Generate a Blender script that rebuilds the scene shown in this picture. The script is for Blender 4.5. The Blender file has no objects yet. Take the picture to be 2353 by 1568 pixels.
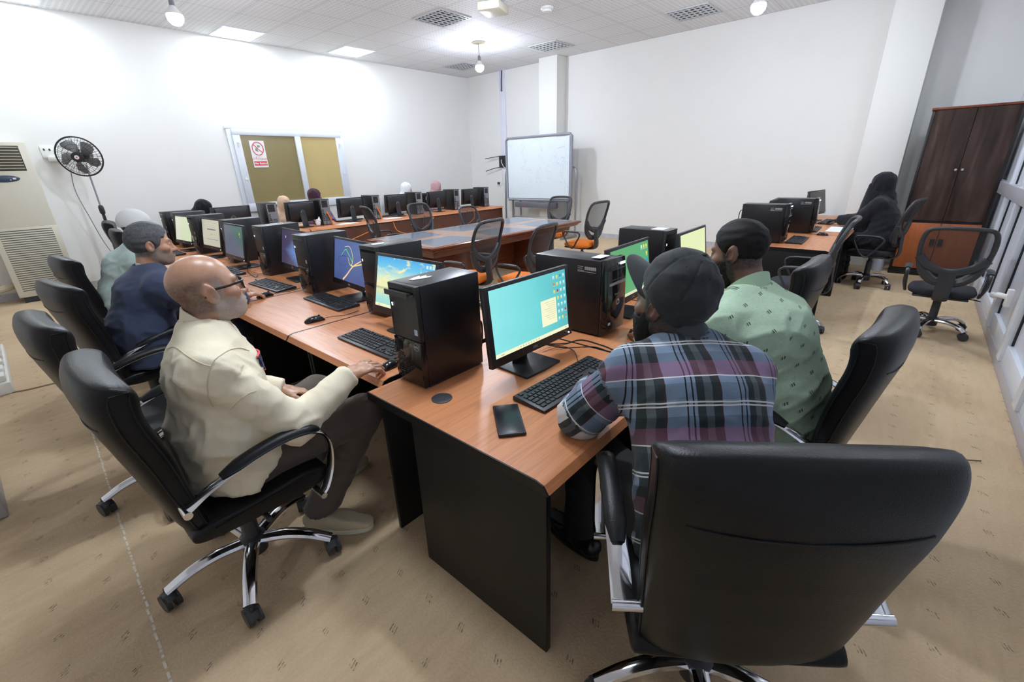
import bpy, bmesh, math, random
import numpy as np
from mathutils import Vector, Matrix

S = bpy.context.scene
COL = S.collection
rnd = random.Random(7)
PI = math.pi
R_ = math.radians

# ------------------------------------------------------------------ camera, world, exposure
cam = bpy.data.cameras.new('camera')
cam.sensor_width = 36.0
cam.lens = 1019.29 / 2353 * 36.0
cam.clip_start = 0.02
camo = bpy.data.objects.new('camera', cam)
COL.objects.link(camo)
_r = Vector((0.65584548, -0.75435322, -0.02859946))
_u = Vector((0.29254746, 0.21905507, 0.93082268))
_f = Vector((0.69590423, 0.61884254, -0.36435039))
camo.matrix_world = Matrix(((_r.x, _u.x, -_f.x, 0), (_r.y, _u.y, -_f.y, 0), (_r.z, _u.z, -_f.z, 1.6476), (0, 0, 0, 1)))
S.camera = camo
W = bpy.data.worlds.new('world')
S.world = W
W.use_nodes = True
W.node_tree.nodes['Background'].inputs[0].default_value = (0.75, 0.85, 1.0, 1)
W.node_tree.nodes['Background'].inputs[1].default_value = 0.3
S.view_settings.view_transform = 'Standard'
S.view_settings.look = 'None'
S.view_settings.exposure = 0.0
PB, PP = 500.0, 30.0   # lamp brightness: bulbs, ceiling panels
S.view_settings.gamma = 1
S.view_settings.use_curve_mapping = False

# ------------------------------------------------------------------ helpers
MATS = {}

def mat(name, col, rough=0.5, metal=0.0, spec=0.5, noise=0.0, nscale=30, bump=0.0, bscale=60, emit=None, estr=0, coat=0.0, alpha=1.0, trans=0.0):
    if name in MATS:
        return MATS[name]
    m = bpy.data.materials.new(name)
    m.use_nodes = True
    nt = m.node_tree
    b = nt.nodes['Principled BSDF']
    b.inputs['Base Color'].default_value = (*col, 1)
    b.inputs['Roughness'].default_value = rough
    b.inputs['Metallic'].default_value = metal
    b.inputs['Specular IOR Level'].default_value = spec
    b.inputs['Coat Weight'].default_value = coat
    b.inputs['Alpha'].default_value = alpha
    b.inputs['Transmission Weight'].default_value = trans
    if emit:
        b.inputs['Emission Color'].default_value = (*emit, 1)
        b.inputs['Emission Strength'].default_value = estr
    if noise or bump:
        tc = nt.nodes.new('ShaderNodeTexCoord')
    if noise:
        n = nt.nodes.new('ShaderNodeTexNoise')
        n.inputs['Scale'].default_value = nscale
        n.inputs['Detail'].default_value = 4
        nt.links.new(tc.outputs['Object'], n.inputs['Vector'])
        mx = nt.nodes.new('ShaderNodeMix')
        mx.data_type = 'RGBA'
        mx.inputs['A'].default_value = (*[c * (1 - noise) for c in col], 1)
        mx.inputs['B'].default_value = (*[min(1, c * (1 + noise)) for c in col], 1)
        nt.links.new(n.outputs['Fac'], mx.inputs['Factor'])
        nt.links.new(mx.outputs['Result'], b.inputs['Base Color'])
    if bump:
        n2 = nt.nodes.new('ShaderNodeTexNoise')
        n2.inputs['Scale'].default_value = bscale
        n2.inputs['Detail'].default_value = 5
        nt.links.new(tc.outputs['Object'], n2.inputs['Vector'])
        bp = nt.nodes.new('ShaderNodeBump')
        bp.inputs['Strength'].default_value = bump
        bp.inputs['Distance'].default_value = 0.01
        nt.links.new(n2.outputs['Fac'], bp.inputs['Height'])
        nt.links.new(bp.outputs['Normal'], b.inputs['Normal'])
    MATS[name] = m
    return m


class NB:
    """small node builder"""
    def __init__(s, m):
        s.nt = m.node_tree
    def n(s, t, **kw):
        nd = s.nt.nodes.new(t)
        for k, v in kw.items():
            setattr(nd, k, v)
        return nd
    def put(s, sock, v):
        if hasattr(v, 'is_output') or isinstance(v, bpy.types.NodeSocket):
            s.nt.links.new(v, sock)
        elif isinstance(v, (tuple, list)) and len(v) == 3 and sock.type == 'RGBA':
            sock.default_value = (*v, 1)
        else:
            sock.default_value = v
    def math(s, op, a, b=0.0, c=0.0):
        nd = s.n('ShaderNodeMath', operation=op)
        s.put(nd.inputs[0], a); s.put(nd.inputs[1], b); s.put(nd.inputs[2], c)
        return nd.outputs[0]
    def mix(s, f, a, b, blend='MIX'):
        nd = s.n('ShaderNodeMix', data_type='RGBA', blend_type=blend)
        s.put(nd.inputs['Factor'], f); s.put(nd.inputs['A'], a); s.put(nd.inputs['B'], b)
        return nd.outputs['Result']
    def noise(s, vec, scale, detail=4, dist=0.0):
        nd = s.n('ShaderNodeTexNoise')
        s.put(nd.inputs['Vector'], vec)
        nd.inputs['Scale'].default_value = scale; nd.inputs['Detail'].default_value = detail
        nd.inputs['Distortion'].default_value = dist
        return nd.outputs['Fac']
    def ramp(s, f, stops, const=False):
        nd = s.n('ShaderNodeValToRGB')
        cr = nd.color_ramp
        if const: cr.interpolation = 'CONSTANT'
        while len(cr.elements) < len(stops): cr.elements.new(0.5)
        for e, (p, c) in zip(cr.elements, stops):
            e.position = p; e.color = (*c, 1)
        s.put(nd.inputs['Fac'], f)
        return nd.outputs['Color']
    def coord(s, kind='Object'):
        return s.n('ShaderNodeTexCoord').outputs[kind]
    def sep(s, v):
        nd = s.n('ShaderNodeSeparateXYZ'); s.put(nd.inputs[0], v); return nd.outputs
    def comb(s, x, y, z):
        nd = s.n('ShaderNodeCombineXYZ'); s.put(nd.inputs[0], x); s.put(nd.inputs[1], y); s.put(nd.inputs[2], z); return nd.outputs[0]
    def mapping(s, v, scale=(1, 1, 1), rot=(0, 0, 0), loc=(0, 0, 0)):
        nd = s.n('ShaderNodeMapping'); s.put(nd.inputs['Vector'], v)
        nd.inputs['Scale'].default_value = scale; nd.inputs['Rotation'].default_value = rot; nd.inputs['Location'].default_value = loc
        return nd.outputs[0]
    def bump(s, h, strength=0.3, dist=0.01):
        nd = s.n('ShaderNodeBump'); nd.inputs['Strength'].default_value = strength; nd.inputs['Distance'].default_value = dist
        s.put(nd.inputs['Height'], h); return nd.outputs[0]
    def bsdf(s):
        return s.nt.nodes['Principled BSDF']


class MB:
    """mesh builder: collects shapes into one mesh"""
    def __init__(s):
        s.v = []; s.f = []; s.m = []; s.mi = 0
    def add(s, vs, fs, T=None):
        o = len(s.v)
        if T is not None:
            vs = [T @ Vector(p) for p in vs]
        s.v += [tuple(p) for p in vs]
        s.f += [tuple(i + o for i in f) for f in fs]
        s.m += [s.mi] * len(fs)
        return s
    def box(s, lo, hi, T=None):
        x0, y0, z0 = lo; x1, y1, z1 = hi
        vs = [(x0, y0, z0), (x1, y0, z0), (x1, y1, z0), (x0, y1, z0), (x0, y0, z1), (x1, y0, z1), (x1, y1, z1), (x0, y1, z1)]
        fs = [(0, 3, 2, 1), (4, 5, 6, 7), (0, 1, 5, 4), (1, 2, 6, 5), (2, 3, 7, 6), (3, 0, 4, 7)]
        return s.add(vs, fs, T)
    def cbox(s, c, d, T=None):
        return s.box([c[i] - d[i] / 2 for i in range(3)], [c[i] + d[i] / 2 for i in range(3)], T)
    def quad(s, a, b, c, d, T=None):
        return s.add([a, b, c, d], [(0, 1, 2, 3)], T)
    def poly(s, pts, T=None):
        return s.add(pts, [tuple(range(len(pts)))], T)
    def prism(s, pts, axis, lo, hi, T=None):
        n = len(pts); vs = []
        for h in (lo, hi):
            for (a, b) in pts:
                vs.append((h, a, b) if axis == 0 else (a, h, b) if axis == 1 else (a, b, h))
        fs = [tuple(range(n))[::-1], tuple(range(n, 2 * n))] + [(i, (i + 1) % n, n + (i + 1) % n, n + i) for i in range(n)]
        return s.add(vs, fs, T)
    def loft(s, rings, closed=True, caps=True, T=None):
        n = len(rings[0]); vs = [p for r in rings for p in r]; fs = []
        for k in range(len(rings) - 1):
            for i in range(n if closed else n - 1):
                j = (i + 1) % n
                fs.append((k * n + i, k * n + j, (k + 1) * n + j, (k + 1) * n + i))
        if caps and closed:
            fs.append(tuple(range(n))[::-1]); fs.append(tuple(range((len(rings) - 1) * n, len(rings) * n)))
        return s.add(vs, fs, T)
    def tube(s, pts, r, n=8, closed=False, ry=None, up=None, T=None, caps=True):
        P = [Vector(p) for p in pts]; L = len(P)
        rs = r if isinstance(r, (list, tuple)) else [r] * L
        rys = ry if isinstance(ry, (list, tuple)) else ([ry] * L if ry else rs)
        rings = []; prev = None
        for i in range(L):
            if closed: t = P[(i + 1) % L] - P[i - 1]
            else: t = P[min(i + 1, L - 1)] - P[max(i - 1, 0)]
            t.normalize()
            if up is not None: a = Vector(up)
            elif prev is None: a = Vector((0, 0, 1)) if abs(t.z) < 0.9 else Vector((1, 0, 0))
            else: a = prev
            a = a - t * a.dot(t)
            if a.length < 1e-6: a = t.orthogonal()
            a.normalize(); prev = a; b = t.cross(a)
            rings.append([P[i] + a * (rys[i] * math.sin(2 * PI * k / n)) + b * (rs[i] * math.cos(2 * PI * k / n)) for k in range(n)])
        if closed:
            rings.append(rings[0]); return s.loft(rings, True, False, T)
        return s.loft(rings, True, caps, T)
    def lathe(s, prof, n=20, T=None):
        rings = [[(r * math.cos(2 * PI * k / n), r * math.sin(2 * PI * k / n), z) for k in range(n)] for r, z in prof]
        return s.loft(rings, True, True, T)
    def cyl(s, a, b, r, n=16, T=None, r2=None):
        return s.tube([a, b], [r, r if r2 is None else r2], n, T=T)
    def ball(s, c, r, n=16, T=None):
        rr = r if isinstance(r, (tuple, list)) else (r, r, r)
        rings = []
        for i in range(1, n // 2):
            th = PI * i / (n // 2)
            rings.append([(c[0] + rr[0] * math.sin(th) * math.cos(2 * PI * k / n), c[1] + rr[1] * math.sin(th) * math.sin(2 * PI * k / n), c[2] - rr[2] * math.cos(th)) for k in range(n)])
        return s.loft(rings, True, True, T)
    def build(s, name, mats, parent=None, bevel=0.0, seg=2, angle=35, sub=0):
        me = bpy.data.meshes.new(name)
        me.from_pydata(s.v, [], s.f)
        if not isinstance(mats, (list, tuple)): mats = [mats]
        for m in mats: me.materials.append(m)
        if len(mats) > 1: me.polygons.foreach_set('material_index', s.m)
        bm = bmesh.new(); bm.from_mesh(me)
        bmesh.ops.recalc_face_normals(bm, faces=bm.faces)
        if bevel:
            es = [e for e in bm.edges if len(e.link_faces) == 2 and e.calc_face_angle(0) > R_(30)]
            bmesh.ops.bevel(bm, geom=es, offset=bevel, segments=seg, profile=0.5, affect='EDGES', clamp_overlap=True)
        bm.to_mesh(me); bm.free()
        me.polygons.foreach_set('use_smooth', [True] * len(me.polygons))
        me.set_sharp_from_angle(angle=R_(angle))
        o = bpy.data.objects.new(name, me)
        COL.objects.link(o)
        if parent: o.parent = parent
        if sub:
            md = o.modifiers.new('subdivision', 'SUBSURF'); md.levels = sub; md.render_levels = sub
        return o


def tag(o, label=None, cat=None, group=None, kind=None):
    if label: o['label'] = label
    if cat: o['category'] = cat
    if group: o['group'] = group
    if kind: o['kind'] = kind
    return o


def empty(name, loc=(0, 0, 0), rz=0.0, label=None, cat=None, group=None):
    o = bpy.data.objects.new(name, None)
    o.empty_display_size = 0.1
    COL.objects.link(o)
    o.location = loc; o.rotation_euler = (0, 0, rz)
    return tag(o, label, cat, group)


def copy_tree(o, parent=None):
    c = o.copy(); COL.objects.link(c)
    if parent: c.parent = parent
    for ch in list(o.children): copy_tree(ch, c)
    return c


def struct(o):
    o['kind'] = 'structure'; return o


def spline(pts, n=8, closed=False):
    P = [np.array(p, float) for p in pts]; out = []; L = len(P)
    for i in range(L if closed else L - 1):
        p0 = P[(i - 1) % L] if closed or i > 0 else 2 * P[0] - P[1]
        p1 = P[i]; p2 = P[(i + 1) % L]
        p3 = P[(i + 2) % L] if closed or i + 2 < L else 2 * P[-1] - P[-2]
        for k in range(n):
            t = k / n
            out.append(tuple(0.5 * (2 * p1 + (p2 - p0) * t + (2 * p0 - 5 * p1 + 4 * p2 - p3) * t * t + (3 * p1 - p0 - 3 * p2 + p3) * t ** 3)))
    if not closed: out.append(tuple(P[-1]))
    return out


def text_mesh(txt, size, T, name, m, parent, align='CENTER', extrude=0.0004, font_bold=False):
    cu = bpy.data.curves.new(name, 'FONT')
    cu.body = txt; cu.size = size; cu.align_x = align; cu.align_y = 'CENTER'; cu.extrude = extrude; cu.resolution_u = 3
    if font_bold: cu.offset = size * 0.02
    ob = bpy.data.objects.new(name, cu)
    me = bpy.data.meshes.new_from_object(ob)
    bpy.data.objects.remove(ob)
    me.transform(T)
    me.materials.clear(); me.materials.append(m)
    o = bpy.data.objects.new(name, me); COL.objects.link(o)
    if parent: o.parent = parent
    return o


def frame(o, x, y):
    """matrix with given origin and x,y axes"""
    x = Vector(x).normalized(); y = Vector(y).normalized(); z = x.cross(y)
    return Matrix(((x.x, y.x, z.x, o[0]), (x.y, y.y, z.y, o[1]), (x.z, y.z, z.z, o[2]), (0, 0, 0, 1)))


# ------------------------------------------------------------------ materials
def wood(name, c1, c2, axis=1, rough=0.35, sc=1.0):
    m = mat(name, c1, rough)
    b = NB(m); co = b.coord()
    st = [14 * sc, 14 * sc, 14 * sc]; st[axis] = 1.1 * sc
    v = b.mapping(co, scale=st)
    n1 = b.noise(v, 2.2, 6, 1.2)
    st2 = [120, 120, 120]; st2[axis] = 4
    n2 = b.noise(b.mapping(co, scale=st2), 1.0, 2)
    f = b.math('ADD', b.math('MULTIPLY', n1, 0.75), b.math('MULTIPLY', n2, 0.3))
    col = b.ramp(f, [(0.3, c2), (0.52, c1), (0.75, tuple(min(1, c * 1.15) for c in c1))])
    b.put(b.bsdf().inputs['Base Color'], col)
    return m


WALL = mat('wall_paint', (0.80, 0.79, 0.765), 0.75, noise=0.02, nscale=3, bump=0.04, bscale=90)
WOODX = wood('cherry_laminate_lengthwise', (0.56, 0.222, 0.092), (0.43, 0.155, 0.060), 0)
WOODY = wood('cherry_laminate_crosswise', (0.56, 0.222, 0.092), (0.43, 0.155, 0.060), 1)
WOODD = wood('mahogany', (0.16, 0.040, 0.018), (0.085, 0.020, 0.010), 0, 0.22)
WOODP = wood('brown_panel', (0.11, 0.037, 0.018), (0.075, 0.025, 0.013), 2, 0.45)
BLK = mat('black_laminate', (0.009, 0.0087, 0.009), 0.4, spec=0.32, noise=0.25, nscale=6)
PLA = mat('black_plastic', (0.016, 0.016, 0.019), 0.42, bump=0.05, bscale=300)
PLAG = mat('glossy_black_plastic', (0.012, 0.011, 0.012), 0.08)
STEEL = mat('black_steel_case', (0.009, 0.009, 0.011), 0.34, spec=0.5, bump=0.03, bscale=400)
KEY = mat('black_keycap', (0.022, 0.023, 0.027), 0.45)
LEA = mat('black_leather', (0.0075, 0.0075, 0.0085), 0.36, spec=0.26, noise=0.2, nscale=12, bump=0.12, bscale=260)
CHR = mat('chrome', (0.72, 0.73, 0.76), 0.12, 1.0)
GRY = mat('grey_metal', (0.33, 0.34, 0.36), 0.35, 0.7)
ALU = mat('white_aluminium', (0.70, 0.73, 0.79), 0.35, noise=0.04, nscale=8)
ALUG = mat('grey_aluminium', (0.47, 0.46, 0.50), 0.4, 0.2)
WHT = mat('white_plastic', (0.80, 0.80, 0.78), 0.45)
CREAM = mat('cream_plastic', (0.66, 0.62, 0.50), 0.4, noise=0.03, nscale=5)
PAPER = mat('white_paper', (0.85, 0.85, 0.84), 0.8)
ORG = mat('orange_fabric', (0.83, 0.20, 0.012), 0.85, noise=0.15, nscale=60, bump=0.2, bscale=500)
FABB = mat('black_fabric', (0.018, 0.018, 0.024), 0.9, bump=0.2, bscale=500)
GRAYP = mat('dark_grey_plastic', (0.035, 0.037, 0.042), 0.4)
MESHF = mat('translucent_black_netting', (0.03, 0.03, 0.035), 0.8, alpha=0.62)
ORANGEC = mat('orange_cable', (0.75, 0.20, 0.03), 0.5)
CABLE = mat('black_cable', (0.012, 0.012, 0.012), 0.5)
LOGO = mat('silver_logo', (0.5, 0.5, 0.5), 0.35, 0.6)
RED = mat('red_print', (0.65, 0.03, 0.03), 0.6)

# ------------------------------------------------------------------ room shell
XB, YA, YC, X0, ZC = 9.62, 9.90, -0.80, -2.2, 3.93


def carpet():
    m = mat('brown_carpet', (0.46, 0.31, 0.18), 0.95)
    b = NB(m); co = b.coord()
    s = b.sep(co)
    big = b.noise(co, 1.1, 5, 0.5); fine = b.noise(co, 90, 4); mid = b.noise(b.mapping(co, scale=(3, 14, 1)), 1.6, 4, 0.4)
    base = b.ramp(b.math('ADD', b.math('MULTIPLY', big, 0.7), b.math('MULTIPLY', mid, 0.3)), [(0.3, (0.50, 0.36, 0.22)), (0.5, (0.64, 0.475, 0.30)), (0.72, (0.73, 0.56, 0.37))])
    base = b.mix(b.math('MULTIPLY', fine, 0.35), base, (0.25, 0.15, 0.08), 'MIX')
    # rows of three short dark dashes
    nz = b.math('MULTIPLY', b.math('SUBTRACT', b.noise(co, 22, 2), 0.5), 0.016)
    u = b.math('SUBTRACT', b.math('WRAP', b.math('ADD', s[0], 0.034), 0.172, 0.0), 0.086)
    v = b.math('SUBTRACT', b.math('WRAP', b.math('ADD', s[1], 0.1045), 0.195, 0.0), 0.0975)
    v = b.math('ADD', v, nz)
    v = b.math('SUBTRACT', v, b.math('MULTIPLY', u, 0.5))
    inu = b.math('LESS_THAN', b.math('ABSOLUTE', u), b.math('ADD', 0.008, b.math('MULTIPLY', b.noise(co, 70, 2), 0.011)))
    inv = b.math('LESS_THAN', b.math('ABSOLUTE', v), 0.0165)
    st = b.math('GREATER_THAN', b.math('SINE', b.math('ADD', b.math('MULTIPLY', v, 2 * PI / 0.0115), PI / 2)), 0.25)
    mk = b.math('MULTIPLY', b.math('MULTIPLY', inu, inv), st)
    mk = b.math('MULTIPLY', mk, b.ramp(b.noise(co, 60, 3), [(0.38, (0, 0, 0)), (0.6, (1, 1, 1))]))
    base = b.mix(b.math('MULTIPLY', mk, 0.78), base, (0.06, 0.045, 0.04))
    # sparse specks of dirt
    sp = b.ramp(b.noise(co, 38, 2), [(0.77, (0, 0, 0)), (0.80, (1, 1, 1))])
    base = b.mix(b.math('MULTIPLY', sp, 0.5), base, (0.10, 0.06, 0.035))
    b.put(b.bsdf().inputs['Base Color'], base)
    b.put(b.bsdf().inputs['Normal'], b.bump(b.math('ADD', fine, b.math('MULTIPLY', b.noise(co, 6, 3), 1.2)), 0.35, 0.012))
    return m


struct(MB().box((X0 - 0.1, YC - 0.1, -0.1), (XB + 0.1, YA + 0.1, 0)).build('floor', carpet()))
struct(MB().box((X0 - 0.1, YA, 0), (XB + 0.1, YA + 0.1, ZC)).build('wall_left', WALL))
wb_ = MB().box((XB, YC - 0.1, 0), (XB + 0.1, YA, ZC))
struct(wb_.build('wall_back', WALL))
struct(MB().box((X0 - 0.1, YC - 0.1, 0), (X0, YA, ZC)).build('wall_rear', WALL))
# columns standing out of the back wall
PILL = mat('column_paint', (0.79, 0.78, 0.74), 0.75, bump=0.04, bscale=90)
struct(MB().box((9.27, 6.66, 0), (XB, 7.17, ZC)).build('trim_1', PILL, bevel=0.004))
struct(MB().box((9.10, 0.29, 0), (XB, 0.82, ZC)).build('trim_2', PILL, bevel=0.004))
STONE = mat('grey_skirting_stone', (0.50, 0.50, 0.53), 0.4, noise=0.25, nscale=14)
struct(MB().box((XB - 0.02, 0.82, 0), (XB, 6.66, 0.11)).box((XB - 0.02, 7.17, 0), (XB, YA, 0.11)).build('baseboard_back', STONE))
struct(MB().box((X0, YA - 0.02, 0), (XB, YA, 0.11)).build('baseboard_left', STONE))


def ceiling_mat():
    m = mat('ceiling_tiles', (0.72, 0.72, 0.73), 0.7)
    b = NB(m); s = b.sep(b.coord())
    def cell(x, p, o):
        return b.math('SUBTRACT', b.math('WRAP', b.math('SUBTRACT', x, o), p, 0.0), p / 2)
    cx = cell(s[0], 0.69, 5.465); cy = cell(s[1], 0.75, 9.075)
    gx = b.math('GREATER_THAN', b.math('ABSOLUTE', cx), 0.337); gy = b.math('GREATER_THAN', b.math('ABSOLUTE', cy), 0.367)
    g = b.math('MAXIMUM', gx, gy)
    # little raised squares inside every tile
    dx = b.math('GREATER_THAN', b.math('ABSOLUTE', cell(s[0], 0.069, 5.465)), 0.021)
    dy = b.math('GREATER_THAN', b.math('ABSOLUTE', cell(s[1], 0.075, 9.075)), 0.023)
    d = b.math('MAXIMUM', dx, dy)
    n = b.noise(b.coord(), 1.2, 2)
    plain = b.math('GREATER_THAN', b.n('ShaderNodeTexWhiteNoise', noise_dimensions='2D').outputs[0], 2.0)
    c = b.mix(d, (0.66, 0.665, 0.69), (0.79, 0.795, 0.81))
    c = b.mix(g, c, (0.58, 0.58, 0.60))
    c = b.mix(b.math('MULTIPLY', n, 0.12), c, (0.6, 0.6, 0.62))
    b.put(b.bsdf().inputs['Base Color'], c)
    b.put(b.bsdf().inputs['Normal'], b.bump(b.math('SUBTRACT', d, b.math('MULTIPLY', g, 1.5)), 0.25, 0.006))
    return m


struct(MB().box((X0 - 0.1, YC - 0.1, ZC), (XB + 0.1, YA + 0.1, ZC + 0.1)).build('ceiling', ceiling_mat()))

# ---- left wall: wide white aluminium window with brown blind behind frosted glass
wx0, wx1, wz0, wz1 = 3.44, 5.62, 0.98, 2.46
fr = MB()
y1 = YA - 0.055
fr.box((wx0 - 0.10, YA - 0.03, wz1), (wx1 + 0.06, YA, wz1 + 0.055))
fr.box((wx0 - 0.08, YA - 0.03, wz0 - 0.1), (wx0, YA, wz1)).box((wx1, YA - 0.03, wz0 - 0.1), (wx1 + 0.06, YA, wz1))
fr.box((wx0, y1, wz1 - 0.10), (wx1, YA, wz1)).box((wx0, y1, wz0), (wx1, YA, wz0 + 0.16))
fr.box((wx0, y1, wz0 + 0.16), (wx0 + 0.13, YA, wz1 - 0.1)).box((wx1 - 0.13, y1, wz0 + 0.16), (wx1, YA, wz1 - 0.1))
win = struct(fr.build('window_1', ALU, bevel=0.006))
xm = 4.62
MB().box((xm - 0.02, y1 - 0.012, wz0 + 0.16), (xm + 0.09, YA - 0.01, wz1 - 0.1)).build('window_mullion', ALU, win, bevel=0.006)
GLB = mat('brown_frosted_glass_left', (0.27, 0.215, 0.095), 0.22, noise=0.10, nscale=2.2)
GLB2 = mat('brown_frosted_glass_right', (0.52, 0.40, 0.17), 0.22, noise=0.08, nscale=2.0)
MB().box((wx0 + 0.12, YA - 0.03, wz0 + 0.15), (xm, YA - 0.012, wz1 - 0.09)).build('window_pane', GLB, win)
MB().box((xm + 0.05, YA - 0.036, wz0 + 0.15), (wx1 - 0.12, YA - 0.012, wz1 - 0.09)).build('window_pane', GLB2, win)
for (hx, hz) in ((wx0 + 0.07, 2.2), (wx0 + 0.07, 1.55), (wx1 - 0.06, 2.2), (wx1 - 0.06, 1.6)):
    MB().box((hx - 0.02, y1 - 0.012, hz - 0.05), (hx, y1, hz + 0.05)).box((hx - 0.02, y1 - 0.03, hz + 0.02), (hx + 0.03, y1 - 0.01, hz + 0.035)).build('window_latch', WHT, win)

# no eating sign stuck on the pane
sg = empty('prohibition_sign', (3.845, YA - 0.038, 2.03), 0, 'white no eating sign with a red crossed circle on the window pane', 'sign')
MB().box((-0.135, 0, -0.24), (0.135, 0.004, 0.24)).build('sign_board', PAPER, sg)
rg = MB()
rg.tube([(0.10 * math.cos(a), -0.002, 0.10 + 0.115 * math.sin(a)) for a in np.linspace(0, 2 * PI, 33)[:-1]], 0.007, 6, closed=True)
rg.cbox((0, -0.002, 0), (0.2, 0.003, 0.012), Matrix.Translation((0, 0, 0.10)) @ Matrix.Rotation(R_(45), 4, 'Y'))
rg.build('prohibition_ring', RED, sg)
pic = MB().cbox((0.02, -0.001, 0.14), (0.05, 0.002, 0.04)).cbox((-0.03, -0.001, 0.08), (0.04, 0.002, 0.05)).cbox((-0.01, -0.001, 0.06), (0.012, 0.002, 0.05))
pic.build('burger_and_drink_picture', mat('grey_green_print', (0.25, 0.3, 0.25), 0.6), sg)
MB().box((-0.12, -0.003, -0.205), (0.12, -0.001, -0.13)).build('red_caption_band', RED, sg)
text_mesh('No Eating', 0.058, frame((0, -0.0045, -0.167), (1, 0, 0), (0, 0, 1)), 'sign_lettering', PAPER, sg, font_bold=True)
text_mesh('\u0645\u0645\u0646\u0648\u0639 \u0627\u0644\u0623\u0643\u0644'[::-1], 0.05, frame((0, -0.003, -0.075), (1, 0, 0), (0, 0, 1)), 'sign_arabic_lettering', RED, sg)

# ---- right aluminium partition, frosted white panels
FROST = mat('frosted_white_panel', (0.62, 0.63, 0.70), 0.3, noise=0.05, nscale=2)
RUBB = mat('black_gasket', (0.008, 0.008, 0.01), 0.5)
pt = MB()
pt.box((X0, YC - 0.05, 0), (XB, YC + 0.02, 0.10)).box((X0, YC - 0.05, 1.17), (8.6, YC + 0.05, 1.31)).box((X0, YC - 0.05, 3.78), (XB, YC + 0.02, ZC))
pw = struct(pt.build('wall_right', ALUG, bevel=0.004))
xs = [9.55, 7.85, 6.95, 6.05, 5.02, 4.02, 3.0, 2.0, 1.0, 0.0, -1.0, -2.1]
mu = MB()
for x in xs:
    mu.box((x - 0.06, YC - 0.04, 0.10), (x + 0.06, YC + 0.035, 3.78))
for a, b2 in zip(xs[1:], xs[:-1]):
    mu.box((a + 0.06, YC - 0.03, 0.10), (b2 - 0.06, YC + 0.012, 0.24))
mu.build('partition_frame', ALU, pw, bevel=0.004)
ru = MB(); gl = MB()
for a, b2 in zip(xs[1:], xs[:-1]):
    for x in (a + 0.06, b2 - 0.08): ru.box((x, YC - 0.03, 0.24), (x + 0.02, YC - 0.004, 1.17)); ru.box((x, YC - 0.03, 1.31), (x + 0.02, YC - 0.004, 3.78))
    gl.box((a + 0.07, YC - 0.03, 0.24), (b2 - 0.07, YC - 0.018, 1.17))
    gl.box((a + 0.07, YC - 0.03, 1.31), (b2 - 0.07, YC - 0.018, 3.78))
ru.build('partition_gasket', RUBB, pw); gl.build('partition_panel', FROST, pw)
hd = MB().box((5.3, YC + 0.035, 0.46), (5.36, YC + 0.07, 0.60)).tube(spline([(5.33, YC + 0.05, 0.53), (5.36, YC + 0.11, 0.54), (5.5, YC + 0.12, 0.5), (5.56, YC + 0.12, 0.5)], 5), 0.022, 8)
hd.build('partition_handle', WHT, pw, bevel=0.003)

# ------------------------------------------------------------------ lamps
BULB = mat('glowing_bulb', (1, 1, 1), 0.3, emit=(0.84, 0.92, 1.06), estr=PB)
def bulb(x, y, z, label, rose=True):
    t = empty('pendant_bulb', (x, y, ZC), 0, label, 'lamp', 'bare bulbs on ceiling cords')
    if rose: MB().lathe([(0.13, 0), (0.13, -0.012), (0.10, -0.02), (0.03, -0.025)], 24).build('ceiling_rose', mat('yellowed_rose', (0.60, 0.56, 0.42), 0.6), t)
    d = z - ZC
    MB().cyl((0, 0, 0), (0, 0, d + 0.15), 0.006, 8).build('cord', mat('grey_cord', (0.25, 0.25, 0.27), 0.6), t)
    MB().lathe([(0.012, d + 0.17), (0.026, d + 0.15), (0.028, d + 0.085), (0.03, d + 0.08)], 16).build('bulb_holder', mat('grey_holder', (0.18, 0.18, 0.2), 0.5), t)
    MB().lathe([(0.020, d + 0.085), (0.04, d + 0.06), (0.066, d + 0.02), (0.079, d - 0.005), (0.079, d - 0.006), (0.01, d - 0.006)], 24).build('bulb_collar', WHT, t)
    MB().lathe([(0.01, d - 0.008), (0.080, d - 0.008), (0.084, d - 0.03), (0.076, d - 0.07), (0.045, d - 0.105), (0.008, d - 0.117)], 24).build('bulb', BULB, t)


bulb(7.26, 7.09, 3.54, 'glowing bare bulb on a cord near the far corner')
bulb(2.10, 6.90, 3.40, 'glowing bare bulb hanging near the left wall, leftmost bulb')
bulb(6.85, 1.95, 3.40, 'glowing bare bulb near the right end of the back wall, at top edge')
PANEL = mat('glowing_panel', (1, 1, 1), 0.4, emit=(0.86, 0.98, 1.04), estr=PP)
for (x, y, lb) in ((3.76, 9.45, 'square glowing ceiling panel, the nearer full one along the left wall'), (5.84, 9.30, 'square glowing ceiling panel, the farther one along the left wall'), (1.0, 9.40, 'square glowing ceiling panel cut by the top left frame corner'), (1.1, 2.0, 'unseen square glowing ceiling panel added to light the front desks'), (6.4, -0.25, 'unseen square glowing ceiling panel added to brighten the right side')):  # last two are unseen, added to brighten front desks and right side
    t = empty('ceiling_light_panel', (x, y, ZC), 0, lb, 'lamp', 'glowing ceiling panels')
    MB().box((-0.34, -0.36, -0.012), (-0.31, 0.36, 0)).box((0.31, -0.36, -0.012), (0.34, 0.36, 0)).box((-0.31, -0.36, -0.012), (0.31, -0.33, 0)).box((-0.31, 0.33, -0.012), (0.31, 0.36, 0)).build('panel_frame', ALU, t)
    MB().box((-0.31, -0.33, -0.008), (0.31, 0.33, -0.004)).build('diffuser', PANEL, t)
# two further bulbs of the same row hang behind the photographer's view
bulb(4.62, 4.46, 3.66, 'glowing bare bulb over the meeting table, just above the frame')
bulb(2.05, 1.80, 3.40, 'glowing bare bulb above the front desks, out of the frame')

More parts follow.
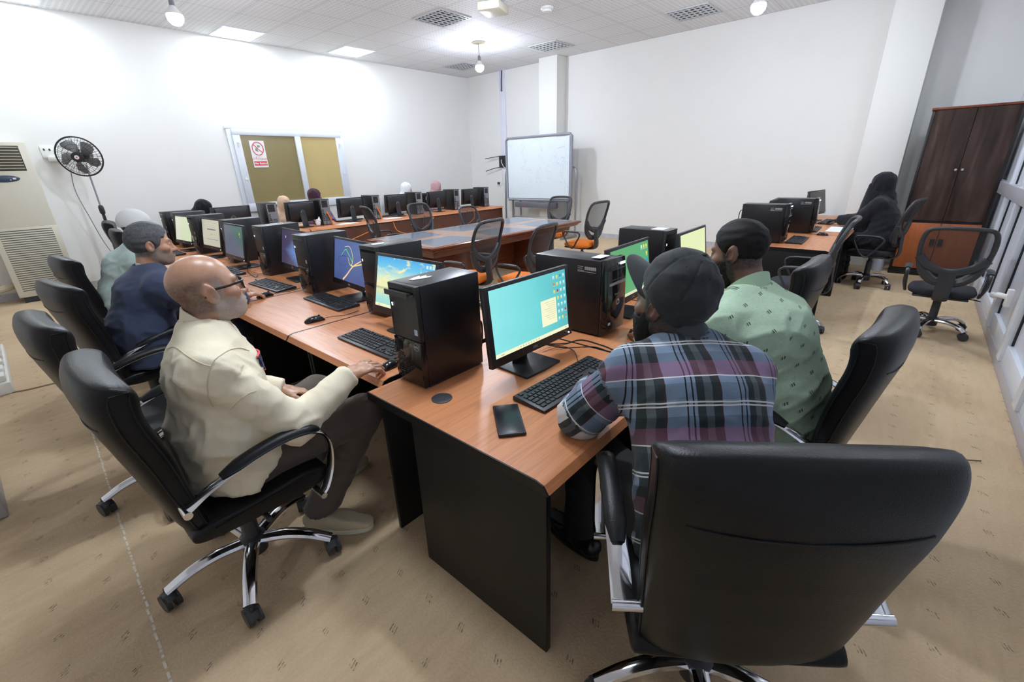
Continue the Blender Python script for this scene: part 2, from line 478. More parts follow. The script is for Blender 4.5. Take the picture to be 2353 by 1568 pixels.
SLAT = mat('vent_slat', (0.55, 0.56, 0.58), 0.4, 0.3)
DARK = mat('vent_dark', (0.03, 0.028, 0.026), 0.9)
for (x, y, lb) in ((5.77, 6.43, 'square louvred ceiling vent with wide grey slats, nearest the middle'), (8.57, 3.43, 'square egg crate ceiling vent near the back wall, rightmost vent'), (8.57, 6.30, 'square egg crate ceiling vent beside the top of the slim column'), (8.5, 8.85, 'square egg crate ceiling vent near the far corner behind the bulb')):
    t = empty('ceiling_vent', (x, y, ZC), 0, lb, 'vent', 'ceiling air vents')
    MB().box((-0.33, -0.35, -0.015), (-0.30, 0.35, 0)).box((0.30, -0.35, -0.015), (0.33, 0.35, 0)).box((-0.30, -0.35, -0.015), (0.30, -0.32, 0)).box((-0.30, 0.32, -0.015), (0.30, 0.35, 0)).build('vent_frame', SLAT, t)
    MB().box((-0.30, -0.32, -0.004), (0.30, 0.32, -0.001)).build('vent_backing', DARK, t)
    g = MB()
    for k in range(7):
        yy = -0.27 + k * 0.09
        g.cbox((0, yy, -0.012), (0.60, 0.035, 0.004), Matrix.Translation((0, 0, 0)))
    for k in range(5):
        g.box((-0.24 + k * 0.12 - 0.008, -0.32, -0.02), (-0.24 + k * 0.12 + 0.008, 0.32, -0.004))
    g.build('vent_slats', SLAT, t)
sd = empty('smoke_detector', (6.62, 4.95, ZC), 0, 'round white smoke detector on the ceiling', 'smoke detector')
MB().lathe([(0.10, 0), (0.10, -0.02), (0.085, -0.035)], 24).build('detector_base', WHT, sd)
MB().lathe([(0.075, -0.035), (0.07, -0.06), (0.03, -0.07)], 24).build('detector_dome', WHT, sd)
pj = empty('projector', (5.77, 5.30, ZC), R_(20), 'cream ceiling projector cut by the top edge of the frame', 'projector')
MB().box((-0.2, -0.17, -0.16), (0.2, 0.17, -0.05)).build('projector_body', CREAM, pj, bevel=0.02)
MB().box((-0.04, -0.04, -0.05), (0.04, 0.04, 0)).build('projector_mount', GRAYP, pj)
MB().cyl((0.2, 0.06, -0.10), (0.225, 0.06, -0.10), 0.04, 20).build('projector_lens', PLAG, pj)

# ------------------------------------------------------------------ desks
def desk_top_profile(d, nose=0.035, t=0.035):
    """section across the depth: front (0) has a sloping waterfall nose"""
    return [(d, 0), (0.05, 0), (0.02, -0.008), (0.0, -nose), (0.012, -nose - 0.004), (0.05, -t), (d, -t)]


def make_desk(name, label, group, L, D, woodm, panel_lo, panel_hi, front_panels=True, back_y=0.92, panm=None):
    """local: x along the length, y from front edge (0) to back, top at 0.75"""
    t = empty(name, (0, 0, 0), 0, label, 'desk', group)
    panm = panm or BLK
    pr = [(y, 0.75 + z) for y, z in desk_top_profile(D)]
    MB().prism(pr, 0, 0.006, L - 0.006).build('desk_top', woodm, t)
    e = [(y, 0.75 + z + (0.0008 if z > -0.02 else -0.001)) for y, z in desk_top_profile(D + 0.001)]
    for x in (0.0, L - 0.006):
        MB().prism(e, 0, x, x + 0.006).build('edge_strip', BLK, t)
    for x in (0.004, L - 0.03):
        MB().box((x, panel_lo, 0), (x + 0.025, panel_hi, 0.715)).build('end_panel', panm, t, bevel=0.002)
    MB().box((0.03, back_y, 0.0), (L - 0.03, back_y + 0.02, 0.715)).build('modesty_panel', panm, t, bevel=0.002)
    return t


def place(t, x, y, rz, z=0.0):
    t.location = (x, y, z); t.rotation_euler = (0, 0, rz); return t


def dup(t, x, y, rz, label, z=0.0, group=None):
    c = copy_tree(t); place(c, x, y, rz, z); c['label'] = label
    if group: c['group'] = group
    return c


GD = 'computer desks with orange wood tops'
# right hand row, front edge facing the plaid man, running away along x
d0 = make_desk('computer_desk', 'orange wood topped black desk nearest the camera, black end panel fully in view', GD, 1.03, 0.985, WOODX, 0.01, 0.68)
place(d0, 0.868, 0.645, 0)
dm = dup(d0, 1.90, 0.645, 0, 'orange topped black desk in front of the man in the light green shirt')
dm.scale = (0.9, 1, 1)
dup(d0, 2.829, 0.645, 0, 'orange topped black desk at the far end of the green shirt man\'s row')
# left hand row: front faces -x ; local y -> +x, local x -> -y
d1 = make_desk('computer_desk', 'orange topped desk with a mouse hand of the bald man on it', GD, 1.0, 1.06, WOODX, 0.12, 0.98)
place(d1, 0.965, 2.672, -PI / 2)
for k, lb in enumerate(('orange topped desk with the lone black mouse, between bald man and man in navy blazer', 'orange topped desk in front of the grey haired man in navy blazer', 'orange topped desk in front of the man in the white cap', 'orange topped desk just beyond the man in the white cap', 'orange topped desk before the last one of the left row', 'orange topped desk at the very far end of the left row')):
    dup(d1, 1.30 if k == 5 else 0.965, 3.675 + 1.003 * k, -PI / 2, lb)
# black cap strip seen between the two rows
# right far row
d2 = make_desk('computer_desk', 'orange topped desk carrying two big towers in front of the empty netting chair', GD, 1.2, 0.9, WOODX, 0.02, 0.85)
place(d2, 5.585, 0.545, 0)
dup(d2, 6.788, 0.545, 0, 'orange topped desk with the white sheet of paper at right rear')
dup(d2, 8.02, 0.535, 0, 'orange topped desk of the woman in black, against the column')
# far row along the left wall, brown wooden fronts facing the room; the seats are on the wall side
d3 = make_desk('computer_desk', 'brown desk at the right end of the far row, nearest the whiteboard', GD, 1.24, 0.78, WOODX, 0.03, 0.74, back_y=0.06, panm=WOODP)
place(d3, 7.36, 7.80, 0)
for k, lb in enumerate(('brown fronted desk of the far row behind the woman in pink headscarf\'s monitor', 'brown fronted desk of the far row below the window\'s right edge', 'brown fronted desk of the far row where the light beige headscarf shows', 'brown fronted desk at the left end of the far row')):
    dup(d3, 7.36 - 1.245 * (k + 1), 7.80, 0, lb)

# conference table
ct = empty('conference_table', (5.07, 5.02, 0), 0, 'long mahogany meeting table with grey inlaid glass panels, mesh chairs around it', 'table')
def ring_rect(hx, hy, ch):
    return [(-hx + ch, -hy), (hx - ch, -hy), (hx, -hy + ch), (hx, hy - ch), (hx - ch, hy), (-hx + ch, hy), (-hx, hy - ch), (-hx, -hy + ch)]
def stack(levels):
    m = MB(); m.loft([[(x, y, z) for x, y in ring_rect(hx, hy, ch)] for hx, hy, ch, z in levels]); return m
stack([(1.50, 0.58, 0.02, 0.60), (1.52, 0.60, 0.02, 0.66), (1.60, 0.69, 0.02, 0.69), (1.62, 0.71, 0.02, 0.715), (1.65, 0.74, 0.02, 0.735), (1.65, 0.74, 0.02, 0.752), (1.63, 0.72, 0.02, 0.76)]).build('table_top', WOODD, ct, angle=25)
INL = wood('brown_veneer', (0.42, 0.26, 0.19), (0.34, 0.20, 0.145), 0, 0.22)
MB().box((-1.60, -0.69, 0.7595), (1.60, 0.69, 0.763)).build('veneer_field', INL, ct)
GIN = mat('grey_inlay', (0.15, 0.18, 0.23), 0.2, noise=0.25, nscale=30)
for (x0, x1) in ((-1.55, -0.66), (-0.50, 0.40), (0.56, 1.55)):
    for sy in (-1, 1):
        m = MB()
        ya, yb = 0.09 * sy, 0.655 * sy
        a = [(x0 + 0.02, yb, 0.7635), (x1 - 0.02, yb, 0.7635), (x1 - 0.12, ya, 0.7635), (x0 + 0.12, ya, 0.7635)]
        m.poly(a if sy < 0 else a[::-1]); m.build('grey_inlay', GIN, ct)
for x in (-1.05, 1.0):
    MB().box((x - 0.32, -0.35, 0.02), (x + 0.32, 0.35, 0.61)).box((x - 0.38, -0.41, 0), (x + 0.38, 0.41, 0.05)).build('pedestal', WOODD, ct, bevel=0.006)
MB().box((-0.73, -0.02, 0.12), (0.68, 0.02, 0.50)).build('stretcher_board', WOODD, ct)

# ------------------------------------------------------------------ leather executive chair (faces +x)
def caster(m, x, y, ang, r=0.038):
    T = Matrix.Translation((x, y, 0)) @ Matrix.Rotation(ang, 4, 'Z')
    for s in (-1, 1):
        m.cyl((0, s * 0.008, r), (0, s * 0.028, r), r, 16, T)
    m.tube([(-0.034, 0, r + 0.004), (-0.02, 0, r + 0.028), (0.01, 0, r + 0.034), (0.03, 0, r + 0.014)], 0.026, 8, ry=0.010, T=T)
    m.cyl((-0.012, 0, r + 0.02), (-0.012, 0, r + 0.055), 0.008, 8, T)


def star_base(root, rot, r=0.33, metal=CHR, zhub=0.13):
    hub = MB().lathe([(0.0, zhub - 0.06), (0.05, zhub - 0.06), (0.052, zhub + 0.02), (0.034, zhub + 0.03), (0.032, zhub + 0.2), (0.02, zhub + 0.2), (0.02, 0.40), (0.0, 0.40)], 20)
    hub.build('gas_lift', GRAYP, root)
    for k in range(5):
        a = rot + 2 * PI * k / 5
        c, s = math.cos(a), math.sin(a)
        pts = spline([(0.03 * c, 0.03 * s, zhub), (0.14 * c, 0.14 * s, zhub + 0.008), (0.24 * c, 0.24 * s, zhub - 0.008), (r * c, r * s, 0.085)], 5)
        n = len(pts)
        lg = MB().tube(pts, [0.031 - 0.005 * i / n for i in range(n)], 10, ry=[0.021 - 0.005 * i / n for i in range(n)], up=(0, 0, 1))
        lo = lg.build('star_leg', metal, root)
        w = MB(); caster(w, r * c, r * s, a + 1.9 + 1.7 * k)
        w.build('caster', GRAYP, lo)


def leather_chair(rot=R_(174)):
    t = empty('leather_office_chair', (0, 0, 0), 0, 'x', 'chair', 'black leather office chairs')
    # backrest: loft of rounded sections up a leaning curve
    spine = spline([(-0.165, 0.405), (-0.200, 0.47), (-0.228, 0.62), (-0.254, 0.78), (-0.288, 0.93), (-0.292, 1.03), (-0.268, 1.085)], 5)
    rings = []; n = len(spine)
    for i, (x, z) in enumerate(spine):
        f = i / (n - 1)
        hw = 0.235 + 0.035 * min(1, f * 1.6)
        th = 0.026 + 0.034 * min(1, f * 2.0) + 0.012 * math.exp(-((f - 0.85) / 0.12) ** 2)
        if f > 0.93: th *= 1 - 0.55 * (f - 0.93) / 0.07
        if i < n - 1: dx, dz = spine[i + 1][0] - x, spine[i + 1][1] - z
        ln = math.hypot(dx, dz); nx, nz = dz / ln, -dx / ln      # towards the sitter
        r = []
        for k in range(20):
            a = 2 * PI * k / 20
            ca, sa = math.cos(a), math.sin(a)
            sx = math.copysign(abs(ca) ** 0.34, ca); sy = math.copysign(abs(sa) ** 0.55, sa)
            bow = 0.035 * (abs(sx) ** 2)                          # sides curl forward a little
            o = th * sy + bow - 0.01
            r.append((x + nx * o, hw * sx, z + nz * o))
        rings.append(r)
    MB().loft(rings).build('backrest', LEA, t, angle=70, sub=1)
    # stitched piping around both side gussets and the line below the head roll
    for s in (-1, 1):
        loop = []
        for i in range(3, n - 3):
            x, z = spine[i]
            f = i / (n - 1)
            hw = 0.235 + 0.035 * min(1, f * 1.6); th = 0.026 + 0.034 * min(1, f * 2.0)
            loop.append((x + th * 0.40 + 0.022, s * (hw - 0.004), z))
        for i in range(n - 4, 2, -1):
            x, z = spine[i]
            f = i / (n - 1)
            hw = 0.235 + 0.035 * min(1, f * 1.6); th = 0.026 + 0.034 * min(1, f * 2.0)
            loop.append((x - th * 0.40 + 0.022, s * (hw - 0.004), z))
        MB().tube(loop, 0.0035, 6, closed=True).build('piping', LEA, t)
    x, z = spine[int(n * 0.70)]
    MB().tube([(x - 0.0635 + 0.040 * abs(y / 0.27) ** 3, y, z - 0.02 * (1 - (y / 0.27) ** 2)) for y in np.linspace(-0.215, 0.215, 15)], 0.0022, 5).build('seam', mat('seam_black', (0.004, 0.004, 0.005), 0.6), t)
    # quilted front panel stitched with a V
    fx = -0.178
    MB().tube([(-0.204, -0.17, 0.86), (-0.168, -0.02, 0.62), (-0.168, 0.02, 0.62), (-0.204, 0.17, 0.86)], 0.004, 5).build('quilting', LEA, t)
    # seat cushion
    pr = spline([(-0.20, 0.42), (-0.19, 0.485), (0.0, 0.487), (0.17, 0.505), (0.265, 0.485), (0.295, 0.45), (0.26, 0.415), (0.1, 0.40)], 4, closed=True)
    rings = []
    for y, k in ((-0.262, 0.72), (-0.255, 0.90), (-0.235, 1.0), (0, 1.02), (0.235, 1.0), (0.255, 0.90), (0.262, 0.72)):
        rings.append([(0.045 + (px - 0.045) * (0.985 if abs(y) > 0.25 else 1), y, 0.45 + (pz - 0.45) * k) for px, pz in pr])
    MB().loft(rings).build('seat', LEA, t, angle=60, sub=1)
    for s in (-1, 1): MB().tube(spline([(0.285, s * 0.235, 0.475), (0.1, s * 0.262, 0.478), (-0.15, s * 0.262, 0.462)], 5), 0.003, 5).build('seat_piping', LEA, t)
    MB().box((-0.12, -0.09, 0.37), (0.13, 0.09, 0.41)).tube([(0.0, -0.09, 0.39), (0.02, -0.24, 0.385)], 0.006, 8).cyl((0.02, -0.22, 0.385), (0.02, -0.27, 0.384), 0.012, 8).build('tilt_mechanism', GRAYP, t, bevel=0.01)
    for s in (-1, 1):
        y = s * 0.292
        arm = spline([(-0.215, y, 0.60), (-0.12, y, 0.648), (0.02, y, 0.690), (0.15, y, 0.705), (0.25, y, 0.685), (0.293, y, 0.625), (0.288, y, 0.52), (0.255, y, 0.43), (0.222, y, 0.392)], 5)
        ao = MB().tube(arm, 0.027, 8, ry=0.009, up=None).build('armrest', CHR, t)
        pad = arm[6:22]
        m = len(pad)
        MB().tube([(p[0], p[1], p[2] + 0.014) for p in pad], [0.018 + 0.013 * min(1, min(i, m - 1 - i) / 2) for i in range(m)], 10, ry=[0.008 + 0.009 * min(1, min(i, m - 1 - i) / 2) for i in range(m)]).build('arm_pad', LEA, ao, angle=60)
        MB().cyl((-0.215, s * 0.245, 0.597), (-0.215, s * 0.318, 0.597), 0.014, 14).build('arm_bolt', CHR, ao)
        MB().cyl((0.222, s * 0.235, 0.392), (0.222, s * 0.318, 0.392), 0.013, 14).build('arm_bolt', CHR, ao)
    star_base(t, rot)
    return t


lc = leather_chair()
place(lc, 0.365, 1.914, 0); lc['label'] = 'black leather office chair the bald man sits on'
dup(lc, 0.30, 2.86, R_(4), 'empty black leather chair directly behind the bald man\'s chair')
dup(lc, 0.44, 3.80, R_(8), 'black leather chair of the grey haired man in navy blazer')
dup(lc, 0.585, 5.05, R_(5), 'black leather chair behind the man in the white cap')
dup(lc, 1.27, 7.20, R_(-4), 'black leather chair at the desk just beyond the man in the white cap')
dup(lc, 1.42, 8.75, R_(-12), 'black leather chair farthest along the left wall side')
fgc = dup(lc, 1.10, 0.215, R_(36), 'large black leather chair in the right foreground, seen from behind'); fgc.scale = (1, 1.02, 1.06)
dup(lc, 2.13, 0.255, R_(84), 'black leather chair of the man in the light green patterned shirt')
dup(lc, 3.16, 0.66, R_(88), 'black leather chair pushed in next beyond the green shirt man')

# ------------------------------------------------------------------ netting-backed swivel chairs (face +x)
def frame_x(y, z):
    return -0.262 - 0.28 * (z - 0.72) + 0.85 * y * y - 0.05 * max(0, z - 0.92)


def netting_chair(seatm, rot=R_(20)):
    t = empty('netting_back_chair', (0, 0, 0), 0, 'x', 'chair')
    half = [(0.0, 0.575), (0.09, 0.59), (0.165, 0.66), (0.215, 0.77), (0.238, 0.90), (0.235, 1.02), (0.205, 1.095), (0.13, 1.118), (0.0, 1.122)]
    out = half + [(-y, z) for y, z in half[-2:0:-1]]
    loop = [(frame_x(y, z), y, z) for y, z in spline([(y, z, 0)[:2] for y, z in out], 4, closed=True)]
    rl = [0.018 + 0.020 * max(0.0, min(1.0, (0.86 - p[2]) / 0.22)) for p in loop]
    fr = MB().tube(loop, rl, 8, closed=True, ry=[q * 1.1 for q in rl])
    low = [(frame_x(y, z) - 0.006, y, z) for y, z in spline([(-0.228, 0.83), (-0.16, 0.745), (-0.06, 0.695), (0, 0.685), (0.06, 0.695), (0.16, 0.745), (0.228, 0.83)], 4)]
    fr.tube(low, 0.024, 8, ry=0.038)
    bk = fr.build('back_frame', GRAYP, t)
    V = []; F = []
    ns, nt = 12, 14
    zs = np.linspace(0.69, 1.115, nt)
    def hw(z):
        hz = [p[1] for p in half]; hy = [p[0] for p in half]
        return float(np.interp(z, hz[:-1] + [1.122], hy[:-1] + [0.05])) if z < 1.118 else 0.12
    for z in zs:
        w = hw(z)
        for k in range(ns):
            y = (-1 + 2 * k / (ns - 1)) * w
            zz = max(z, 0.685 + 2.4 * y * y)
            V.append((frame_x(y, zz) + 0.004, y, zz))
    for j in range(nt - 1):
        for k in range(ns - 1):
            F.append((j * ns + k, j * ns + k + 1, (j + 1) * ns + k + 1, (j + 1) * ns + k))
    MB().add(V, F).build('netting', MESHF, bk)
    post = spline([(-0.272, 0, 0.70), (-0.275, 0, 0.58), (-0.285, 0, 0.47), (-0.25, 0, 0.405), (-0.12, 0, 0.385), (0.02, 0, 0.385)], 4)
    MB().tube(post, [0.062 - 0.012 * i / len(post) for i in range(len(post))], 8, ry=0.015).build('back_post', GRAYP, t)
    prof = [(0.0, 0.0), (0.85, 0.0), (0.97, 0.018), (1.0, 0.04), (0.95, 0.066), (0.8, 0.078), (0.4, 0.083), (0.0, 0.082)]
    rings = []
    for f, dz in prof:
        r = []
        for k in range(28):
            a = 2 * PI * k / 28
            ca, sa = math.cos(a), math.sin(a)
            r.append((0.015 + 0.245 * max(f, 0.02) * math.copysign(abs(ca) ** 0.62, ca), 0.25 * max(f, 0.02) * math.copysign(abs(sa) ** 0.62, sa), 0.415 + dz - 0.03 * max(0, ca * f - 0.6)))
        rings.append(r)
    MB().loft(rings).build('seat', seatm, t, angle=60)
    MB().cbox((0.015, 0, 0.408), (0.40, 0.40, 0.022)).build('seat_shell', GRAYP, t, bevel=0.01)
    for s in (-1, 1):
        y = s * 0.285
        lp = spline([(-0.02, y * 0.93, 0.42), (-0.11, y, 0.53), (-0.165, y, 0.625), (-0.13, y, 0.668), (0.0, y, 0.672), (0.12, y, 0.668), (0.152, y, 0.63), (0.12, y, 0.55), (0.05, y * 0.96, 0.445)], 4, closed=True)
        ar = MB().tube(lp, 0.014, 8, closed=True, ry=0.012).build('armrest', GRAYP, t)
        MB().tube([(-0.13, y, 0.676), (-0.05, y, 0.682), (0.06, y, 0.682), (0.125, y, 0.675)], [0.022, 0.029, 0.029, 0.02], 8, ry=0.011).build('arm_pad', GRAYP, ar)
    MB().tube([(0.02, -0.1, 0.385), (0.03, -0.24, 0.38), (0.03, -0.29, 0.372)], 0.006, 6).build('height_lever', GRAYP, t)
    star_base(t, rot, 0.295)
    return t


mo = netting_chair(ORG)
place(mo, 3.56, 3.78, R_(95)); mo['label'] = 'orange seated netting chair nearest the camera, left end of the meeting table'
mo['group'] = 'orange seated netting chairs'
def dupz(t, x, y, rz, label, k, g):
    c = dup(t, x, y, rz, label, group=g); c.scale = (1, 1, k); return c
GO = 'orange seated netting chairs'; GB = 'black seated netting chairs'
dupz(mo, 3.90, 3.28, R_(96), 'orange seated netting chair second from the left on the near side of the table', 0.95, GO)
dupz(mo, 6.28, 3.98, R_(84), 'orange seated netting chair at the right corner of the table, turned toward it', 1.0, GO)
dupz(mo, 6.98, 5.10, R_(186), 'orange seated netting chair at the far head of the table before the whiteboard', 0.98, GO)
mb = netting_chair(FABB)
place(mb, 4.86, 6.0, R_(-84)); mb['label'] = 'black netting chair on the far side of the table, left of two'; mb['group'] = GB
dupz(mb, 5.96, 5.97, R_(-86), 'black netting chair on the far side of the table, right of two', 0.88, GB)
dupz(mb, 4.40, 6.64, R_(-14), 'black netting chair seen side on behind the left end of the table', 1.0, GB)
dupz(mb, 5.22, 0.74, R_(96), 'black netting chair drawn up to the desk of the two big towers', 1.0, GB)
dupz(mb, 5.88, -0.37, R_(-2), 'empty black netting chair turned away at the right beside the aluminium partition', 0.93, GB)
dupz(mb, 7.66, 0.30, R_(78), 'black netting chair the woman in the black veil sits on', 1.02, GB)

# ------------------------------------------------------------------ computers
STK = mat('blue_white_sticker', (0.45, 0.55, 0.75), 0.4)
LBL = mat('white_label', (0.6, 0.6, 0.62), 0.5)
LED = mat('white_led', (1, 1, 1), 0.4, emit=(0.8, 0.9, 1.0), estr=3)


def ring(m, c, r, th, T, n=24):
    m.tube([(c[0], c[1] + r * math.cos(2 * PI * k / n), c[2] + r * math.sin(2 * PI * k / n)) for k in range(n)], th, 5, closed=True, T=T)


def four_letter_logo(parent, T, r, m):
    """ring with a four letter word, as on the tower fronts and monitor backs; faces local +x of T"""
    g = MB(); ring(g, (0, 0, 0), r, r * 0.06, T); lo = g.build('round_logo', m, parent)
    text_mesh('D\u2211LL'.replace('\u2211', 'E'), r * 0.78, T @ frame((0.0006, 0, 0), (0, 1, 0), (0, 0, 1)), 'logo_lettering', m, lo, font_bold=True)
    return lo


def tower(tray=False):
    """mid tower, front faces +x; 0.36 deep, 0.19 wide, 0.46 high, origin at middle of its base"""
    t = empty('computer_tower', (0, 0, 0), 0, 'x', 'computer', 'black computer towers')
    MB().box((-0.18, -0.095, 0.006), (0.155, 0.095, 0.46)).build('case', STEEL, t, bevel=0.004)
    MB().box((0.155, -0.095, 0.22), (0.18, 0.095, 0.46)).build('front_bezel', PLA, t, bevel=0.004)
    MB().prism([(0.155, 0.004), (0.178, 0.004), (0.186, 0.05), (0.186, 0.12), (0.181, 0.2), (0.181, 0.219), (0.155, 0.219)], 1, -0.095, 0.095).build('glossy_bezel', PLAG, t, bevel=0.003)
    m = MB()
    for i in range(12):
        for j in range(9 - abs(i - 6)):
            m.cbox((0.187, -0.07 + 0.011 * j, 0.03 + 0.0105 * i), (0.001, 0.006, 0.006))
    m.build('vent_holes', GRAYP, t)
    MB().box((0.1795, -0.08, 0.420), (0.1815, 0.08, 0.436)).box((0.1795, 0.02, 0.448), (0.1808, 0.075, 0.451)).build('drive_slot', PLAG, t)
    if tray:
        MB().box((0.06, -0.066, 0.424), (0.205, 0.066, 0.430)).box((0.205, -0.078, 0.416), (0.211, 0.078, 0.438)).build('open_disc_tray', GRAYP, t)
    MB().cbox((0.1805, -0.075, 0.365), (0.002, 0.006, 0.014)).build('power_button', LED, t)
    m = MB()
    for z, h in ((0.31, 0.03), (0.27, 0.012), (0.25, 0.012), (0.228, 0.014)): m.cbox((0.1802, -0.083, z), (0.001, 0.003, h))
    m.build('front_ports', PLAG, t)
    MB().cbox((0.1803, 0.072, 0.262), (0.0008, 0.022, 0.026)).build('processor_sticker', STK, t)
    four_letter_logo(t, Matrix.Translation((0.1825, 0.066, 0.195)), 0.017, LOGO)
    # rear: power supply grille, ports, slots
    bk = MB().cbox((-0.1815, -0.01, 0.23), (0.003, 0.165, 0.43)).build('rear_plate', GRY, t)
    m = MB()
    m.cbox((-0.1835, 0.0, 0.375), (0.002, 0.11, 0.12))
    for k in range(6): m.cbox((-0.1835, -0.03, 0.19 - 0.021 * k), (0.002, 0.07, 0.010))
    for k in range(7): m.cbox((-0.1835, 0.05, 0.27 - 0.03 * k), (0.002, 0.035, 0.016))
    m.build('rear_grille', PLA, bk)
    c = spline([(-0.186, 0.05, 0.20), (-0.23, 0.045, 0.19), (-0.235, 0.04, 0.10), (-0.22, 0.03, 0.006)], 5)
    MB().tube(c, 0.005, 6).build('rear_cable', CABLE, t)
    for s in (-1, 1): MB().box((-0.16, s * 0.08 - 0.012, 0), (0.15, s * 0.08 + 0.012, 0.008)).build('foot', GRAYP, t)
    return t


tw = tower(True)
place(tw, 1.222, 1.536, R_(180), 0.75); tw['label'] = 'black tower nearest the camera with its disc tray open, on the desk corner'
tw0 = tower()
place(tw0, 1.705, 2.562, R_(181), 0.75); tw0['label'] = 'second black tower of the left row, behind the beach picture monitor'
TL = [(1.705, 3.535, 180, 'black tower just left of the screen with coloured strokes'),
      (1.79, 4.57, 180, 'black tower just left of the dark violet screen, thin white strip on top'),
      (1.83, 5.60, 180, 'black tower just behind the dark greenish screen in the left row'),
      (1.80, 6.66, 180, 'black tower left of the cream document screen in the left row'),
      (1.83, 7.50, 180, 'black tower of the left row just beyond the pale green screen'),
      (1.79, 7.90, 180, 'farthest black tower of the left row, by the bent head in black')]
for x, y, a, lb in TL: dup(tw0, x, y, R_(a), lb, 0.75)
dup(tw0, 3.125, 1.425, R_(-90), 'black tower with a white tag on top, behind the black cap', 0.75)
for x, lb in ((3.185, 'far row tower with bare metal back left of the light beige headscarf'), (4.125, 'far row tower below the maroon headscarf, back panel with orange cable'), (5.20, 'far row tower left of the monitor under the white headscarf'), (6.27, 'far row tower straight below the white headscarf'), (7.37, 'far row tower right of the pink headscarf'), (8.37, 'far row tower at the right end of the desk near the router')):
    dup(tw0, x, 8.335, R_(90), lb, 0.75)
# torn paper stickers and strips left on tower tops
def scrap(x, y, z, pts, label):
    o = MB().prism(pts, 2, 0, 0.0025).build('paper_scrap', PAPER); o.location = (x, y, z)
    tag(o, label, 'paper', 'torn paper bits on the towers')
star = [(-0.04, -0.012), (-0.01, -0.02), (0.03, -0.03), (0.06, -0.022), (0.035, -0.005), (0.055, 0.012), (0.015, 0.01), (0.03, 0.03), (-0.01, 0.02), (-0.045, 0.008)]
scrap(1.155, 1.56, 1.2105, star, 'torn white sticker on top of the nearest tower')
scrap(1.62, 2.58, 1.2105, [(-0.05, -0.02), (0.02, -0.03), (0.05, 0.0), (0.0, 0.025), (-0.04, 0.02)], 'white scrap on the second tower of the left row')
scrap(1.78, 4.58, 1.2105, [(-0.08, -0.01), (0.08, -0.02), (0.09, 0.01), (-0.07, 0.015)], 'thin white strip on the tower by the violet screen')


def big_tower():
    """wider tower with drive bays, front faces +x: 0.48 deep 0.2 wide 0.43 high"""
    t = empty('large_computer_tower', (0, 0, 0), 0, 'x', 'computer', 'large black towers with a silver strip')
    MB().box((-0.24, -0.1, 0.008), (0.20, 0.1, 0.425)).build('case', STEEL, t, bevel=0.005)
    MB().prism([(0.20, 0.0), (0.245, 0.03), (0.25, 0.16), (0.243, 0.36), (0.232, 0.432), (0.20, 0.432)], 1, -0.1, 0.1).build('front_bezel', PLAG, t, bevel=0.006)
    MB().box((0.238, -0.085, 0.318), (0.247, 0.085, 0.322)).box((0.240, -0.085, 0.372), (0.2445, 0.085, 0.376)).build('drive_bay_gap', GRAYP, t)
    MB().box((0.238, -0.085, 0.292), (0.2505, 0.085, 0.306)).build('silver_strip', GRY, t, bevel=0.002)
    MB().cbox((0.2425, 0.055, 0.40), (0.004, 0.05, 0.012)).build('power_button', LED, t)
    g = MB().lathe([(0.018, 0), (0.018, 0.002), (0, 0.002)], 24, frame((0.2475, 0.012, 0.19), (0, 1, 0), (0, 0, 1)))
    lo = g.build('round_logo', LOGO, t)
    text_mesh('hp', 0.026, frame((0.2502, 0.012, 0.191), (0.98, 0, 0) if False else (0, 1, 0), (0, 0.25, 1)), 'logo_lettering', PLAG, lo, font_bold=True)
    MB().cbox((0.2468, -0.07, 0.085), (0.0008, 0.026, 0.026)).build('processor_sticker', STK, t)
    m = MB()
    for k in range(5): m.cbox((0.2485, -0.02 + 0.016 * k, 0.238), (0.001, 0.008, 0.008))
    m.build('front_ports', GRY, t)
    m = MB().box((0.05, -0.1012, 0.352), (0.175, -0.1, 0.394)); l1 = m.build('side_label', PLA, t)
    m = MB()
    for k in range(18): m.box((0.10 + 0.004 * k, -0.1018, 0.370), (0.10 + 0.004 * k + (0.0028 if k % 3 else 0.0015), -0.1012, 0.388))
    for z, a in ((0.385, 0.09), (0.375, 0.085), (0.364, 0.095), (0.358, 0.17)): m.box((0.055, -0.1018, z), (a, -0.1012, z + 0.0025))
    m.build('label_print', LBL, l1)
    c = spline([(-0.24, 0.05, 0.34), (-0.29, 0.05, 0.33), (-0.30, 0.05, 0.2), (-0.28, 0.05, 0.005)], 5)
    MB().tube(c, 0.005, 6).box((-0.25, 0.02, 0.18), (-0.24, 0.03, 0.36)).build('rear_cable', CABLE, t)
    return t


hp = big_tower()
place(hp, 2.145, 1.375, R_(-90), 0.75); hp['label'] = 'large glossy fronted tower right of the teal screen, round silver logo'
dup(hp, 5.95, 1.285, R_(-88), 'large tower at the right rear, nearer of the two standing on one desk', 0.75)
dup(hp, 6.93, 1.16, R_(-88), 'large tower at the right rear, farther of the two', 0.75)
lab = MB().cbox((0, 0, 0), (0.10, 0.055, 0.0016)).build('paper_tag', PAPER); lab.location = (2.13, 1.23, 1.183); tag(lab, 'small white tag on top of the large glossy tower', 'paper')
lab = MB().cbox((0, 0, 0), (0.12, 0.09, 0.0016)).build('paper_tag', PAPER); lab.location = (3.13, 1.335, 1.2112); tag(lab, 'white tag on top of the tower behind the black cap', 'paper')

# ---- monitors
def emi(name, col, k=1.0):
    return mat(name, (0.0, 0.0, 0.0), 0.25, emit=col, estr=k)


def emi_grad(name, build):
    m = mat(name, (0, 0, 0), 0.25)
    b = NB(m)
    g = b.sep(b.coord('Generated'))
    b.put(b.bsdf().inputs['Emission Color'], build(b, g[1], g[2], b.coord('Generated')))
    b.bsdf().inputs['Emission Strength'].default_value = 1.0
    return m


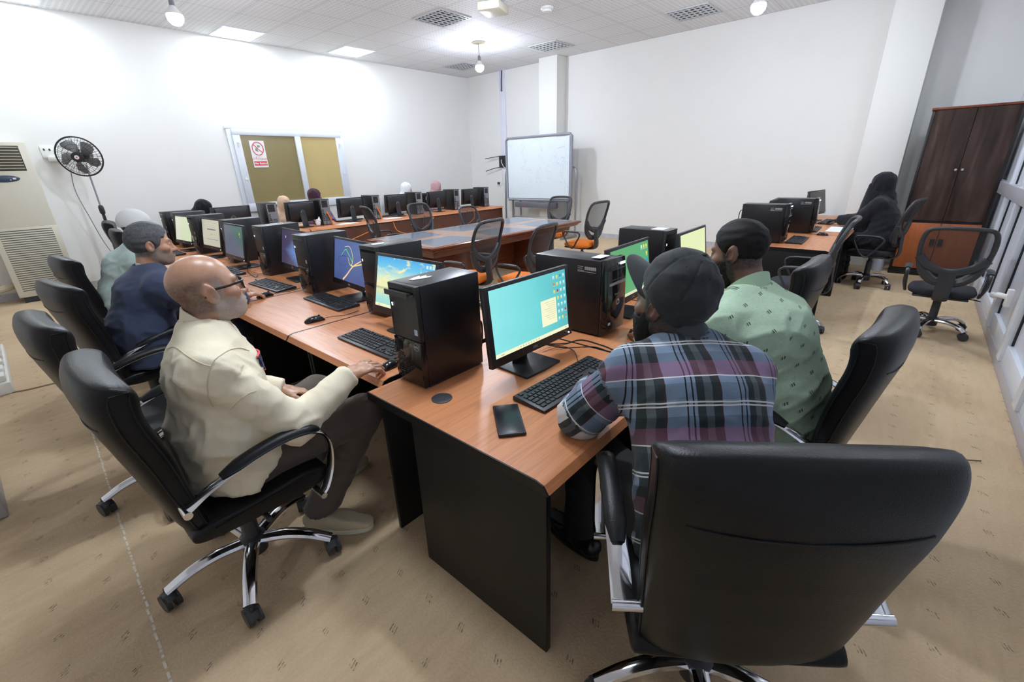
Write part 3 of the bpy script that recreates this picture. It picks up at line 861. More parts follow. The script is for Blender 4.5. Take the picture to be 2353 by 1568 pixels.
SW, SH = 0.525, 0.298     # lit area


def monitor(screen, tilt=8.0, z=1.02, back_logo=False):
    t = empty('monitor', (0, 0, 0), 0, 'x', 'monitor', 'black flat monitors')
    T = Matrix.Translation((0, 0, z - 0.75)) @ Matrix.Rotation(R_(-tilt), 4, 'Y')
    MB().box((-0.012, -0.29, -0.18), (0.012, 0.29, 0.175), T).build('bezel', PLA, t, bevel=0.003)
    MB().prism([(-0.012, -0.165), (-0.035, -0.12), (-0.05, -0.06), (-0.05, 0.08), (-0.03, 0.15), (-0.012, 0.165)], 1, -0.24, 0.24, T).build('back_cover', PLA, t, bevel=0.012)
    o = MB().quad((0.0127, -SW / 2, -0.14), (0.0127, SW / 2, -0.14), (0.0127, SW / 2, 0.158), (0.0127, -SW / 2, 0.158), T).build('screen', screen if screen else PLAG, t)
    if not back_logo: text_mesh('DELL', 0.016, T @ frame((0.0125, 0, -0.16), (0, 1, 0), (0, 0, 1)), 'bezel_lettering', LOGO, t)
    else: four_letter_logo(t, T @ Matrix.Translation((-0.052, 0, 0.0)) @ Matrix.Rotation(PI, 4, 'Z'), 0.033, LOGO)
    MB().cbox((0.0128, 0.262, -0.165), (0.003, 0.006, 0.006), T).build('power_light', LED, t)
    nk = spline([(-0.075, 0, 0.012), (-0.07, 0, 0.08), (-0.055, 0, 0.18), (-0.045, 0, z - 0.75)], 4)
    MB().tube(nk, 0.055, 4, ry=0.012, up=(1, 0, 0)).build('stand_neck', PLA, t, angle=30)
    MB().prism([(-0.16, -0.10), (-0.17, 0.0), (-0.16, 0.10), (-0.12, 0.12), (0.08, 0.125), (0.085, 0), (0.08, -0.125), (-0.12, -0.12)], 2, 0.0, 0.012).build('stand_base', PLA, t, bevel=0.003)
    return t, T


def put_mon(m, x, y, yaw, label):
    place(m, x, y, R_(yaw), 0.75); m['label'] = label


def overlay(t, T, name, rects, m, d=0.0006):
    """flat image content on the lit screen; coordinates 0..1 from the viewer's left and from the bottom"""
    g = MB()
    for r in rects:
        pts = r if isinstance(r[0], tuple) else [(r[0], r[1]), (r[2], r[1]), (r[2], r[3]), (r[0], r[3])]
        g.poly([(0.0127 + d, (u - 0.5) * SW, -0.14 + v * SH) for u, v in pts], T)
    sc = [c for c in t.children if c.name.startswith('screen')][0]
    o = g.build(name, m, sc); return o


E_CREAM = emi('screen_cream', (0.93, 0.93, 0.62)); E_TEXT = emi('screen_grey_text', (0.55, 0.53, 0.38))
E_Y = emi('icon_yellow', (0.85, 0.75, 0.08)); E_W = emi('icon_pale', (0.6, 0.85, 0.85)); E_R = emi('icon_red', (0.6, 0.03, 0.04)); E_B = emi('icon_blue', (0.02, 0.33, 0.62)); E_O = emi('icon_orange', (0.75, 0.22, 0.05))
E_DARK = emi('screen_dark_print', (0.12, 0.12, 0.16))


def icon_grid(t, T, u0, v0, du, dv, cols, s=0.03):
    mm = {'y': E_Y, 'w': E_W, 'r': E_R, 'b': E_B, 'o': E_O}
    by = {}
    for j, row in enumerate(cols):
        for i, ch in enumerate(row):
            if ch in mm:
                u = u0 + i * du; v = v0 - j * dv
                by.setdefault(ch, []).append((u - s * 0.4, v - s * 0.7, u + s * 0.4, v + s * 0.7))
                by.setdefault('w', []).append((u - s * 0.55, v - s * 1.15, u + s * 0.55, v - s * 1.0))
    for ch, rs in by.items(): overlay(t, T, 'desktop_icons', rs, mm[ch])


def bar(t, T, col=E_CREAM):
    overlay(t, T, 'taskbar', [(0, 0, 1, 0.06)], col)
    overlay(t, T, 'taskbar_icons', [(0.30 + 0.035 * k, 0.018, 0.312 + 0.035 * k, 0.042) for k in range(8)] + [(0.95, 0.02, 0.965, 0.042), (0.06, 0.02, 0.10, 0.035)], E_TEXT, 0.001)


teal = emi_grad('screen_teal', lambda b, y, z, g: b.ramp(b.math('ADD', b.math('MULTIPLY', y, 0.8), b.math('MULTIPLY', b.noise(g, 3, 2), 0.15)), [(0.0, (0.30, 0.83, 0.84)), (0.5, (0.17, 0.68, 0.70)), (1.0, (0.06, 0.43, 0.48))]))
m1, T1 = monitor(teal, 5.8)
put_mon(m1, 1.519, 1.23, -91.6, 'monitor with teal screen and a yellow note, in front of the plaid shirt man')
bar(m1, T1)
overlay(m1, T1, 'sticky_note', [(0.615, 0.18, 0.835, 0.60)], E_CREAM, 0.0009)
overlay(m1, T1, 'note_text', [(0.66 + 0.05 * (k * 7 % 3) * 0.5, 0.55 - 0.035 * k, 0.82, 0.556 - 0.035 * k) for k in range(9)], E_TEXT, 0.0012)
icon_grid(m1, T1, 0.82, 0.92, 0.05, 0.115, ['wybw', 'oyww', 'yrww', ' yww', ' www', ' wwr', ' wyo'])


def beach(b, y, z, g):
    sky = b.ramp(z, [(0.0, (0.30, 0.72, 0.70)), (0.2, (0.45, 0.78, 0.70)), (0.34, (0.80, 0.80, 0.42)), (0.38, (0.42, 0.52, 0.38)), (0.41, (0.92, 0.85, 0.42)), (0.6, (0.70, 0.86, 0.62)), (0.8, (0.16, 0.58, 0.85)), (1.0, (0.07, 0.42, 0.80))])
    cl = b.noise(b.mapping(g, scale=(1, 3.0, 4.2), rot=(0.5, 0, 0)), 1.5, 5, 0.6)
    up = b.math('GREATER_THAN', z, 0.45)
    f = b.math('MULTIPLY', b.ramp(cl, [(0.53, (0, 0, 0)), (0.66, (1, 1, 1))]), up)
    return b.mix(f, sky, (0.95, 0.88, 0.42))


m2, T2 = monitor(emi_grad('screen_beach', beach), 13)
put_mon(m2, 1.465, 2.115, 181, 'monitor with sunny beach picture, in front of the bald man')
bar(m2, T2)
overlay(m2, T2, 'desktop_icons', [(0.86 + 0.05 * i, 0.90 - 0.11 * j, 0.895 + 0.05 * i, 0.96 - 0.11 * j) for i in range(3) for j in range(2)], E_W)
bluev = emi_grad('screen_periwinkle', lambda b, y, z, g: b.ramp(b.math('ADD', z, b.math('MULTIPLY', b.noise(g, 2.5, 2), 0.3)), [(0.1, (0.065, 0.09, 0.25)), (0.9, (0.10, 0.15, 0.36))]))
m3, T3 = monitor(bluev, 11)
put_mon(m3, 1.675, 3.06, 175, 'monitor with coloured curved strokes on blue, by the keyboard behind the lone mouse')
def stroke(t, T, name, pts, w, m):
    P = spline(pts, 6); L_ = []; Rr = []
    for i, p in enumerate(P):
        a = P[max(0, i - 1)]; c = P[min(len(P) - 1, i + 1)]
        dx, dy = c[0] - a[0], (c[1] - a[1]) * SH / SW; l = math.hypot(dx, dy) or 1
        ww = w * (0.4 + 0.6 * i / len(P))
        L_.append((p[0] - dy / l * ww, p[1] + dx / l * ww * SW / SH)); Rr.append((p[0] + dy / l * ww, p[1] - dx / l * ww * SW / SH))
    overlay(t, T, name, [(L_[i], L_[i + 1], Rr[i + 1], Rr[i]) for i in range(len(P) - 1)], m, 0.0008)
stroke(m3, T3, 'picture_stroke', [(0.95, 0.66), (0.62, 0.42), (0.42, 0.16), (0.30, 0.02)], 0.016, emi('stroke_peach', (0.95, 0.62, 0.32)))
stroke(m3, T3, 'picture_stroke', [(0.22, 0.60), (0.36, 0.78), (0.44, 0.72), (0.60, 0.50)], 0.008, emi('stroke_green', (0.15, 0.75, 0.25)))
stroke(m3, T3, 'picture_stroke', [(0.34, 0.85), (0.50, 0.86), (0.60, 0.62), (0.56, 0.40)], 0.008, emi('stroke_yellow', (0.85, 0.75, 0.12)))
stroke(m3, T3, 'picture_stroke', [(0.44, 0.62), (0.56, 0.42), (0.95, 0.55)], 0.010, emi('stroke_yellow', (0.85, 0.75, 0.12)))
stroke(m3, T3, 'picture_stroke', [(0.50, 0.45), (0.26, 0.36), (0.14, 0.46), (0.22, 0.60), (0.55, 0.62)], 0.005, emi('stroke_indigo', (0.05, 0.06, 0.32)))
viol = emi_grad('screen_violet', lambda b, y, z, g: b.mix(b.ramp(b.math('ADD', b.math('SUBTRACT', y, b.math('MULTIPLY', b.math('ABSOLUTE', b.math('SUBTRACT', z, 0.42)), 1.1)), b.math('MULTIPLY', b.noise(g, 5, 3), 0.3)), [(0.25, (0, 0, 0)), (0.75, (1, 1, 1))]), (0.065, 0.05, 0.11), (0.13, 0.27, 0.62)))
m4, T4 = monitor(viol, 12)
put_mon(m4, 1.72, 4.10, 176, 'monitor with dark violet screen and blue glow, half behind a tower')
overlay(m4, T4, 'pointer_mark', [[(0.16, 0.78), (0.20, 0.86), (0.19, 0.76)]], E_W)
gren = emi_grad('screen_dark_green', lambda b, y, z, g: b.mix(b.ramp(b.math('SUBTRACT', b.math('ADD', y, z), 1.0), [(0.05, (0, 0, 0)), (0.5, (1, 1, 1))]), b.mix(b.noise(g, 4, 2), (0.075, 0.085, 0.14), (0.11, 0.13, 0.18)), (0.035, 0.12, 0.10)))
m5, T5 = monitor(gren, 9)
put_mon(m5, 1.60, 5.18, 179, 'monitor with dark greenish screen right behind the navy blazer man\'s view')
overlay(m5, T5, 'desktop_icons', [(0.82, 0.72, 0.88, 0.80), (0.86, 0.64, 0.90, 0.70)], emi('icon_olive', (0.4, 0.35, 0.08)))
m6, T6 = monitor(emi('screen_document_cream', (0.52, 0.50, 0.40)), 9.5)
put_mon(m6, 1.69, 6.18, 182, 'monitor with a cream document page on screen')
overlay(m6, T6, 'document_text', [(0.30, 0.62, 0.80, 0.66), (0.24, 0.25, 0.90, 0.265), (0.45, 0.45, 0.6, 0.46)], E_DARK)
m7, T7 = monitor(emi('screen_pale_green', (0.60, 0.68, 0.46)), 12)
put_mon(m7, 1.64, 7.08, 184, 'monitor with pale green window, farthest lit screen of the left row')
overlay(m7, T7, 'side_pane', [(0.0, 0.0, 0.32, 0.97)], emi('screen_pane', (0.66, 0.68, 0.56)))
grn = emi_grad('screen_green', lambda b, y, z, g: b.ramp(b.math('ADD', y, b.math('MULTIPLY', z, -0.3)), [(0.0, (0.12, 0.40, 0.16)), (1.0, (0.10, 0.42, 0.21))]))
m8, T8 = monitor(grn, 8)
put_mon(m8, 2.55, 1.26, -88, 'monitor with green screen behind the large glossy tower')
bar(m8, T8, emi('taskbar_pale', (0.72, 0.80, 0.55)))
icon_grid(m8, T8, 0.80, 0.90, 0.07, 0.16, ['wyy', '  y', '  b'], 0.05)
m9, T9 = monitor(emi('screen_pale_yellow', (0.78, 0.88, 0.50)), 8)
put_mon(m9, 3.34, 1.165, -88, 'monitor with pale yellow screen beside the green shirt man\'s head')
m10, T10 = monitor(None, 12)
put_mon(m10, 8.35, 1.14, -102, 'dark monitor facing the woman in the black veil')
m11, T11 = monitor(None, 6)
put_mon(m11, 6.42, 1.30, -86, 'dark monitor between the two large towers at right rear')
mf, Tf = monitor(None, 6, back_logo=True)
put_mon(mf, 2.62, 8.32, 92, 'monitor seen from behind, leftmost of the far row, by the bent head in black')
for x, a, lb in ((3.735, 94, 'monitor of the far row seen from behind, hiding the light beige headscarf'), (4.71, 92, 'monitor of the far row seen from behind, right of the maroon headscarf'), (5.77, 91, 'monitor of the far row seen from behind, left below the white headscarf'), (6.87, 91, 'monitor of the far row seen from behind, below the pink headscarf'), (7.93, 90, 'monitor of the far row seen from behind, rightmost one')):
    dup(mf, x, 8.28, R_(a), lb, 0.75)

# ---- keyboards and mice
def keyboard(detail=True):
    """keys face up, user sits at -y side; 0.54 x 0.17"""
    t = empty('keyboard', (0, 0, 0), 0, 'x', 'keyboard', 'black keyboards')
    MB().prism([(-0.085, 0.004), (-0.085, 0.012), (0.07, 0.024), (0.085, 0.020), (0.085, 0.003), (0.07, 0.0), (-0.07, 0.0)], 0, -0.272, 0.272).build('keyboard_body', PLA, t, bevel=0.003)
    keys = []
    k = 0.0228; x0 = -0.258
    def row(y, items, x=x0):
        for w in items:
            if w > 0: keys.append((x + w * k / 2, y, w * k - 0.004))
            x += abs(w) * k
    row(0.062, [1, -.7, 1, 1, 1, 1, -.5, 1, 1, 1, 1, -.5, 1, 1, 1, 1, -.45, 1, 1, 1, -.45, 1, 1, 1])
    row(0.033, [1] * 13 + [2, -.3, 1, 1, 1, -.3, 1, 1, 1, 1])
    row(0.011, [1.5] + [1] * 12 + [1.5, -.3, 1, 1, 1, -.3, 1, 1, 1, 1])
    row(-0.011, [1.8] + [1] * 11 + [2.2, -3.6, 1, 1, 1])
    row(-0.033, [2.3] + [1] * 10 + [2.7, -1.3, 1, -1.3, 1, 1, 1, 1])
    row(-0.055, [1.4, 1.2, 1.2, 6.2, 1.3, 1.3, 1.2, 1.2, -.3, 1, 1, 1, -.3, 2, 1])
    def kb(m, w, T=None):
        a, b2 = w / 2, 0.0092 if True else 0
        m.loft([[(-a, -b2, 0), (a, -b2, 0), (a, b2, 0), (-a, b2, 0)], [(-a + 0.0015, -b2 + 0.0012, 0.006), (a - 0.0015, -b2 + 0.0012, 0.006), (a - 0.0015, b2 - 0.002, 0.006), (-a + 0.0015, b2 - 0.002, 0.006)]], T=T)
    tilt = math.atan2(0.012, 0.155)
    cache = {}; rest = MB()
    for i, (x, y, w) in enumerate(keys):
        z = 0.012 + (y + 0.085) * 0.012 / 0.155 - 0.001
        if detail and i < 100:
            wk = round(w, 4)
            if wk not in cache:
                m = MB(); kb(m, wk); o = m.build('key', KEY, t); cache[wk] = o
            else:
                o = cache[wk].copy(); COL.objects.link(o); o.parent = t
            o.location = (x, y, z); o.rotation_euler = (tilt, 0, 0)
        else:
            kb(rest, w, Matrix.Translation((x, y, z)) @ Matrix.Rotation(tilt, 4, 'X'))
    if rest.v:
        o = rest.build('keys', KEY, t); o['kind'] = 'stuff'
    return t


k1 = keyboard(True); place(k1, 1.475, 0.985, R_(-2), 0.7505); k1['label'] = 'black keyboard before the teal screen, by the plaid sleeve'
dup(k1, 1.215, 2.09, R_(-90), 'black keyboard by the bald man\'s mouse hand', 0.7505)
dup(k1, 1.495, 3.12, R_(-91), 'black keyboard before the screen with coloured strokes', 0.7505)
kf = keyboard(False)
place(kf, 1.445, 4.04, R_(-88), 0.7505); kf['label'] = 'black keyboard in front of the navy blazer man'
dup(kf, 2.62, 0.96, R_(0), 'black keyboard partly hidden behind the black cap', 0.7505)
dup(kf, 1.42, 5.05, R_(-90), 'black keyboard before the dark greenish screen', 0.7505)
dup(kf, 1.42, 7.0, R_(-90), 'black keyboard before the pale green screen', 0.7505)
dup(kf, 6.17, 0.955, R_(2), 'black keyboard right beside the nearer large tower at right rear', 0.7505)
dup(kf, 7.28, 0.985, R_(2), 'black keyboard right beside the farther large tower', 0.7505)
dup(kf, 8.19, 0.92, R_(-4), 'black keyboard by the gloved hand of the woman in the black veil', 0.7505)
for x, lb in ((4.75, 'black keyboard beneath the far row monitor right of the maroon headscarf'), (5.75, 'black keyboard beneath the far row monitor near the white headscarf'), (7.95, 'black keyboard beneath the rightmost far row monitor')):
    dup(kf, x, 8.485, PI, lb, 0.7505)


def mouse():
    t = empty('computer_mouse', (0, 0, 0), 0, 'x', 'mouse', 'black computer mice')
    prof = [(-0.058, 0.010), (-0.05, 0.024), (-0.02, 0.036), (0.015, 0.037), (0.045, 0.025), (0.06, 0.012)]
    rings = []
    for x, h in [(-0.062, 0.004)] + prof + [(0.064, 0.005)]:
        w = 0.034 * math.sqrt(max(0.05, 1 - (x / 0.068) ** 2)) ** 0.6 * (1 - 0.08 * math.cos(x * 30))
        rings.append([(x, w * math.cos(a) * (1 if math.sin(a) > 0 else 0.94), 0.002 + max(0, math.sin(a)) ** 0.8 * h if math.sin(a) > 0 else 0.002 + 0.002 * math.sin(a)) for a in np.linspace(0, 2 * PI, 17)[:-1]])
    MB().loft(rings).build('mouse_shell', PLAG, t, angle=80, sub=1)
    MB().cyl((0.032, -0.004, 0.032), (0.032, 0.004, 0.032), 0.008, 12).build('scroll_wheel', GRAYP, t)
    MB().tube(spline([(0.062, 0, 0.008), (0.12, 0.01, 0.004), (0.20, -0.02, 0.003), (0.30, 0.01, 0.003)], 6), 0.002, 5).build('mouse_cord', CABLE, t)
    return t


mm = mouse(); place(mm, 1.205, 2.785, R_(-8), 0.7505); mm['label'] = 'lone black mouse in the middle of the left desk'
dup(mm, 1.095, 1.775, R_(8), 'black mouse under the bald man\'s right hand', 0.7505)
dup(mm, 1.265, 3.725, R_(5), 'black mouse under the navy blazer man\'s hand', 0.7505)
dup(mm, 6.76, 0.79, R_(95), 'black mouse on the right rear desk near the white sheet', 0.7505)

# phone, grommet, sheets, pen, cables
ph = empty('mobile_phone', (1.075, 0.985, 0.751), R_(49), 'black mobile phone lying on the nearest desk by the keyboard', 'phone')
MB().box((-0.108, -0.051, 0), (0.108, 0.051, 0.013)).build('phone_case', PLA, ph, bevel=0.005, seg=3)
MB().box((-0.101, -0.045, 0.0125), (0.101, 0.045, 0.0137)).build('phone_screen', mat('phone_glass', (0.008, 0.008, 0.012), 0.3), ph, bevel=0.0005)
gm = tag(MB().lathe([(0.044, 0), (0.044, 0.003), (0.037, 0.005), (0.0, 0.004)], 28).build('cable_grommet', GRAYP), 'round black cable grommet in the nearest desk top', 'cable cover'); gm.location = (1.035, 1.325, 0.7503)
sh = tag(MB().box((0, 0, 0), (0.55, 0.26, 0.0015)).build('paper_sheet', PAPER), 'white sheet of paper on the right rear desk', 'paper'); sh.location = (7.16, 0.56, 0.7505)
pn = tag(MB().tube([(1.455, 4.42, 0.757), (1.445, 4.30, 0.757)], 0.006, 8).build('pen', PLA), 'black pen on the desk beyond the navy blazer man\'s hand', 'pen')
pc_ = tag(MB().prism([(1.40, 4.20), (1.47, 4.19), (1.455, 4.29), (1.395, 4.30)], 2, 0.7505, 0.752).build('paper_note', PAPER), 'small white note beside the keyboard near the navy blazer man\'s hand', 'paper')
CB = 'loose black cables on the desks'
def cable(pts, r, label, m=CABLE, g=CB):
    o = MB().tube(spline(pts, 8), r, 6).build('cable', m); return tag(o, label, 'cable', g)
cable([(1.70, 1.30, 0.79), (1.85, 1.26, 0.755), (1.95, 1.22, 0.754), (1.945, 1.08, 0.754), (1.93, 0.98, 0.754), (2.05, 0.93, 0.754)], 0.0035, 'thicker black cable from the teal monitor toward the glossy tower')
cable([(1.68, 1.31, 0.80), (1.80, 1.23, 0.754), (1.90, 1.12, 0.754), (1.90, 1.00, 0.754), (1.99, 0.92, 0.754)], 0.003, 'second black cable running past the plaid shirt man\'s keyboard')
cable([(1.62, 1.33, 0.80), (1.80, 1.29, 0.754), (1.80, 1.18, 0.754), (1.69, 1.075, 0.754)], 0.0025, 'thin cable curling from the teal monitor down to its keyboard')
cable([(1.55, 4.62, 0.754), (1.50, 4.55, 0.754), (1.56, 4.9, 0.754), (1.70, 5.2, 0.754)], 0.003, 'black cable on the desk before the dark greenish screen')
CO = 'orange cables hanging from the far desks'
cable([(5.30, 7.79, 0.70), (5.36, 7.74, 0.52), (5.7, 7.73, 0.44), (6.15, 7.72, 0.58), (6.3, 7.74, 0.70)], 0.009, 'orange cable sagging under the far desks behind the left netting chair', ORANGEC, CO)
cable([(7.50, 8.10, 0.80), (7.52, 7.80, 0.77), (7.50, 7.76, 0.55), (7.0, 7.74, 0.38), (6.5, 7.74, 0.36)], 0.009, 'orange cable dropping from the far desk beside the pink headscarf\'s tower', ORANGEC, CO)
cable([(3.3, 7.72, 0.009), (3.45, 7.74, 0.12), (3.6, 7.76, 0.30), (4.2, 7.76, 0.45), (4.7, 7.76, 0.58)], 0.008, 'orange cable climbing along the brown desk front at left', ORANGEC, CO)
for x, y0 in ((4.14, 8.148), (5.20, 8.148)):
    cable([(x, y0 + 0.005, 0.99), (x + 0.03, y0 - 0.02, 0.9), (x + 0.06, y0 - 0.03, 0.80), (x + 0.06, y0 - 0.05, 0.755)], 0.012, 'orange cable down the back of the far tower, %s' % ('left one of two' if x < 5 else 'right one of two'), ORANGEC, CO)
for x, lb in ((4.55, 'white papers on the far desk below the maroon headscarf\'s neighbour monitor'), (5.55, 'white papers on the far desk left of the left netting chair')):
    o = tag(MB().box((-0.22, -0.11, 0), (0.16, 0.09, 0.006)).build('paper_sheet', PAPER), lb, 'paper'); o.location = (x - 0.1, 8.0, 0.7505)
tis = tag(MB().ball((0, 0, 0.07), (0.05, 0.04, 0.07), 8).add([(-0.03, 0, 0.08), (0.05, 0.03, 0.17), (0.04, -0.04, 0.09), (-0.09, -0.02, 0.13)], [(0, 1, 2), (0, 2, 3)]).build('crumpled_tissue', PAPER), 'crumpled white tissue on the far desk left of the tower under the maroon headscarf', 'tissue'); tis.location = (3.93, 8.12, 0.7505)

# ------------------------------------------------------------------ whiteboard on stand
wb = empty('whiteboard', (9.08, 7.08, 0), 0, 'large white writing board with a grey frame on a tubular stand', 'whiteboard')
BF = mat('board_grey_frame', (0.30, 0.31, 0.36), 0.4)
def wbm():
    m = mat('board_surface', (0.78, 0.85, 0.90), 0.25)
    b = NB(m); co = b.coord()
    n = b.noise(b.mapping(co, scale=(1, 1.5, 1)), 2.5, 6, 0.5); n2 = b.noise(co, 28, 3)
    f = b.math('MULTIPLY', b.ramp(n, [(0.45, (0, 0, 0)), (0.75, (1, 1, 1))]), b.ramp(n2, [(0.5, (0, 0, 0)), (0.7, (1, 1, 1))]))
    b.put(b.bsdf().inputs['Base Color'], b.mix(b.math('MULTIPLY', f, 0.55), (0.74, 0.82, 0.87), (0.35, 0.42, 0.48)))
    return m
MB().box((-0.02, -0.93, 0.92), (0.015, 0.93, 2.27)).build('board_surface', wbm(), wb)
fl = spline([(0, -0.93, 0.88), (0, 0.93, 0.88), (0, 0.975, 0.925), (0, 0.975, 2.27), (0, 0.93, 2.315), (0, -0.93, 2.315), (0, -0.975, 2.27), (0, -0.975, 0.925)], 1, closed=True)
MB().tube(fl, 0.045, 8, closed=True, ry=0.03).build('board_frame', BF, wb)
text_mesh('IQ Board', 0.06, frame((-0.034, 0.76, 2.315), (0, -1, 0), (0, 0, 1)), 'frame_lettering', PAPER, wb, font_bold=True)
MB().box((-0.10, -0.62, 0.70), (0.0, 0.67, 0.83)).build('pen_tray', mat('tray_grey', (0.14, 0.14, 0.17), 0.4), wb, bevel=0.012)
MB().cbox((-0.102, 0.36, 0.745), (0.004, 0.07, 0.016)).build('tray_sticker', RED, wb)
m = MB()
for k in range(6): m.cbox((-0.0215, -0.62 - 0.035 * k, 2.03 + 0.006 * k), (0.001, 0.02, 0.02))
for k in range(3): m.cbox((-0.0215, -0.72 - 0.03 * k, 1.83), (0.001, 0.022, 0.018))
m.build('faded_handwriting', mat('faded_marker', (0.62, 0.55, 0.65), 0.5), wb)
for s, nm in ((-1, 'r'), (1, 'l')):
    MB().tube([(0.06, s * 0.86, 2.0), (0.06, s * 0.86, 0.05)], 0.03, 10).build('stand_leg', GRY, wb)
    MB().tube(spline([(0.08, s * 0.96, 1.62), (0.07, s * 1.02, 1.60), (0.05, s * 1.07, 1.52), (0.04, s * 1.08, 1.2), (0.03, s * 1.09, 0.06)], 5), 0.022, 8).build('stand_side_tube', GRY, wb)
    MB().box((-0.28, s * 0.9 - 0.03, 0.02), (0.36, s * 0.9 + 0.03, 0.06)).build('stand_foot', GRY, wb, bevel=0.005)
MB().tube([(0.06, -0.86, 0.45), (0.06, 0.86, 0.45)], 0.02, 8).build('stand_crossbar', GRY, wb)
MB().tube([(0.07, 0.62, 0.9), (0.07, 0.60, 0.06)], 0.025, 8).build('stand_leg', GRY, wb)

# conduit, router, sockets on the back wall near the corner
cd = empty('cable_trunking', (XB, 8.60, 0), 0, 'white cable trunking down the back wall near the corner, cover off at top', 'conduit')
MB().box((-0.05, -0.09, 1.25), (0, 0.09, 3.46)).build('trunking_cover', mat('bluish_white_plastic', (0.74, 0.74, 0.84), 0.5), cd, bevel=0.004)
MB().box((-0.05, 0.06, 3.46), (0, 0.09, ZC)).box((-0.05, -0.09, 3.46), (0, -0.06, ZC)).box((-0.012, -0.06, 3.46), (0, 0.06, ZC)).build('open_trunking', mat('bluish_white_plastic', (0.74, 0.74, 0.84), 0.5), cd)
MB().tube(spline([(-0.03, 0.01, 3.40), (-0.035, 0.02, 3.6), (-0.03, 0.0, ZC)], 4), 0.012, 6).build('exposed_cable', CABLE, cd)
MB().box((-0.06, -0.10, 1.06), (0, 0.04, 1.72)).build('junction_cover', WHT, cd, bevel=0.006)
MB().tube(spline([(-0.03, 0.0, 1.06), (-0.03, 0.01, 0.6), (-0.03, -0.02, 0.12)], 4), 0.014, 6).build('lower_hose', GRY, cd)
ro = empty('wifi_router', (XB - 0.055, 8.60, 1.80), 0, 'black wireless router with thin antennas on the wall left of the board', 'router')
MB().box((-0.02, -0.16, -0.15), (0.02, 0.16, 0.15)).build('router_body', PLAG, ro, bevel=0.005)
for z, dz in ((0.14, -0.05), (-0.14, -0.09)):
    MB().tube([(-0.02, 0.14, z), (-0.05, 0.32, z - 0.02), (-0.07, 0.62, z + dz)], 0.010, 6).build('router_antenna', PLA, ro)
MB().tube(spline([(-0.035, 0.05, 0.05), (-0.10, 0.0, 0.0), (-0.09, -0.06, -0.12), (-0.03, -0.08, -0.16)], 5), 0.008, 6).build('router_cable', WHT, ro)
so = empty('wall_socket', (XB - 0.02, 8.86, 1.25), 0, 'white wall socket with small plug left of the writing board', 'socket')
MB().box((0, -0.09, -0.07), (0.02, 0.07, 0.07)).build('socket_plate', WHT, so, bevel=0.005)
MB().box((-0.02, -0.06, -0.03), (0, 0.02, 0.03)).build('plug', GRAYP, so)
so = empty('wall_socket', (0.87, YA - 0.02, 2.06), 0, 'white double wall socket behind the standing fan', 'socket')
MB().box((-0.06, 0, -0.085), (0.10, 0.02, 0.08)).build('socket_plate', WHT, so, bevel=0.005)
MB().cbox((0.05, -0.005, -0.1), (0.12, 0.06, 0.07)).build('plug', WHT, so, bevel=0.006)
MB().cbox((-0.02, -0.002, 0.03), (0.02, 0.003, 0.03)).cbox((0.04, -0.002, 0.03), (0.02, 0.003, 0.03)).build('socket_switch', GRAYP, so)

# ------------------------------------------------------------------ standing air conditioner
ac = empty('air_conditioner', (0.315, 9.50, 0), 0, 'tall cream floor standing air conditioner cut by the left frame edge', 'air conditioner')
MB().box((-0.34, 0, 0.08), (0.34, 0.38, 2.17)).build('cabinet_body', CREAM, ac, bevel=0.015)
MB().box((-0.30, 0.02, 0), (0.30, 0.36, 0.09)).build('plinth', GRAYP, ac)
MB().box((-0.29, -0.003, 1.80), (0.255, 0.01, 2.12)).build('outlet_recess', mat('outlet_dark', (0.035, 0.045, 0.035), 0.7), ac, bevel=0.001)
m = MB()
for k in range(8):
    z = 1.83 + k * 0.038
    m.tube([(-0.28, -0.004, z), (0.0, -0.012, z + 0.002), (0.245, -0.004, z)], 0.009, 6, ry=0.011)
m.build('outlet_louvres', mat('louvre_tan', (0.36, 0.31, 0.22), 0.5), ac)
MB().lathe([(1, 0), (1, 0.006), (0.9, 0.009), (0, 0.009)], 28, frame((0.0, 0, 1.70), (0.155, 0, 0), (0, 0, 1)) @ Matrix.Diagonal((0.155, 0.045, 1, 1))).build('control_panel', mat('control_navy', (0.05, 0.08, 0.12), 0.2), ac)
MB().cbox((0.10, -0.010, 1.70), (0.03, 0.003, 0.02)).cbox((0.06, -0.010, 1.685), (0.015, 0.003, 0.01)).build('control_buttons', WHT, ac)
MB().box((-0.335, -0.006, 0.12), (0.335, 0.004, 1.05)).build('intake_panel', CREAM, ac, bevel=0.004)
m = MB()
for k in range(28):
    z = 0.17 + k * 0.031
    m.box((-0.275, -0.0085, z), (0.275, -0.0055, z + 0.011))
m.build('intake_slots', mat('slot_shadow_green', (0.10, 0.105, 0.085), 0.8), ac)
MB().tube(spline([(-0.35, 0.2, 0.25), (-0.5, 0.15, 0.22), (-0.8, 0.2, 0.2), (-1.1, 0.3, 0.25)], 5), 0.05, 10).build('insulated_pipe', mat('beige_insulation', (0.55, 0.48, 0.36), 0.8), ac)

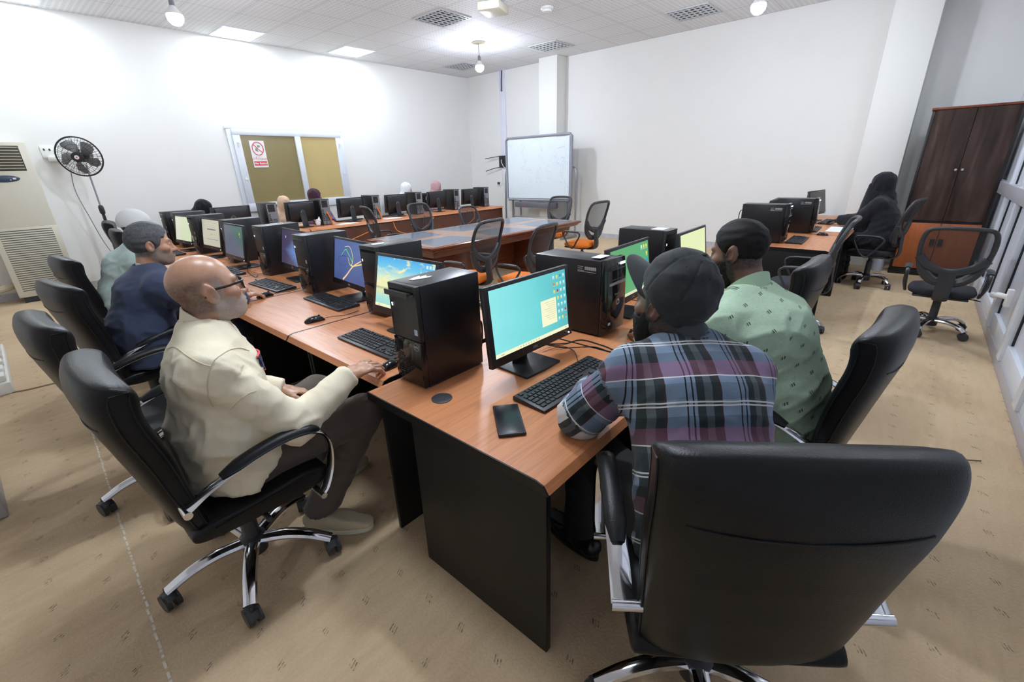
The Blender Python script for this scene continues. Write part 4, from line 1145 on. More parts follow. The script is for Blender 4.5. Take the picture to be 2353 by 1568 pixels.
# ------------------------------------------------------------------ pedestal fan
fa = empty('pedestal_fan', (1.20, 9.42, 0), R_(-118), 'black pedestal fan with a round wire guard by the air conditioner', 'fan')
FP = mat('fan_black', (0.02, 0.02, 0.02), 0.4)
MB().lathe([(0.24, 0), (0.24, 0.02), (0.20, 0.045), (0.05, 0.065), (0.03, 0.09)], 28).build('fan_base', FP, fa)
MB().cyl((0, 0, 0.05), (0, 0, 1.22), 0.021, 12).lathe([(0.026, 1.16), (0.034, 1.18), (0.034, 1.26), (0.022, 1.29)], 14).build('fan_pole', FP, fa)
MB().cyl((0, 0, 1.22), (0, 0, 1.86), 0.012, 10).build('inner_pole', GRY, fa)
HT = Matrix.Translation((0.0, 0, 1.99)) @ Matrix.Rotation(R_(8), 4, 'Y')
MB().tube([(-0.17, 0, 0), (-0.12, 0, 0), (0.02, 0, 0), (0.06, 0, 0)], [0.05, 0.085, 0.085, 0.05], 18, T=HT).build('fan_motor', FP, fa)
g = MB()
RF = 0.265
for k in range(44):
    a = 2 * PI * k / 44
    c, s = math.cos(a), math.sin(a)
    g.tube([HT @ Vector((0.185, 0.05 * c, 0.05 * s)), HT @ Vector((0.175, 0.17 * c, 0.17 * s)), HT @ Vector((0.12, RF * c, RF * s))], 0.0022, 4, caps=False)
    if k % 2 == 0: g.tube([HT @ Vector((0.03, 0.07 * c, 0.07 * s)), HT @ Vector((0.04, 0.17 * c, 0.17 * s)), HT @ Vector((0.10, RF * c, RF * s))], 0.002, 4, caps=False)
for rr, xx, th in ((RF, 0.112, 0.011), (0.17, 0.175, 0.0025), (0.225, 0.148, 0.0025), (0.115, 0.18, 0.0025)):
    g.tube([HT @ Vector((xx, rr * math.cos(2 * PI * k / 40), rr * math.sin(2 * PI * k / 40))) for k in range(40)], th, 6, closed=True)
g.build('fan_guard', FP, fa)
for k in range(5):
    b = MB(); a0 = 2 * PI * k / 5 + 0.35
    rings = []
    for i, rr in enumerate((0.03, 0.08, 0.15, 0.21, 0.235)):
        w = (0.14, 0.36, 0.44, 0.36, 0.14)[i]
        rings.append([HT @ Vector((0.10 + 0.035 * q, rr * math.cos(a0 + q * w + rr * 2.2), rr * math.sin(a0 + q * w + rr * 2.2))) for q in (-1, -0.5, 0, 0.5, 1)])
    V = [p for r in rings for p in r]; F = []
    for i in range(4):
        for q in range(4): F.append((i * 5 + q, i * 5 + q + 1, (i + 1) * 5 + q + 1, (i + 1) * 5 + q))
    bo = b.add(V, F).build('fan_blade', mat('smoky_blade', (0.16, 0.16, 0.16), 0.35, alpha=0.75), fa)
    md = bo.modifiers.new('thickness', 'SOLIDIFY'); md.thickness = 0.003
MB().tube([HT @ Vector((0.17, 0, 0)), HT @ Vector((0.195, 0, 0)), HT @ Vector((0.20, 0, 0))], [0.072, 0.068, 0.05], 24).build('guard_hub', FP, fa)
MB().tube([HT @ Vector((0.20, 0, 0)), HT @ Vector((0.2025, 0, 0))], 0.028, 20).build('hub_badge', PAPER, fa)
MB().tube([HT @ Vector((0.2025, 0, 0)), HT @ Vector((0.2035, 0, 0))], 0.015, 3).build('badge_mark', RED, fa)
cable([(1.02, 9.52, 1.80), (1.0, 9.6, 1.5), (1.06, 9.66, 1.1), (1.13, 9.7, 0.7), (1.25, 9.72, 0.3), (1.3, 9.7, 0.02)], 0.006, 'thin grey cord hanging from the pedestal fan', GRY, None)
bn = tag(MB().lathe([(0.13, 0), (0.17, 0.46), (0.185, 0.48), (0.16, 0.47), (0.12, 0.04), (0.0, 0.03)], 20).build('waste_bin', mat('bin_bag_black', (0.012, 0.012, 0.013), 0.3, bump=0.5, bscale=25)), 'black waste bin with liner bag behind the navy blazer man', 'bin'); bn.location = (0.88, 6.30, 0)

# ------------------------------------------------------------------ bookcase cabinet with dark glass
ca = empty('glass_cabinet', (8.72, -0.35, 0), 0, 'tall cabinet with dark glass upper doors and orange wooden lower doors', 'cabinet')
CF = mat('cabinet_black_frame', (0.014, 0.012, 0.012), 0.35)
MB().box((0.0, -0.42, 0), (0.40, 0.45, 0.09)).box((0.02, -0.42, 0.09), (0.40, -0.385, 2.20)).box((0.02, 0.415, 0.09), (0.40, 0.45, 2.20)).box((0.38, -0.40, 0.09), (0.40, 0.43, 2.20)).build('carcass', CF, ca, bevel=0.003)
MB().box((-0.005, -0.43, 2.195), (0.41, 0.46, 2.225)).build('top_board', WOODD, ca, bevel=0.004)
MB().box((0.02, -0.385, 0.745), (0.39, 0.415, 0.775)).build('middle_board', CF, ca)
for z in (1.15, 1.55, 1.9): MB().box((0.06, -0.385, z), (0.38, 0.415, z + 0.02)).build('shelf', WOODD, ca)
ORW = wood('orange_wood_door', (0.40, 0.115, 0.035), (0.33, 0.085, 0.026), 2, 0.3)
DG = mat('dark_brown_glass', (0.05, 0.03, 0.025), 0.15, alpha=0.72)
_b = NB(DG); _v = _b.mapping(_b.coord(), scale=(3, 5, 0.5)); _b.put(_b.bsdf().inputs['Base Color'], _b.ramp(_b.noise(_v, 2.4, 5, 0.6), [(0.35, (0.035, 0.020, 0.017)), (0.6, (0.085, 0.05, 0.04)), (0.8, (0.14, 0.10, 0.085))]))
for s in (-1, 1):
    y0, y1 = (-0.385, 0.012) if s < 0 else (0.018, 0.415)
    d = MB().box((0.0, y0, 0.10), (0.02, y1, 0.745)).build('lower_door', ORW, ca, bevel=0.003)
    MB().box((-0.022, (y0 if s > 0 else y1 - 0.05) + (0.015 if s > 0 else -0.015), 0.44), (0.0, (y0 if s > 0 else y1 - 0.05) + (0.065 if s > 0 else 0.035), 0.53)).build('door_handle', CF, d, bevel=0.003)
    d = MB().box((0.0, y0, 0.78), (0.008, y1, 2.19)).build('glass_door', DG, ca)
    MB().cyl((-0.02, (y1 - 0.03) if s < 0 else (y0 + 0.03), 1.45), (0.0, (y1 - 0.03) if s < 0 else (y0 + 0.03), 1.45), 0.014, 12).build('door_knob', CHR, d)
MB().cyl((-0.01, -0.03, 0.70), (0.0, -0.03, 0.70), 0.014, 12).build('door_lock', CF, ca)
vz = tag(MB().cyl((0, 0, 0.0), (0, 0, 0.62), 0.075, 20).cyl((0, 0, 0.62), (0, 0, 0.64), 0.05, 20).build('paper_roll', mat('pale_lilac_roll', (0.6, 0.6, 0.72), 0.6)), 'pale upright roll standing on the floor beside the cabinet', 'roll'); vz.location = (8.86, 0.24, 0.0)

# ------------------------------------------------------------------ white scrap and stone at the left frame edge, carpet seam tape
wt = empty('white_tray', (-0.52, 6.1, 0), 0, 'white painted slatted tray lying on the carpet at the left frame edge', 'tray')
WO = mat('white_painted_wood', (0.72, 0.70, 0.64), 0.6, noise=0.1, nscale=9)
MB().box((-0.25, -0.72, 0), (0.25, 0.72, 0.10)).build('tray_body', WO, wt, bevel=0.01)
for k in range(6): MB().box((-0.24, -0.68 + 0.24 * k, 0.10), (0.235, -0.54 + 0.24 * k, 0.155)).build('tray_slat', WO, wt, bevel=0.012)
sb = tag(MB().box((-0.30, -0.28, 0), (0.05, 0.28, 0.18)).build('stone_block', mat('grey_stone_block', (0.42, 0.43, 0.44), 0.5, noise=0.25, nscale=11), None, bevel=0.012), 'grey stone block on the carpet at the left frame edge', 'block'); sb.location = (-0.44, 3.54, 0); sb.rotation_euler = (0, 0, R_(2))
TAPE = mat('worn_white_tape', (0.70, 0.64, 0.55), 0.8, noise=0.3, nscale=40)
m = MB()
y = 1.1
while y < 4.2:
    l = rnd.uniform(0.01, 0.05); x = -0.052 + (y - 1.6) * 0.041 + rnd.uniform(-0.002, 0.002)
    m.box((x - 0.004, y, 0.0004), (x + 0.0045, y + l, 0.0016)); y += l + rnd.uniform(0.003, 0.018)
tag(m.build('carpet_seam_tape', TAPE), 'broken line of worn white seam tape on the carpet at left', 'carpet tape')
m = MB()
P = spline([(-0.6, 5.47, 0.001), (-0.36, 5.42, 0.004), (-0.2, 5.36, 0.004), (-0.02, 5.34, 0.003), (0.1, 5.30, 0.001)], 8)
tag(m.tube(P, 0.012, 5, ry=0.004, up=(0, 0, 1)).build('carpet_fold', mat('fold_brown', (0.20, 0.11, 0.05), 0.95)), 'raised edge of overlapping carpet at the left behind the chairs', 'carpet edge')
tg = tag(MB().tube([(3.32, -0.49, 0.006), (3.28, -0.545, 0.012), (3.30, -0.60, 0.02)], 0.004, 5).build('twig', mat('dry_green_twig', (0.12, 0.12, 0.05), 0.8)), 'small bent twig on the carpet near the partition', 'twig')

# ------------------------------------------------------------------ people: signed distance fields meshed with surface nets
def vnoise(P, f, seed=0):
    Q = np.asarray(P, np.float64) * f + 31.7 * seed + 1000
    I = np.floor(Q).astype(np.int64); t = Q - I; t = t * t * (3 - 2 * t)
    def hsh(a, b, c):
        n = (a * 374761393 + b * 668265263 + c * 2147483647 + seed * 1274126177) & 0x7fffffff
        n = ((n ^ (n >> 13)) * 1274126177) & 0x7fffffff
        return ((n ^ (n >> 16)) & 0xffff) / 65535.0
    r = 0
    for dx in (0, 1):
        for dy in (0, 1):
            for dz in (0, 1):
                w = (t[:, 0] if dx else 1 - t[:, 0]) * (t[:, 1] if dy else 1 - t[:, 1]) * (t[:, 2] if dz else 1 - t[:, 2])
                r = r + w * hsh(I[:, 0] + dx, I[:, 1] + dy, I[:, 2] + dz)
    return r


def nrm(v):
    v = np.asarray(v, float); return v / max(1e-9, np.linalg.norm(v))


class Prim:
    """one shape: fn(P)->distance, bounding box, blend radius, operation"""
    def __init__(s, fn, lo, hi, k=0.02, op='u'):
        s.fn, s.lo, s.hi, s.k, s.op = fn, np.array(lo), np.array(hi), k, op


def cap(a, b, ra, rb=None, k=0.02, op='u'):
    a = np.array(a, float); b = np.array(b, float); rb = ra if rb is None else rb
    d = b - a; L = max(1e-9, d @ d)
    def fn(X, Y, Z):
        px, py, pz = X - a[0], Y - a[1], Z - a[2]
        t = np.clip((px * d[0] + py * d[1] + pz * d[2]) / L, 0, 1)
        return np.sqrt((px - t * d[0]) ** 2 + (py - t * d[1]) ** 2 + (pz - t * d[2]) ** 2) - (ra + (rb - ra) * t)
    r = max(ra, rb)
    return Prim(fn, np.minimum(a, b) - r, np.maximum(a, b) + r, k, op)


def ell(c, r, M=None, k=0.02, op='u'):
    """ellipsoid with radii r in the axes of M (columns)"""
    c = np.array(c, float); M = np.eye(3) if M is None else np.array(M, float)
    def fn(X, Y, Z):
        px, py, pz = X - c[0], Y - c[1], Z - c[2]
        q = [(px * M[0, i] + py * M[1, i] + pz * M[2, i]) for i in range(3)]
        k0 = np.sqrt(sum((q[i] / r[i]) ** 2 for i in range(3)))
        k1 = np.sqrt(sum((q[i] / r[i] ** 2) ** 2 for i in range(3)))
        return k0 * (k0 - 1) / np.maximum(k1, 1e-6)
    e = np.sqrt(sum((M[:, i] * r[i]) ** 2 for i in range(3)))
    return Prim(fn, c - e, c + e, k, op)


def ecap(a, b, wa, wb, da, db, side, k=0.04, op='u'):
    """tapered capsule with an elliptic section: half width w along side, half depth d across"""
    a = np.array(a, float); b = np.array(b, float); ax = b - a; L = np.linalg.norm(ax); ax = ax / L
    s = np.array(side, float); s = nrm(s - ax * (s @ ax)); n = np.cross(ax, s)
    def fn(X, Y, Z):
        px, py, pz = X - a[0], Y - a[1], Z - a[2]
        h = px * ax[0] + py * ax[1] + pz * ax[2]
        t = np.clip(h / L, 0, 1); e = h - t * L
        l = px * s[0] + py * s[1] + pz * s[2]; d = px * n[0] + py * n[1] + pz * n[2]
        w = wa + (wb - wa) * t; dp = da + (db - da) * t; m = np.minimum(w, dp)
        k0 = np.sqrt((l / w) ** 2 + (d / dp) ** 2 + (e / m) ** 2)
        k1 = np.sqrt((l / w ** 2) ** 2 + (d / dp ** 2) ** 2 + (e / m ** 2) ** 2)
        return np.where(k0 < 0.2, -m * 0.8, k0 * (k0 - 1) / np.maximum(k1, 1e-6))
    r = max(wa, wb, da, db)
    return Prim(fn, np.minimum(a, b) - r, np.maximum(a, b) + r, k, op)


def plane(p, n, op='i', k=0.006):
    """keep the side the normal points away from"""
    p = np.array(p, float); n = nrm(n)
    def fn(X, Y, Z): return (X - p[0]) * n[0] + (Y - p[1]) * n[1] + (Z - p[2]) * n[2]
    return Prim(fn, [-1e9] * 3, [1e9] * 3, k, op)


def axis(lo, hi, h, fine=()):
    out = [lo]
    while out[-1] < hi:
        x = out[-1]; st = h
        for a, b, f in fine:
            if a - 0.01 <= x <= b + 0.01: st = min(st, f)
            elif x < a and a - x < h: st = min(st, max(f, a - x))
        out.append(x + st)
    return np.array(out)


def evalp(prims, P):
    X, Y, Z = P[:, 0], P[:, 1], P[:, 2]
    F = np.full(len(P), 9.0)
    for p in prims: F = blend(F, p.fn(X, Y, Z), p)
    return F


def blend(a, d, p):
    k = p.k
    if p.op == 'u':
        h = np.clip(0.5 + 0.5 * (a - d) / k, 0, 1); return a + (d - a) * h - k * h * (1 - h)
    if p.op == 's':
        h = np.clip(0.5 - 0.5 * (a + d) / k, 0, 1); return a + (-d - a) * h + k * h * (1 - h)
    h = np.clip(0.5 - 0.5 * (a - d) / k, 0, 1)      # intersection
    return a * (1 - h) + 0 * a + d * h + k * h * (1 - h) if False else np.maximum(a, d)


def surface(prims, h=0.008, fine=(), pad=0.03):
    """mesh the union of prims; fine = list of (lo, hi, step) boxes refined on every axis"""
    us = [p for p in prims if p.op == 'u']
    lo = np.min([p.lo for p in us], 0) - pad; hi = np.max([p.hi for p in us], 0) + pad
    A = [axis(lo[i], hi[i], h, [(f[0][i], f[1][i], f[2]) for f in fine]) for i in range(3)]
    F = np.full([len(a) for a in A], 1.0, np.float32)
    for p in prims:
        m = max(p.k, 2 * h) + h
        sl = tuple(slice(max(0, int(np.searchsorted(A[i], p.lo[i] - m)) - 1), int(np.searchsorted(A[i], p.hi[i] + m)) + 1) for i in range(3))
        X = A[0][sl[0]][:, None, None].astype(np.float32); Y = A[1][sl[1]][None, :, None].astype(np.float32); Z = A[2][sl[2]][None, None, :].astype(np.float32)
        F[sl] = blend(F[sl], p.fn(X, Y, Z).astype(np.float32), p)
    s = F < 0
    c8 = [(i, j, k) for i in (0, 1) for j in (0, 1) for k in (0, 1)]
    n = [d - 1 for d in F.shape]
    cnt = np.zeros(n, np.int8)
    for i, j, k in c8: cnt += s[i:i + n[0], j:j + n[1], k:k + n[2]]
    idx = np.argwhere((cnt > 0) & (cnt < 8))
    vals = np.stack([F[idx[:, 0] + i, idx[:, 1] + j, idx[:, 2] + k] for i, j, k in c8], 1)
    acc = np.zeros((len(idx), 3)); ct = np.zeros(len(idx))
    for a in range(8):
        for b in range(a + 1, 8):
            ca, cb = np.array(c8[a]), np.array(c8[b])
            if np.abs(ca - cb).sum() != 1: continue
            fa, fb = vals[:, a], vals[:, b]; m = (fa < 0) != (fb < 0)
            t = np.where(m, fa / np.where(m, fa - fb, 1), 0)
            acc += np.where(m[:, None], ca + t[:, None] * (cb - ca), 0); ct += m
    fr = acc / ct[:, None]
    V = np.stack([A[i][idx[:, i]] + fr[:, i] * (A[i][idx[:, i] + 1] - A[i][idx[:, i]]) for i in range(3)], 1)
    vid = np.full(n, -1, np.int32); vid[idx[:, 0], idx[:, 1], idx[:, 2]] = np.arange(len(idx))
    Q = []
    for ax in range(3):
        o1, o2 = (ax + 1) % 3, (ax + 2) % 3
        sa = [slice(None)] * 3; sb = [slice(None)] * 3
        sa[ax] = slice(0, -1); sb[ax] = slice(1, None)
        df = s[tuple(sa)] != s[tuple(sb)]
        e = np.argwhere(df)
        e = e[(e[:, o1] > 0) & (e[:, o2] > 0) & (e[:, o1] < n[o1]) & (e[:, o2] < n[o2])]
        ins = s[e[:, 0], e[:, 1], e[:, 2]]
        q = []
        for d1, d2 in ((-1, -1), (0, -1), (0, 0), (-1, 0)):
            c = e.copy(); c[:, o1] += d1; c[:, o2] += d2; q.append(vid[c[:, 0], c[:, 1], c[:, 2]])
        q = np.stack(q, 1); q[~ins] = q[~ins][:, ::-1]; Q.append(q)
    return V, np.concatenate(Q)


def vnormals(V, Q):
    a = V[Q[:, 2]] - V[Q[:, 0]]; b = V[Q[:, 3]] - V[Q[:, 1]]; fn = np.cross(a, b)
    N = np.zeros_like(V)
    for i in range(4): np.add.at(N, Q[:, i], fn)
    return N / np.maximum(np.linalg.norm(N, axis=1), 1e-12)[:, None]


def relax(V, Q, it=1, f=0.5):
    for _ in range(it):
        S_ = np.zeros_like(V); C_ = np.zeros(len(V))
        for i in range(4):
            j = (i + 1) % 4
            np.add.at(S_, Q[:, i], V[Q[:, j]]); np.add.at(C_, Q[:, i], 1)
            np.add.at(S_, Q[:, j], V[Q[:, i]]); np.add.at(C_, Q[:, j], 1)
        V = V * (1 - f) + f * S_ / np.maximum(C_, 1)[:, None]
    return V


def keep_main(V, Q, frac=0.02):
    """drop tiny loose shells left by the field so a body stays one piece"""
    lab = np.arange(len(V))
    while True:
        m = np.min(lab[Q], 1); l2 = lab.copy()
        for i in range(4): np.minimum.at(l2, Q[:, i], m)
        l2 = l2[l2]
        if (l2 == lab).all(): break
        lab = l2
    u, c = np.unique(lab, return_counts=True)
    good = u[c == c.max()]
    m = np.isin(lab, good)
    mp = np.cumsum(m) - 1
    return V[m], mp[Q[m[Q].all(1)]]


def mesh_obj(name, V, Q, m, parent=None, attrs=None, origin=None):
    me = bpy.data.meshes.new(name)
    o0 = np.zeros(3) if origin is None else np.array(origin)
    me.vertices.add(len(V)); me.vertices.foreach_set('co', (V - o0).ravel())
    me.loops.add(Q.size); me.loops.foreach_set('vertex_index', Q.ravel().astype(np.int32))
    me.polygons.add(len(Q)); me.polygons.foreach_set('loop_start', np.arange(0, Q.size, 4, dtype=np.int32))
    me.polygons.foreach_set('use_smooth', np.ones(len(Q), bool))
    me.update(calc_edges=True)
    for k, v in (attrs or {}).items():
        if v.shape[1] == 4:
            at = me.attributes.new(k, 'FLOAT_COLOR', 'POINT'); at.data.foreach_set('color', v.astype(np.float32).ravel())
        else:
            at = me.attributes.new(k, 'FLOAT_VECTOR', 'POINT'); at.data.foreach_set('vector', v.astype(np.float32).ravel())
    ms = m if isinstance(m, (list, tuple)) else [m]
    for x in ms: me.materials.append(x)
    me.validate()
    o = bpy.data.objects.new(name, me); COL.objects.link(o)
    if parent is not None: o.parent = parent
    else: o.location = o0
    return o


def skin_mat(name, rough=0.42):
    m = mat(name, (0.5, 0.3, 0.2), rough, spec=0.45)
    b = NB(m)
    a = b.n('ShaderNodeAttribute', attribute_name='skin')
    n = b.noise(b.coord(), 160, 3)
    c = b.mix(b.math('MULTIPLY', n, 0.35), a.outputs['Color'], (0.0, 0.0, 0.0), 'SOFT_LIGHT')
    b.put(b.bsdf().inputs['Base Color'], c)
    b.put(b.bsdf().inputs['Normal'], b.bump(b.noise(b.coord(), 420, 3), 0.12, 0.003))
    b.bsdf().inputs['Subsurface Weight'].default_value = 0.05
    b.bsdf().inputs['Subsurface Radius'].default_value = (0.01, 0.004, 0.002)
    return m


def cloth_mat(name, col, rough=0.85, noise=0.08, fine=700):
    m = mat(name, col, rough, spec=0.25)
    b = NB(m); co = b.coord()
    b.put(b.bsdf().inputs['Base Color'], b.mix(b.noise(co, 9, 3), tuple(c * (1 - noise) for c in col), tuple(min(1, c * (1 + noise)) for c in col)))
    b.put(b.bsdf().inputs['Normal'], b.bump(b.math('ADD', b.math('MULTIPLY', b.noise(co, 26, 4, 1.5), 1.2), b.noise(co, fine, 2)), 0.25, 0.006))
    b.bsdf().inputs['Sheen Weight'].default_value = 0.15
    return m


def rot_frame(yaw, pitch=0.0, roll=0.0):
    """columns: forward, left, up ; pitch>0 looks down, roll>0 leans head to its right"""
    f = np.array([math.cos(yaw) * math.cos(pitch), math.sin(yaw) * math.cos(pitch), -math.sin(pitch)])
    l = nrm(np.cross([0, 0, 1], f)); u = np.cross(f, l)
    l2 = l * math.cos(roll) + u * math.sin(roll); u2 = -l * math.sin(roll) + u * math.cos(roll)
    return np.stack([f, l2, u2], 1)


class Head:
    def __init__(s, c, yaw, pitch, roll, S):
        s.c = np.array(c, float); s.M = rot_frame(yaw, pitch, roll); s.S = S
    def w(s, p): return s.c + s.M @ (np.array(p, float) * s.S)
    def local(s, V): return (V - s.c) @ s.M / s.S
    def E(s, p, r, k=0.02, op='u', tilt=None):
        M = s.M if tilt is None else s.M @ tilt
        return ell(s.w(p), [x * s.S for x in r], M, k * s.S, op)
    def C(s, a, b, ra, rb=None, k=0.02, op='u'):
        return cap(s.w(a), s.w(b), ra * s.S, (ra if rb is None else rb) * s.S, k * s.S, op)
    def prims(s, face=True):
        P = [s.E((-0.012, 0, 0.036), (0.098, 0.077, 0.088)), s.E((0.025, 0, -0.03), (0.066, 0.063, 0.085), 0.035)]
        for y in (-1, 1):
            P.append(s.C((-0.01, y * 0.05, -0.055), (0.06, y * 0.016, -0.098), 0.019, 0.018, 0.03))
        P += [s.E((0.076, 0, -0.095), (0.021, 0.024, 0.017), 0.015), s.E((0.072, 0, -0.06), (0.032, 0.034, 0.032), 0.022)]
        if not face: return P
        for y in (-1, 1):
            P.append(s.E((0.064, y * 0.046, -0.02), (0.022, 0.018, 0.016), 0.022))
            P.append(s.C((0.080, y * 0.040, 0.022), (0.0895, y * 0.010, 0.020), 0.009, 0.009, 0.016))
        P += [s.C((0.090, 0, 0.016), (0.110, 0, -0.026), 0.0075, 0.011, 0.014), s.E((0.112, 0, -0.031), (0.0125, 0.0115, 0.0105), 0.008)]
        for y in (-1, 1):
            P.append(s.E((0.101, y * 0.0125, -0.034), (0.011, 0.0085, 0.008), 0.006))
            P.append(s.E((0.100, y * 0.032, 0.004), (0.015, 0.018, 0.012), 0.016, 's'))
            P.append(s.E((0.0775, y * 0.032, 0.003), (0.014, 0.0165, 0.0125), 0.004))
            P.append(s.C((0.0895, y * 0.021, 0.008), (0.083, y * 0.045, 0.007), 0.0042, 0.004, 0.004))
            P.append(s.C((0.0885, y * 0.022, -0.005), (0.082, y * 0.044, -0.004), 0.0035, 0.0035, 0.005))
            P.append(s.E((0.108, y * 0.0085, -0.0425), (0.006, 0.0045, 0.004), 0.003, 's'))
        P += [s.E((0.0955, 0, -0.0575), (0.0115, 0.022, 0.0055), 0.006), s.E((0.0945, 0, -0.0685), (0.0115, 0.019, 0.0062), 0.006), s.E((0.108, 0, -0.0628), (0.012, 0.026, 0.0016), 0.004, 's')]
        P += s.ears()
        return P
    def ears(s):
        P = []
        for y in (-1, 1):
            t = rot_frame(y * 0.42, 0.0, 0) @ np.array([[math.cos(0.25), 0, -math.sin(0.25)], [0, 1, 0], [math.sin(0.25), 0, math.cos(0.25)]])
            P.append(s.E((-0.012, y * 0.083, 0.0), (0.022, 0.0095, 0.036), 0.008, 'u', t))
            P.append(s.E((-0.004, y * 0.080, -0.026), (0.010, 0.007, 0.012), 0.006))
            P.append(s.E((-0.004, y * 0.0935, -0.002), (0.011, 0.0065, 0.020), 0.005, 's', t))
        return P


def hand_prims(wr, d, up, ts, S, curl=(0.3, 0.5, 0.4), spread=1.0):
    x = nrm(d); z = np.array(up, float); z = nrm(z - x * (z @ x)); y = np.cross(z, x)
    w = lambda p: np.array(wr) + (x * p[0] + y * p[1] + z * p[2]) * S
    P = [ecap(w((0.0, 0, 0)), w((0.03, 0, 0.002)), 0.027 * S, 0.032 * S, 0.020 * S, 0.018 * S, y, 0.015),
         ecap(w((0.025, ts * 0.002, 0.002)), w((0.080, 0, 0)), 0.031 * S, 0.039 * S, 0.016 * S, 0.0125 * S, y, 0.012)]
    for i in range(4):
        by = ts * (0.0305, 0.0105, -0.0105, -0.0295)[i]; bx = (0.085, 0.089, 0.085, 0.077)[i]
        ln = (1.0, 1.1, 1.02, 0.8)[i]; sp = ts * spread * (0.13, 0.03, -0.06, -0.17)[i]
        p = np.array([bx, by, 0.0]); a = 0
        c = [q * (1 + 0.10 * (i - 1)) for q in curl]
        P.append(ell(w((bx, by, 0.006)), [0.011 * S, 0.0085 * S, 0.007 * S], np.stack([x, y, z], 1), 0.008))
        for j, (l, r0, r1) in enumerate(((0.043, 0.0096, 0.0088), (0.027, 0.0088, 0.0080), (0.021, 0.0080, 0.0068))):
            a += c[j]
            q = p + ln * l * np.array([math.cos(a) * math.cos(sp), math.cos(a) * math.sin(sp), -math.sin(a)])
            P.append(cap(w(p), w(q), r0 * S, r1 * S, 0.004)); p = q
    t0, t1, t2, t3 = (0.018, ts * 0.024, -0.006), (0.050, ts * 0.050, -0.014), (0.078, ts * 0.058, -0.022), (0.098, ts * 0.054, -0.028)
    P += [cap(w(t0), w(t1), 0.0155 * S, 0.0125 * S, 0.012), cap(w(t1), w(t2), 0.0115 * S, 0.0100 * S, 0.005), cap(w(t2), w(t3), 0.0098 * S, 0.0078 * S, 0.004)]
    return P


class Person:
    """J holds world joints; builds skin prims and clothing prims"""
    def __init__(s, J, S, head, fat=1.0):
        s.J = {k: np.array(v, float) for k, v in J.items()}; s.S = S; s.head = head; s.fat = fat
        j = s.J
        s.sl = nrm(j['Lsh'] - j['Rsh']); s.pl = nrm(j['Lhip'] - j['Rhip'])
        s.fwd = nrm(np.cross(s.sl, [0, 0, 1.0]))
    def torso(s, g=0.0, fat=None):
        j, S = s.J, s.S; f = s.fat if fat is None else fat
        ml = nrm(s.sl + s.pl)
        top = j['neck']
        P = [ecap(j['pelvis'], j['waist'], 0.175 * S + g, 0.158 * S * f + g, 0.125 * S + g, 0.118 * S * f + g, s.pl, 0.05),
             ecap(j['waist'], j['chest'], 0.158 * S * f + g, 0.172 * S + g, 0.118 * S * f + g, 0.118 * S + g, ml, 0.05),
             ecap(j['chest'], top - np.array([0, 0, 0.035]), 0.172 * S + g, 0.10 * S + g, 0.118 * S + g, 0.072 * S + g, s.sl, 0.05)]
        for a in 'LR':
            P.append(cap(j['neck'] * 0.55 + j[a + 'sh'] * 0.45 + np.array([0, 0, -0.018]), j[a + 'sh'], 0.058 * S + g, 0.066 * S + g, 0.05))
        return P
    def arm(s, a, g=0.0, g2=None, k=0.03):
        j, S = s.J, s.S; g2 = g if g2 is None else g2
        return [cap(j[a + 'sh'], j[a + 'el'], 0.058 * S + g, 0.044 * S + g, k), cap(j[a + 'el'], j[a + 'wr'], 0.045 * S + g, 0.029 * S + g2, k)]
    def leg(s, a, g=0.0):
        j, S = s.J, s.S
        return [cap(j[a + 'hip'], j[a + 'kn'], 0.088 * S + g, 0.062 * S + g, 0.03), cap(j[a + 'kn'], j[a + 'an'], 0.060 * S + g, 0.042 * S + g, 0.03)]
    def skin(s, hands=(), face=True, neck_r=0.056):
        j, S, h = s.J, s.S, s.head
        P = s.torso(-0.012) + h.prims(face)
        P.append(cap(h.w((-0.028, 0, -0.055)), j['neck'] + np.array([0, 0, -0.03]), neck_r * S, (neck_r + 0.006) * S, 0.03))
        for a in 'LR': P += s.arm(a, -0.004) + s.leg(a, -0.02) + [cap(j[a + 'an'], j[a + 'an'] + nrm([*(j[a + 'toe'] - j[a + 'an'])[:2], -0.25]) * 0.12, 0.035, 0.03, 0.02)]
        for hp_ in hands: P += hp_
        return P


def skin_colors(V, h, base, rules=(), lip=None):
    L = h.local(V); C = np.ones((len(V), 4)); C[:, :3] = base
    n = vnoise(V, 55, 3)[:, None]
    C[:, :3] *= 0.92 + 0.16 * n
    # redder ears, nose, cheeks
    red = np.exp(-(((L - [0.112, 0, -0.03]) / [0.02, 0.02, 0.02]) ** 2).sum(1)) * 0.25 + np.exp(-(((np.abs(L) * [1, 1, 1] - [0.01, 0.083, 0.01]) / [0.03, 0.012, 0.04]) ** 2).sum(1)) * 0.2
    C[:, :3] *= 1 + red[:, None] * np.array([0.12, -0.18, -0.2])
    if lip is not None:
        m = np.exp(-(((L - [0.102, 0, -0.063]) / [0.013, 0.021, 0.011]) ** 2).sum(1) * 1.4)[:, None]
        C[:, :3] = C[:, :3] * (1 - m) + np.array(lip) * m
    for fn, col, am in rules:
        m = np.clip(fn(L), 0, 1) * am
        m = (m * (0.65 + 0.7 * vnoise(V, 190, 5)))[:, None].clip(0, 1)
        C[:, :3] = C[:, :3] * (1 - m) + np.array(col) * m
    return C


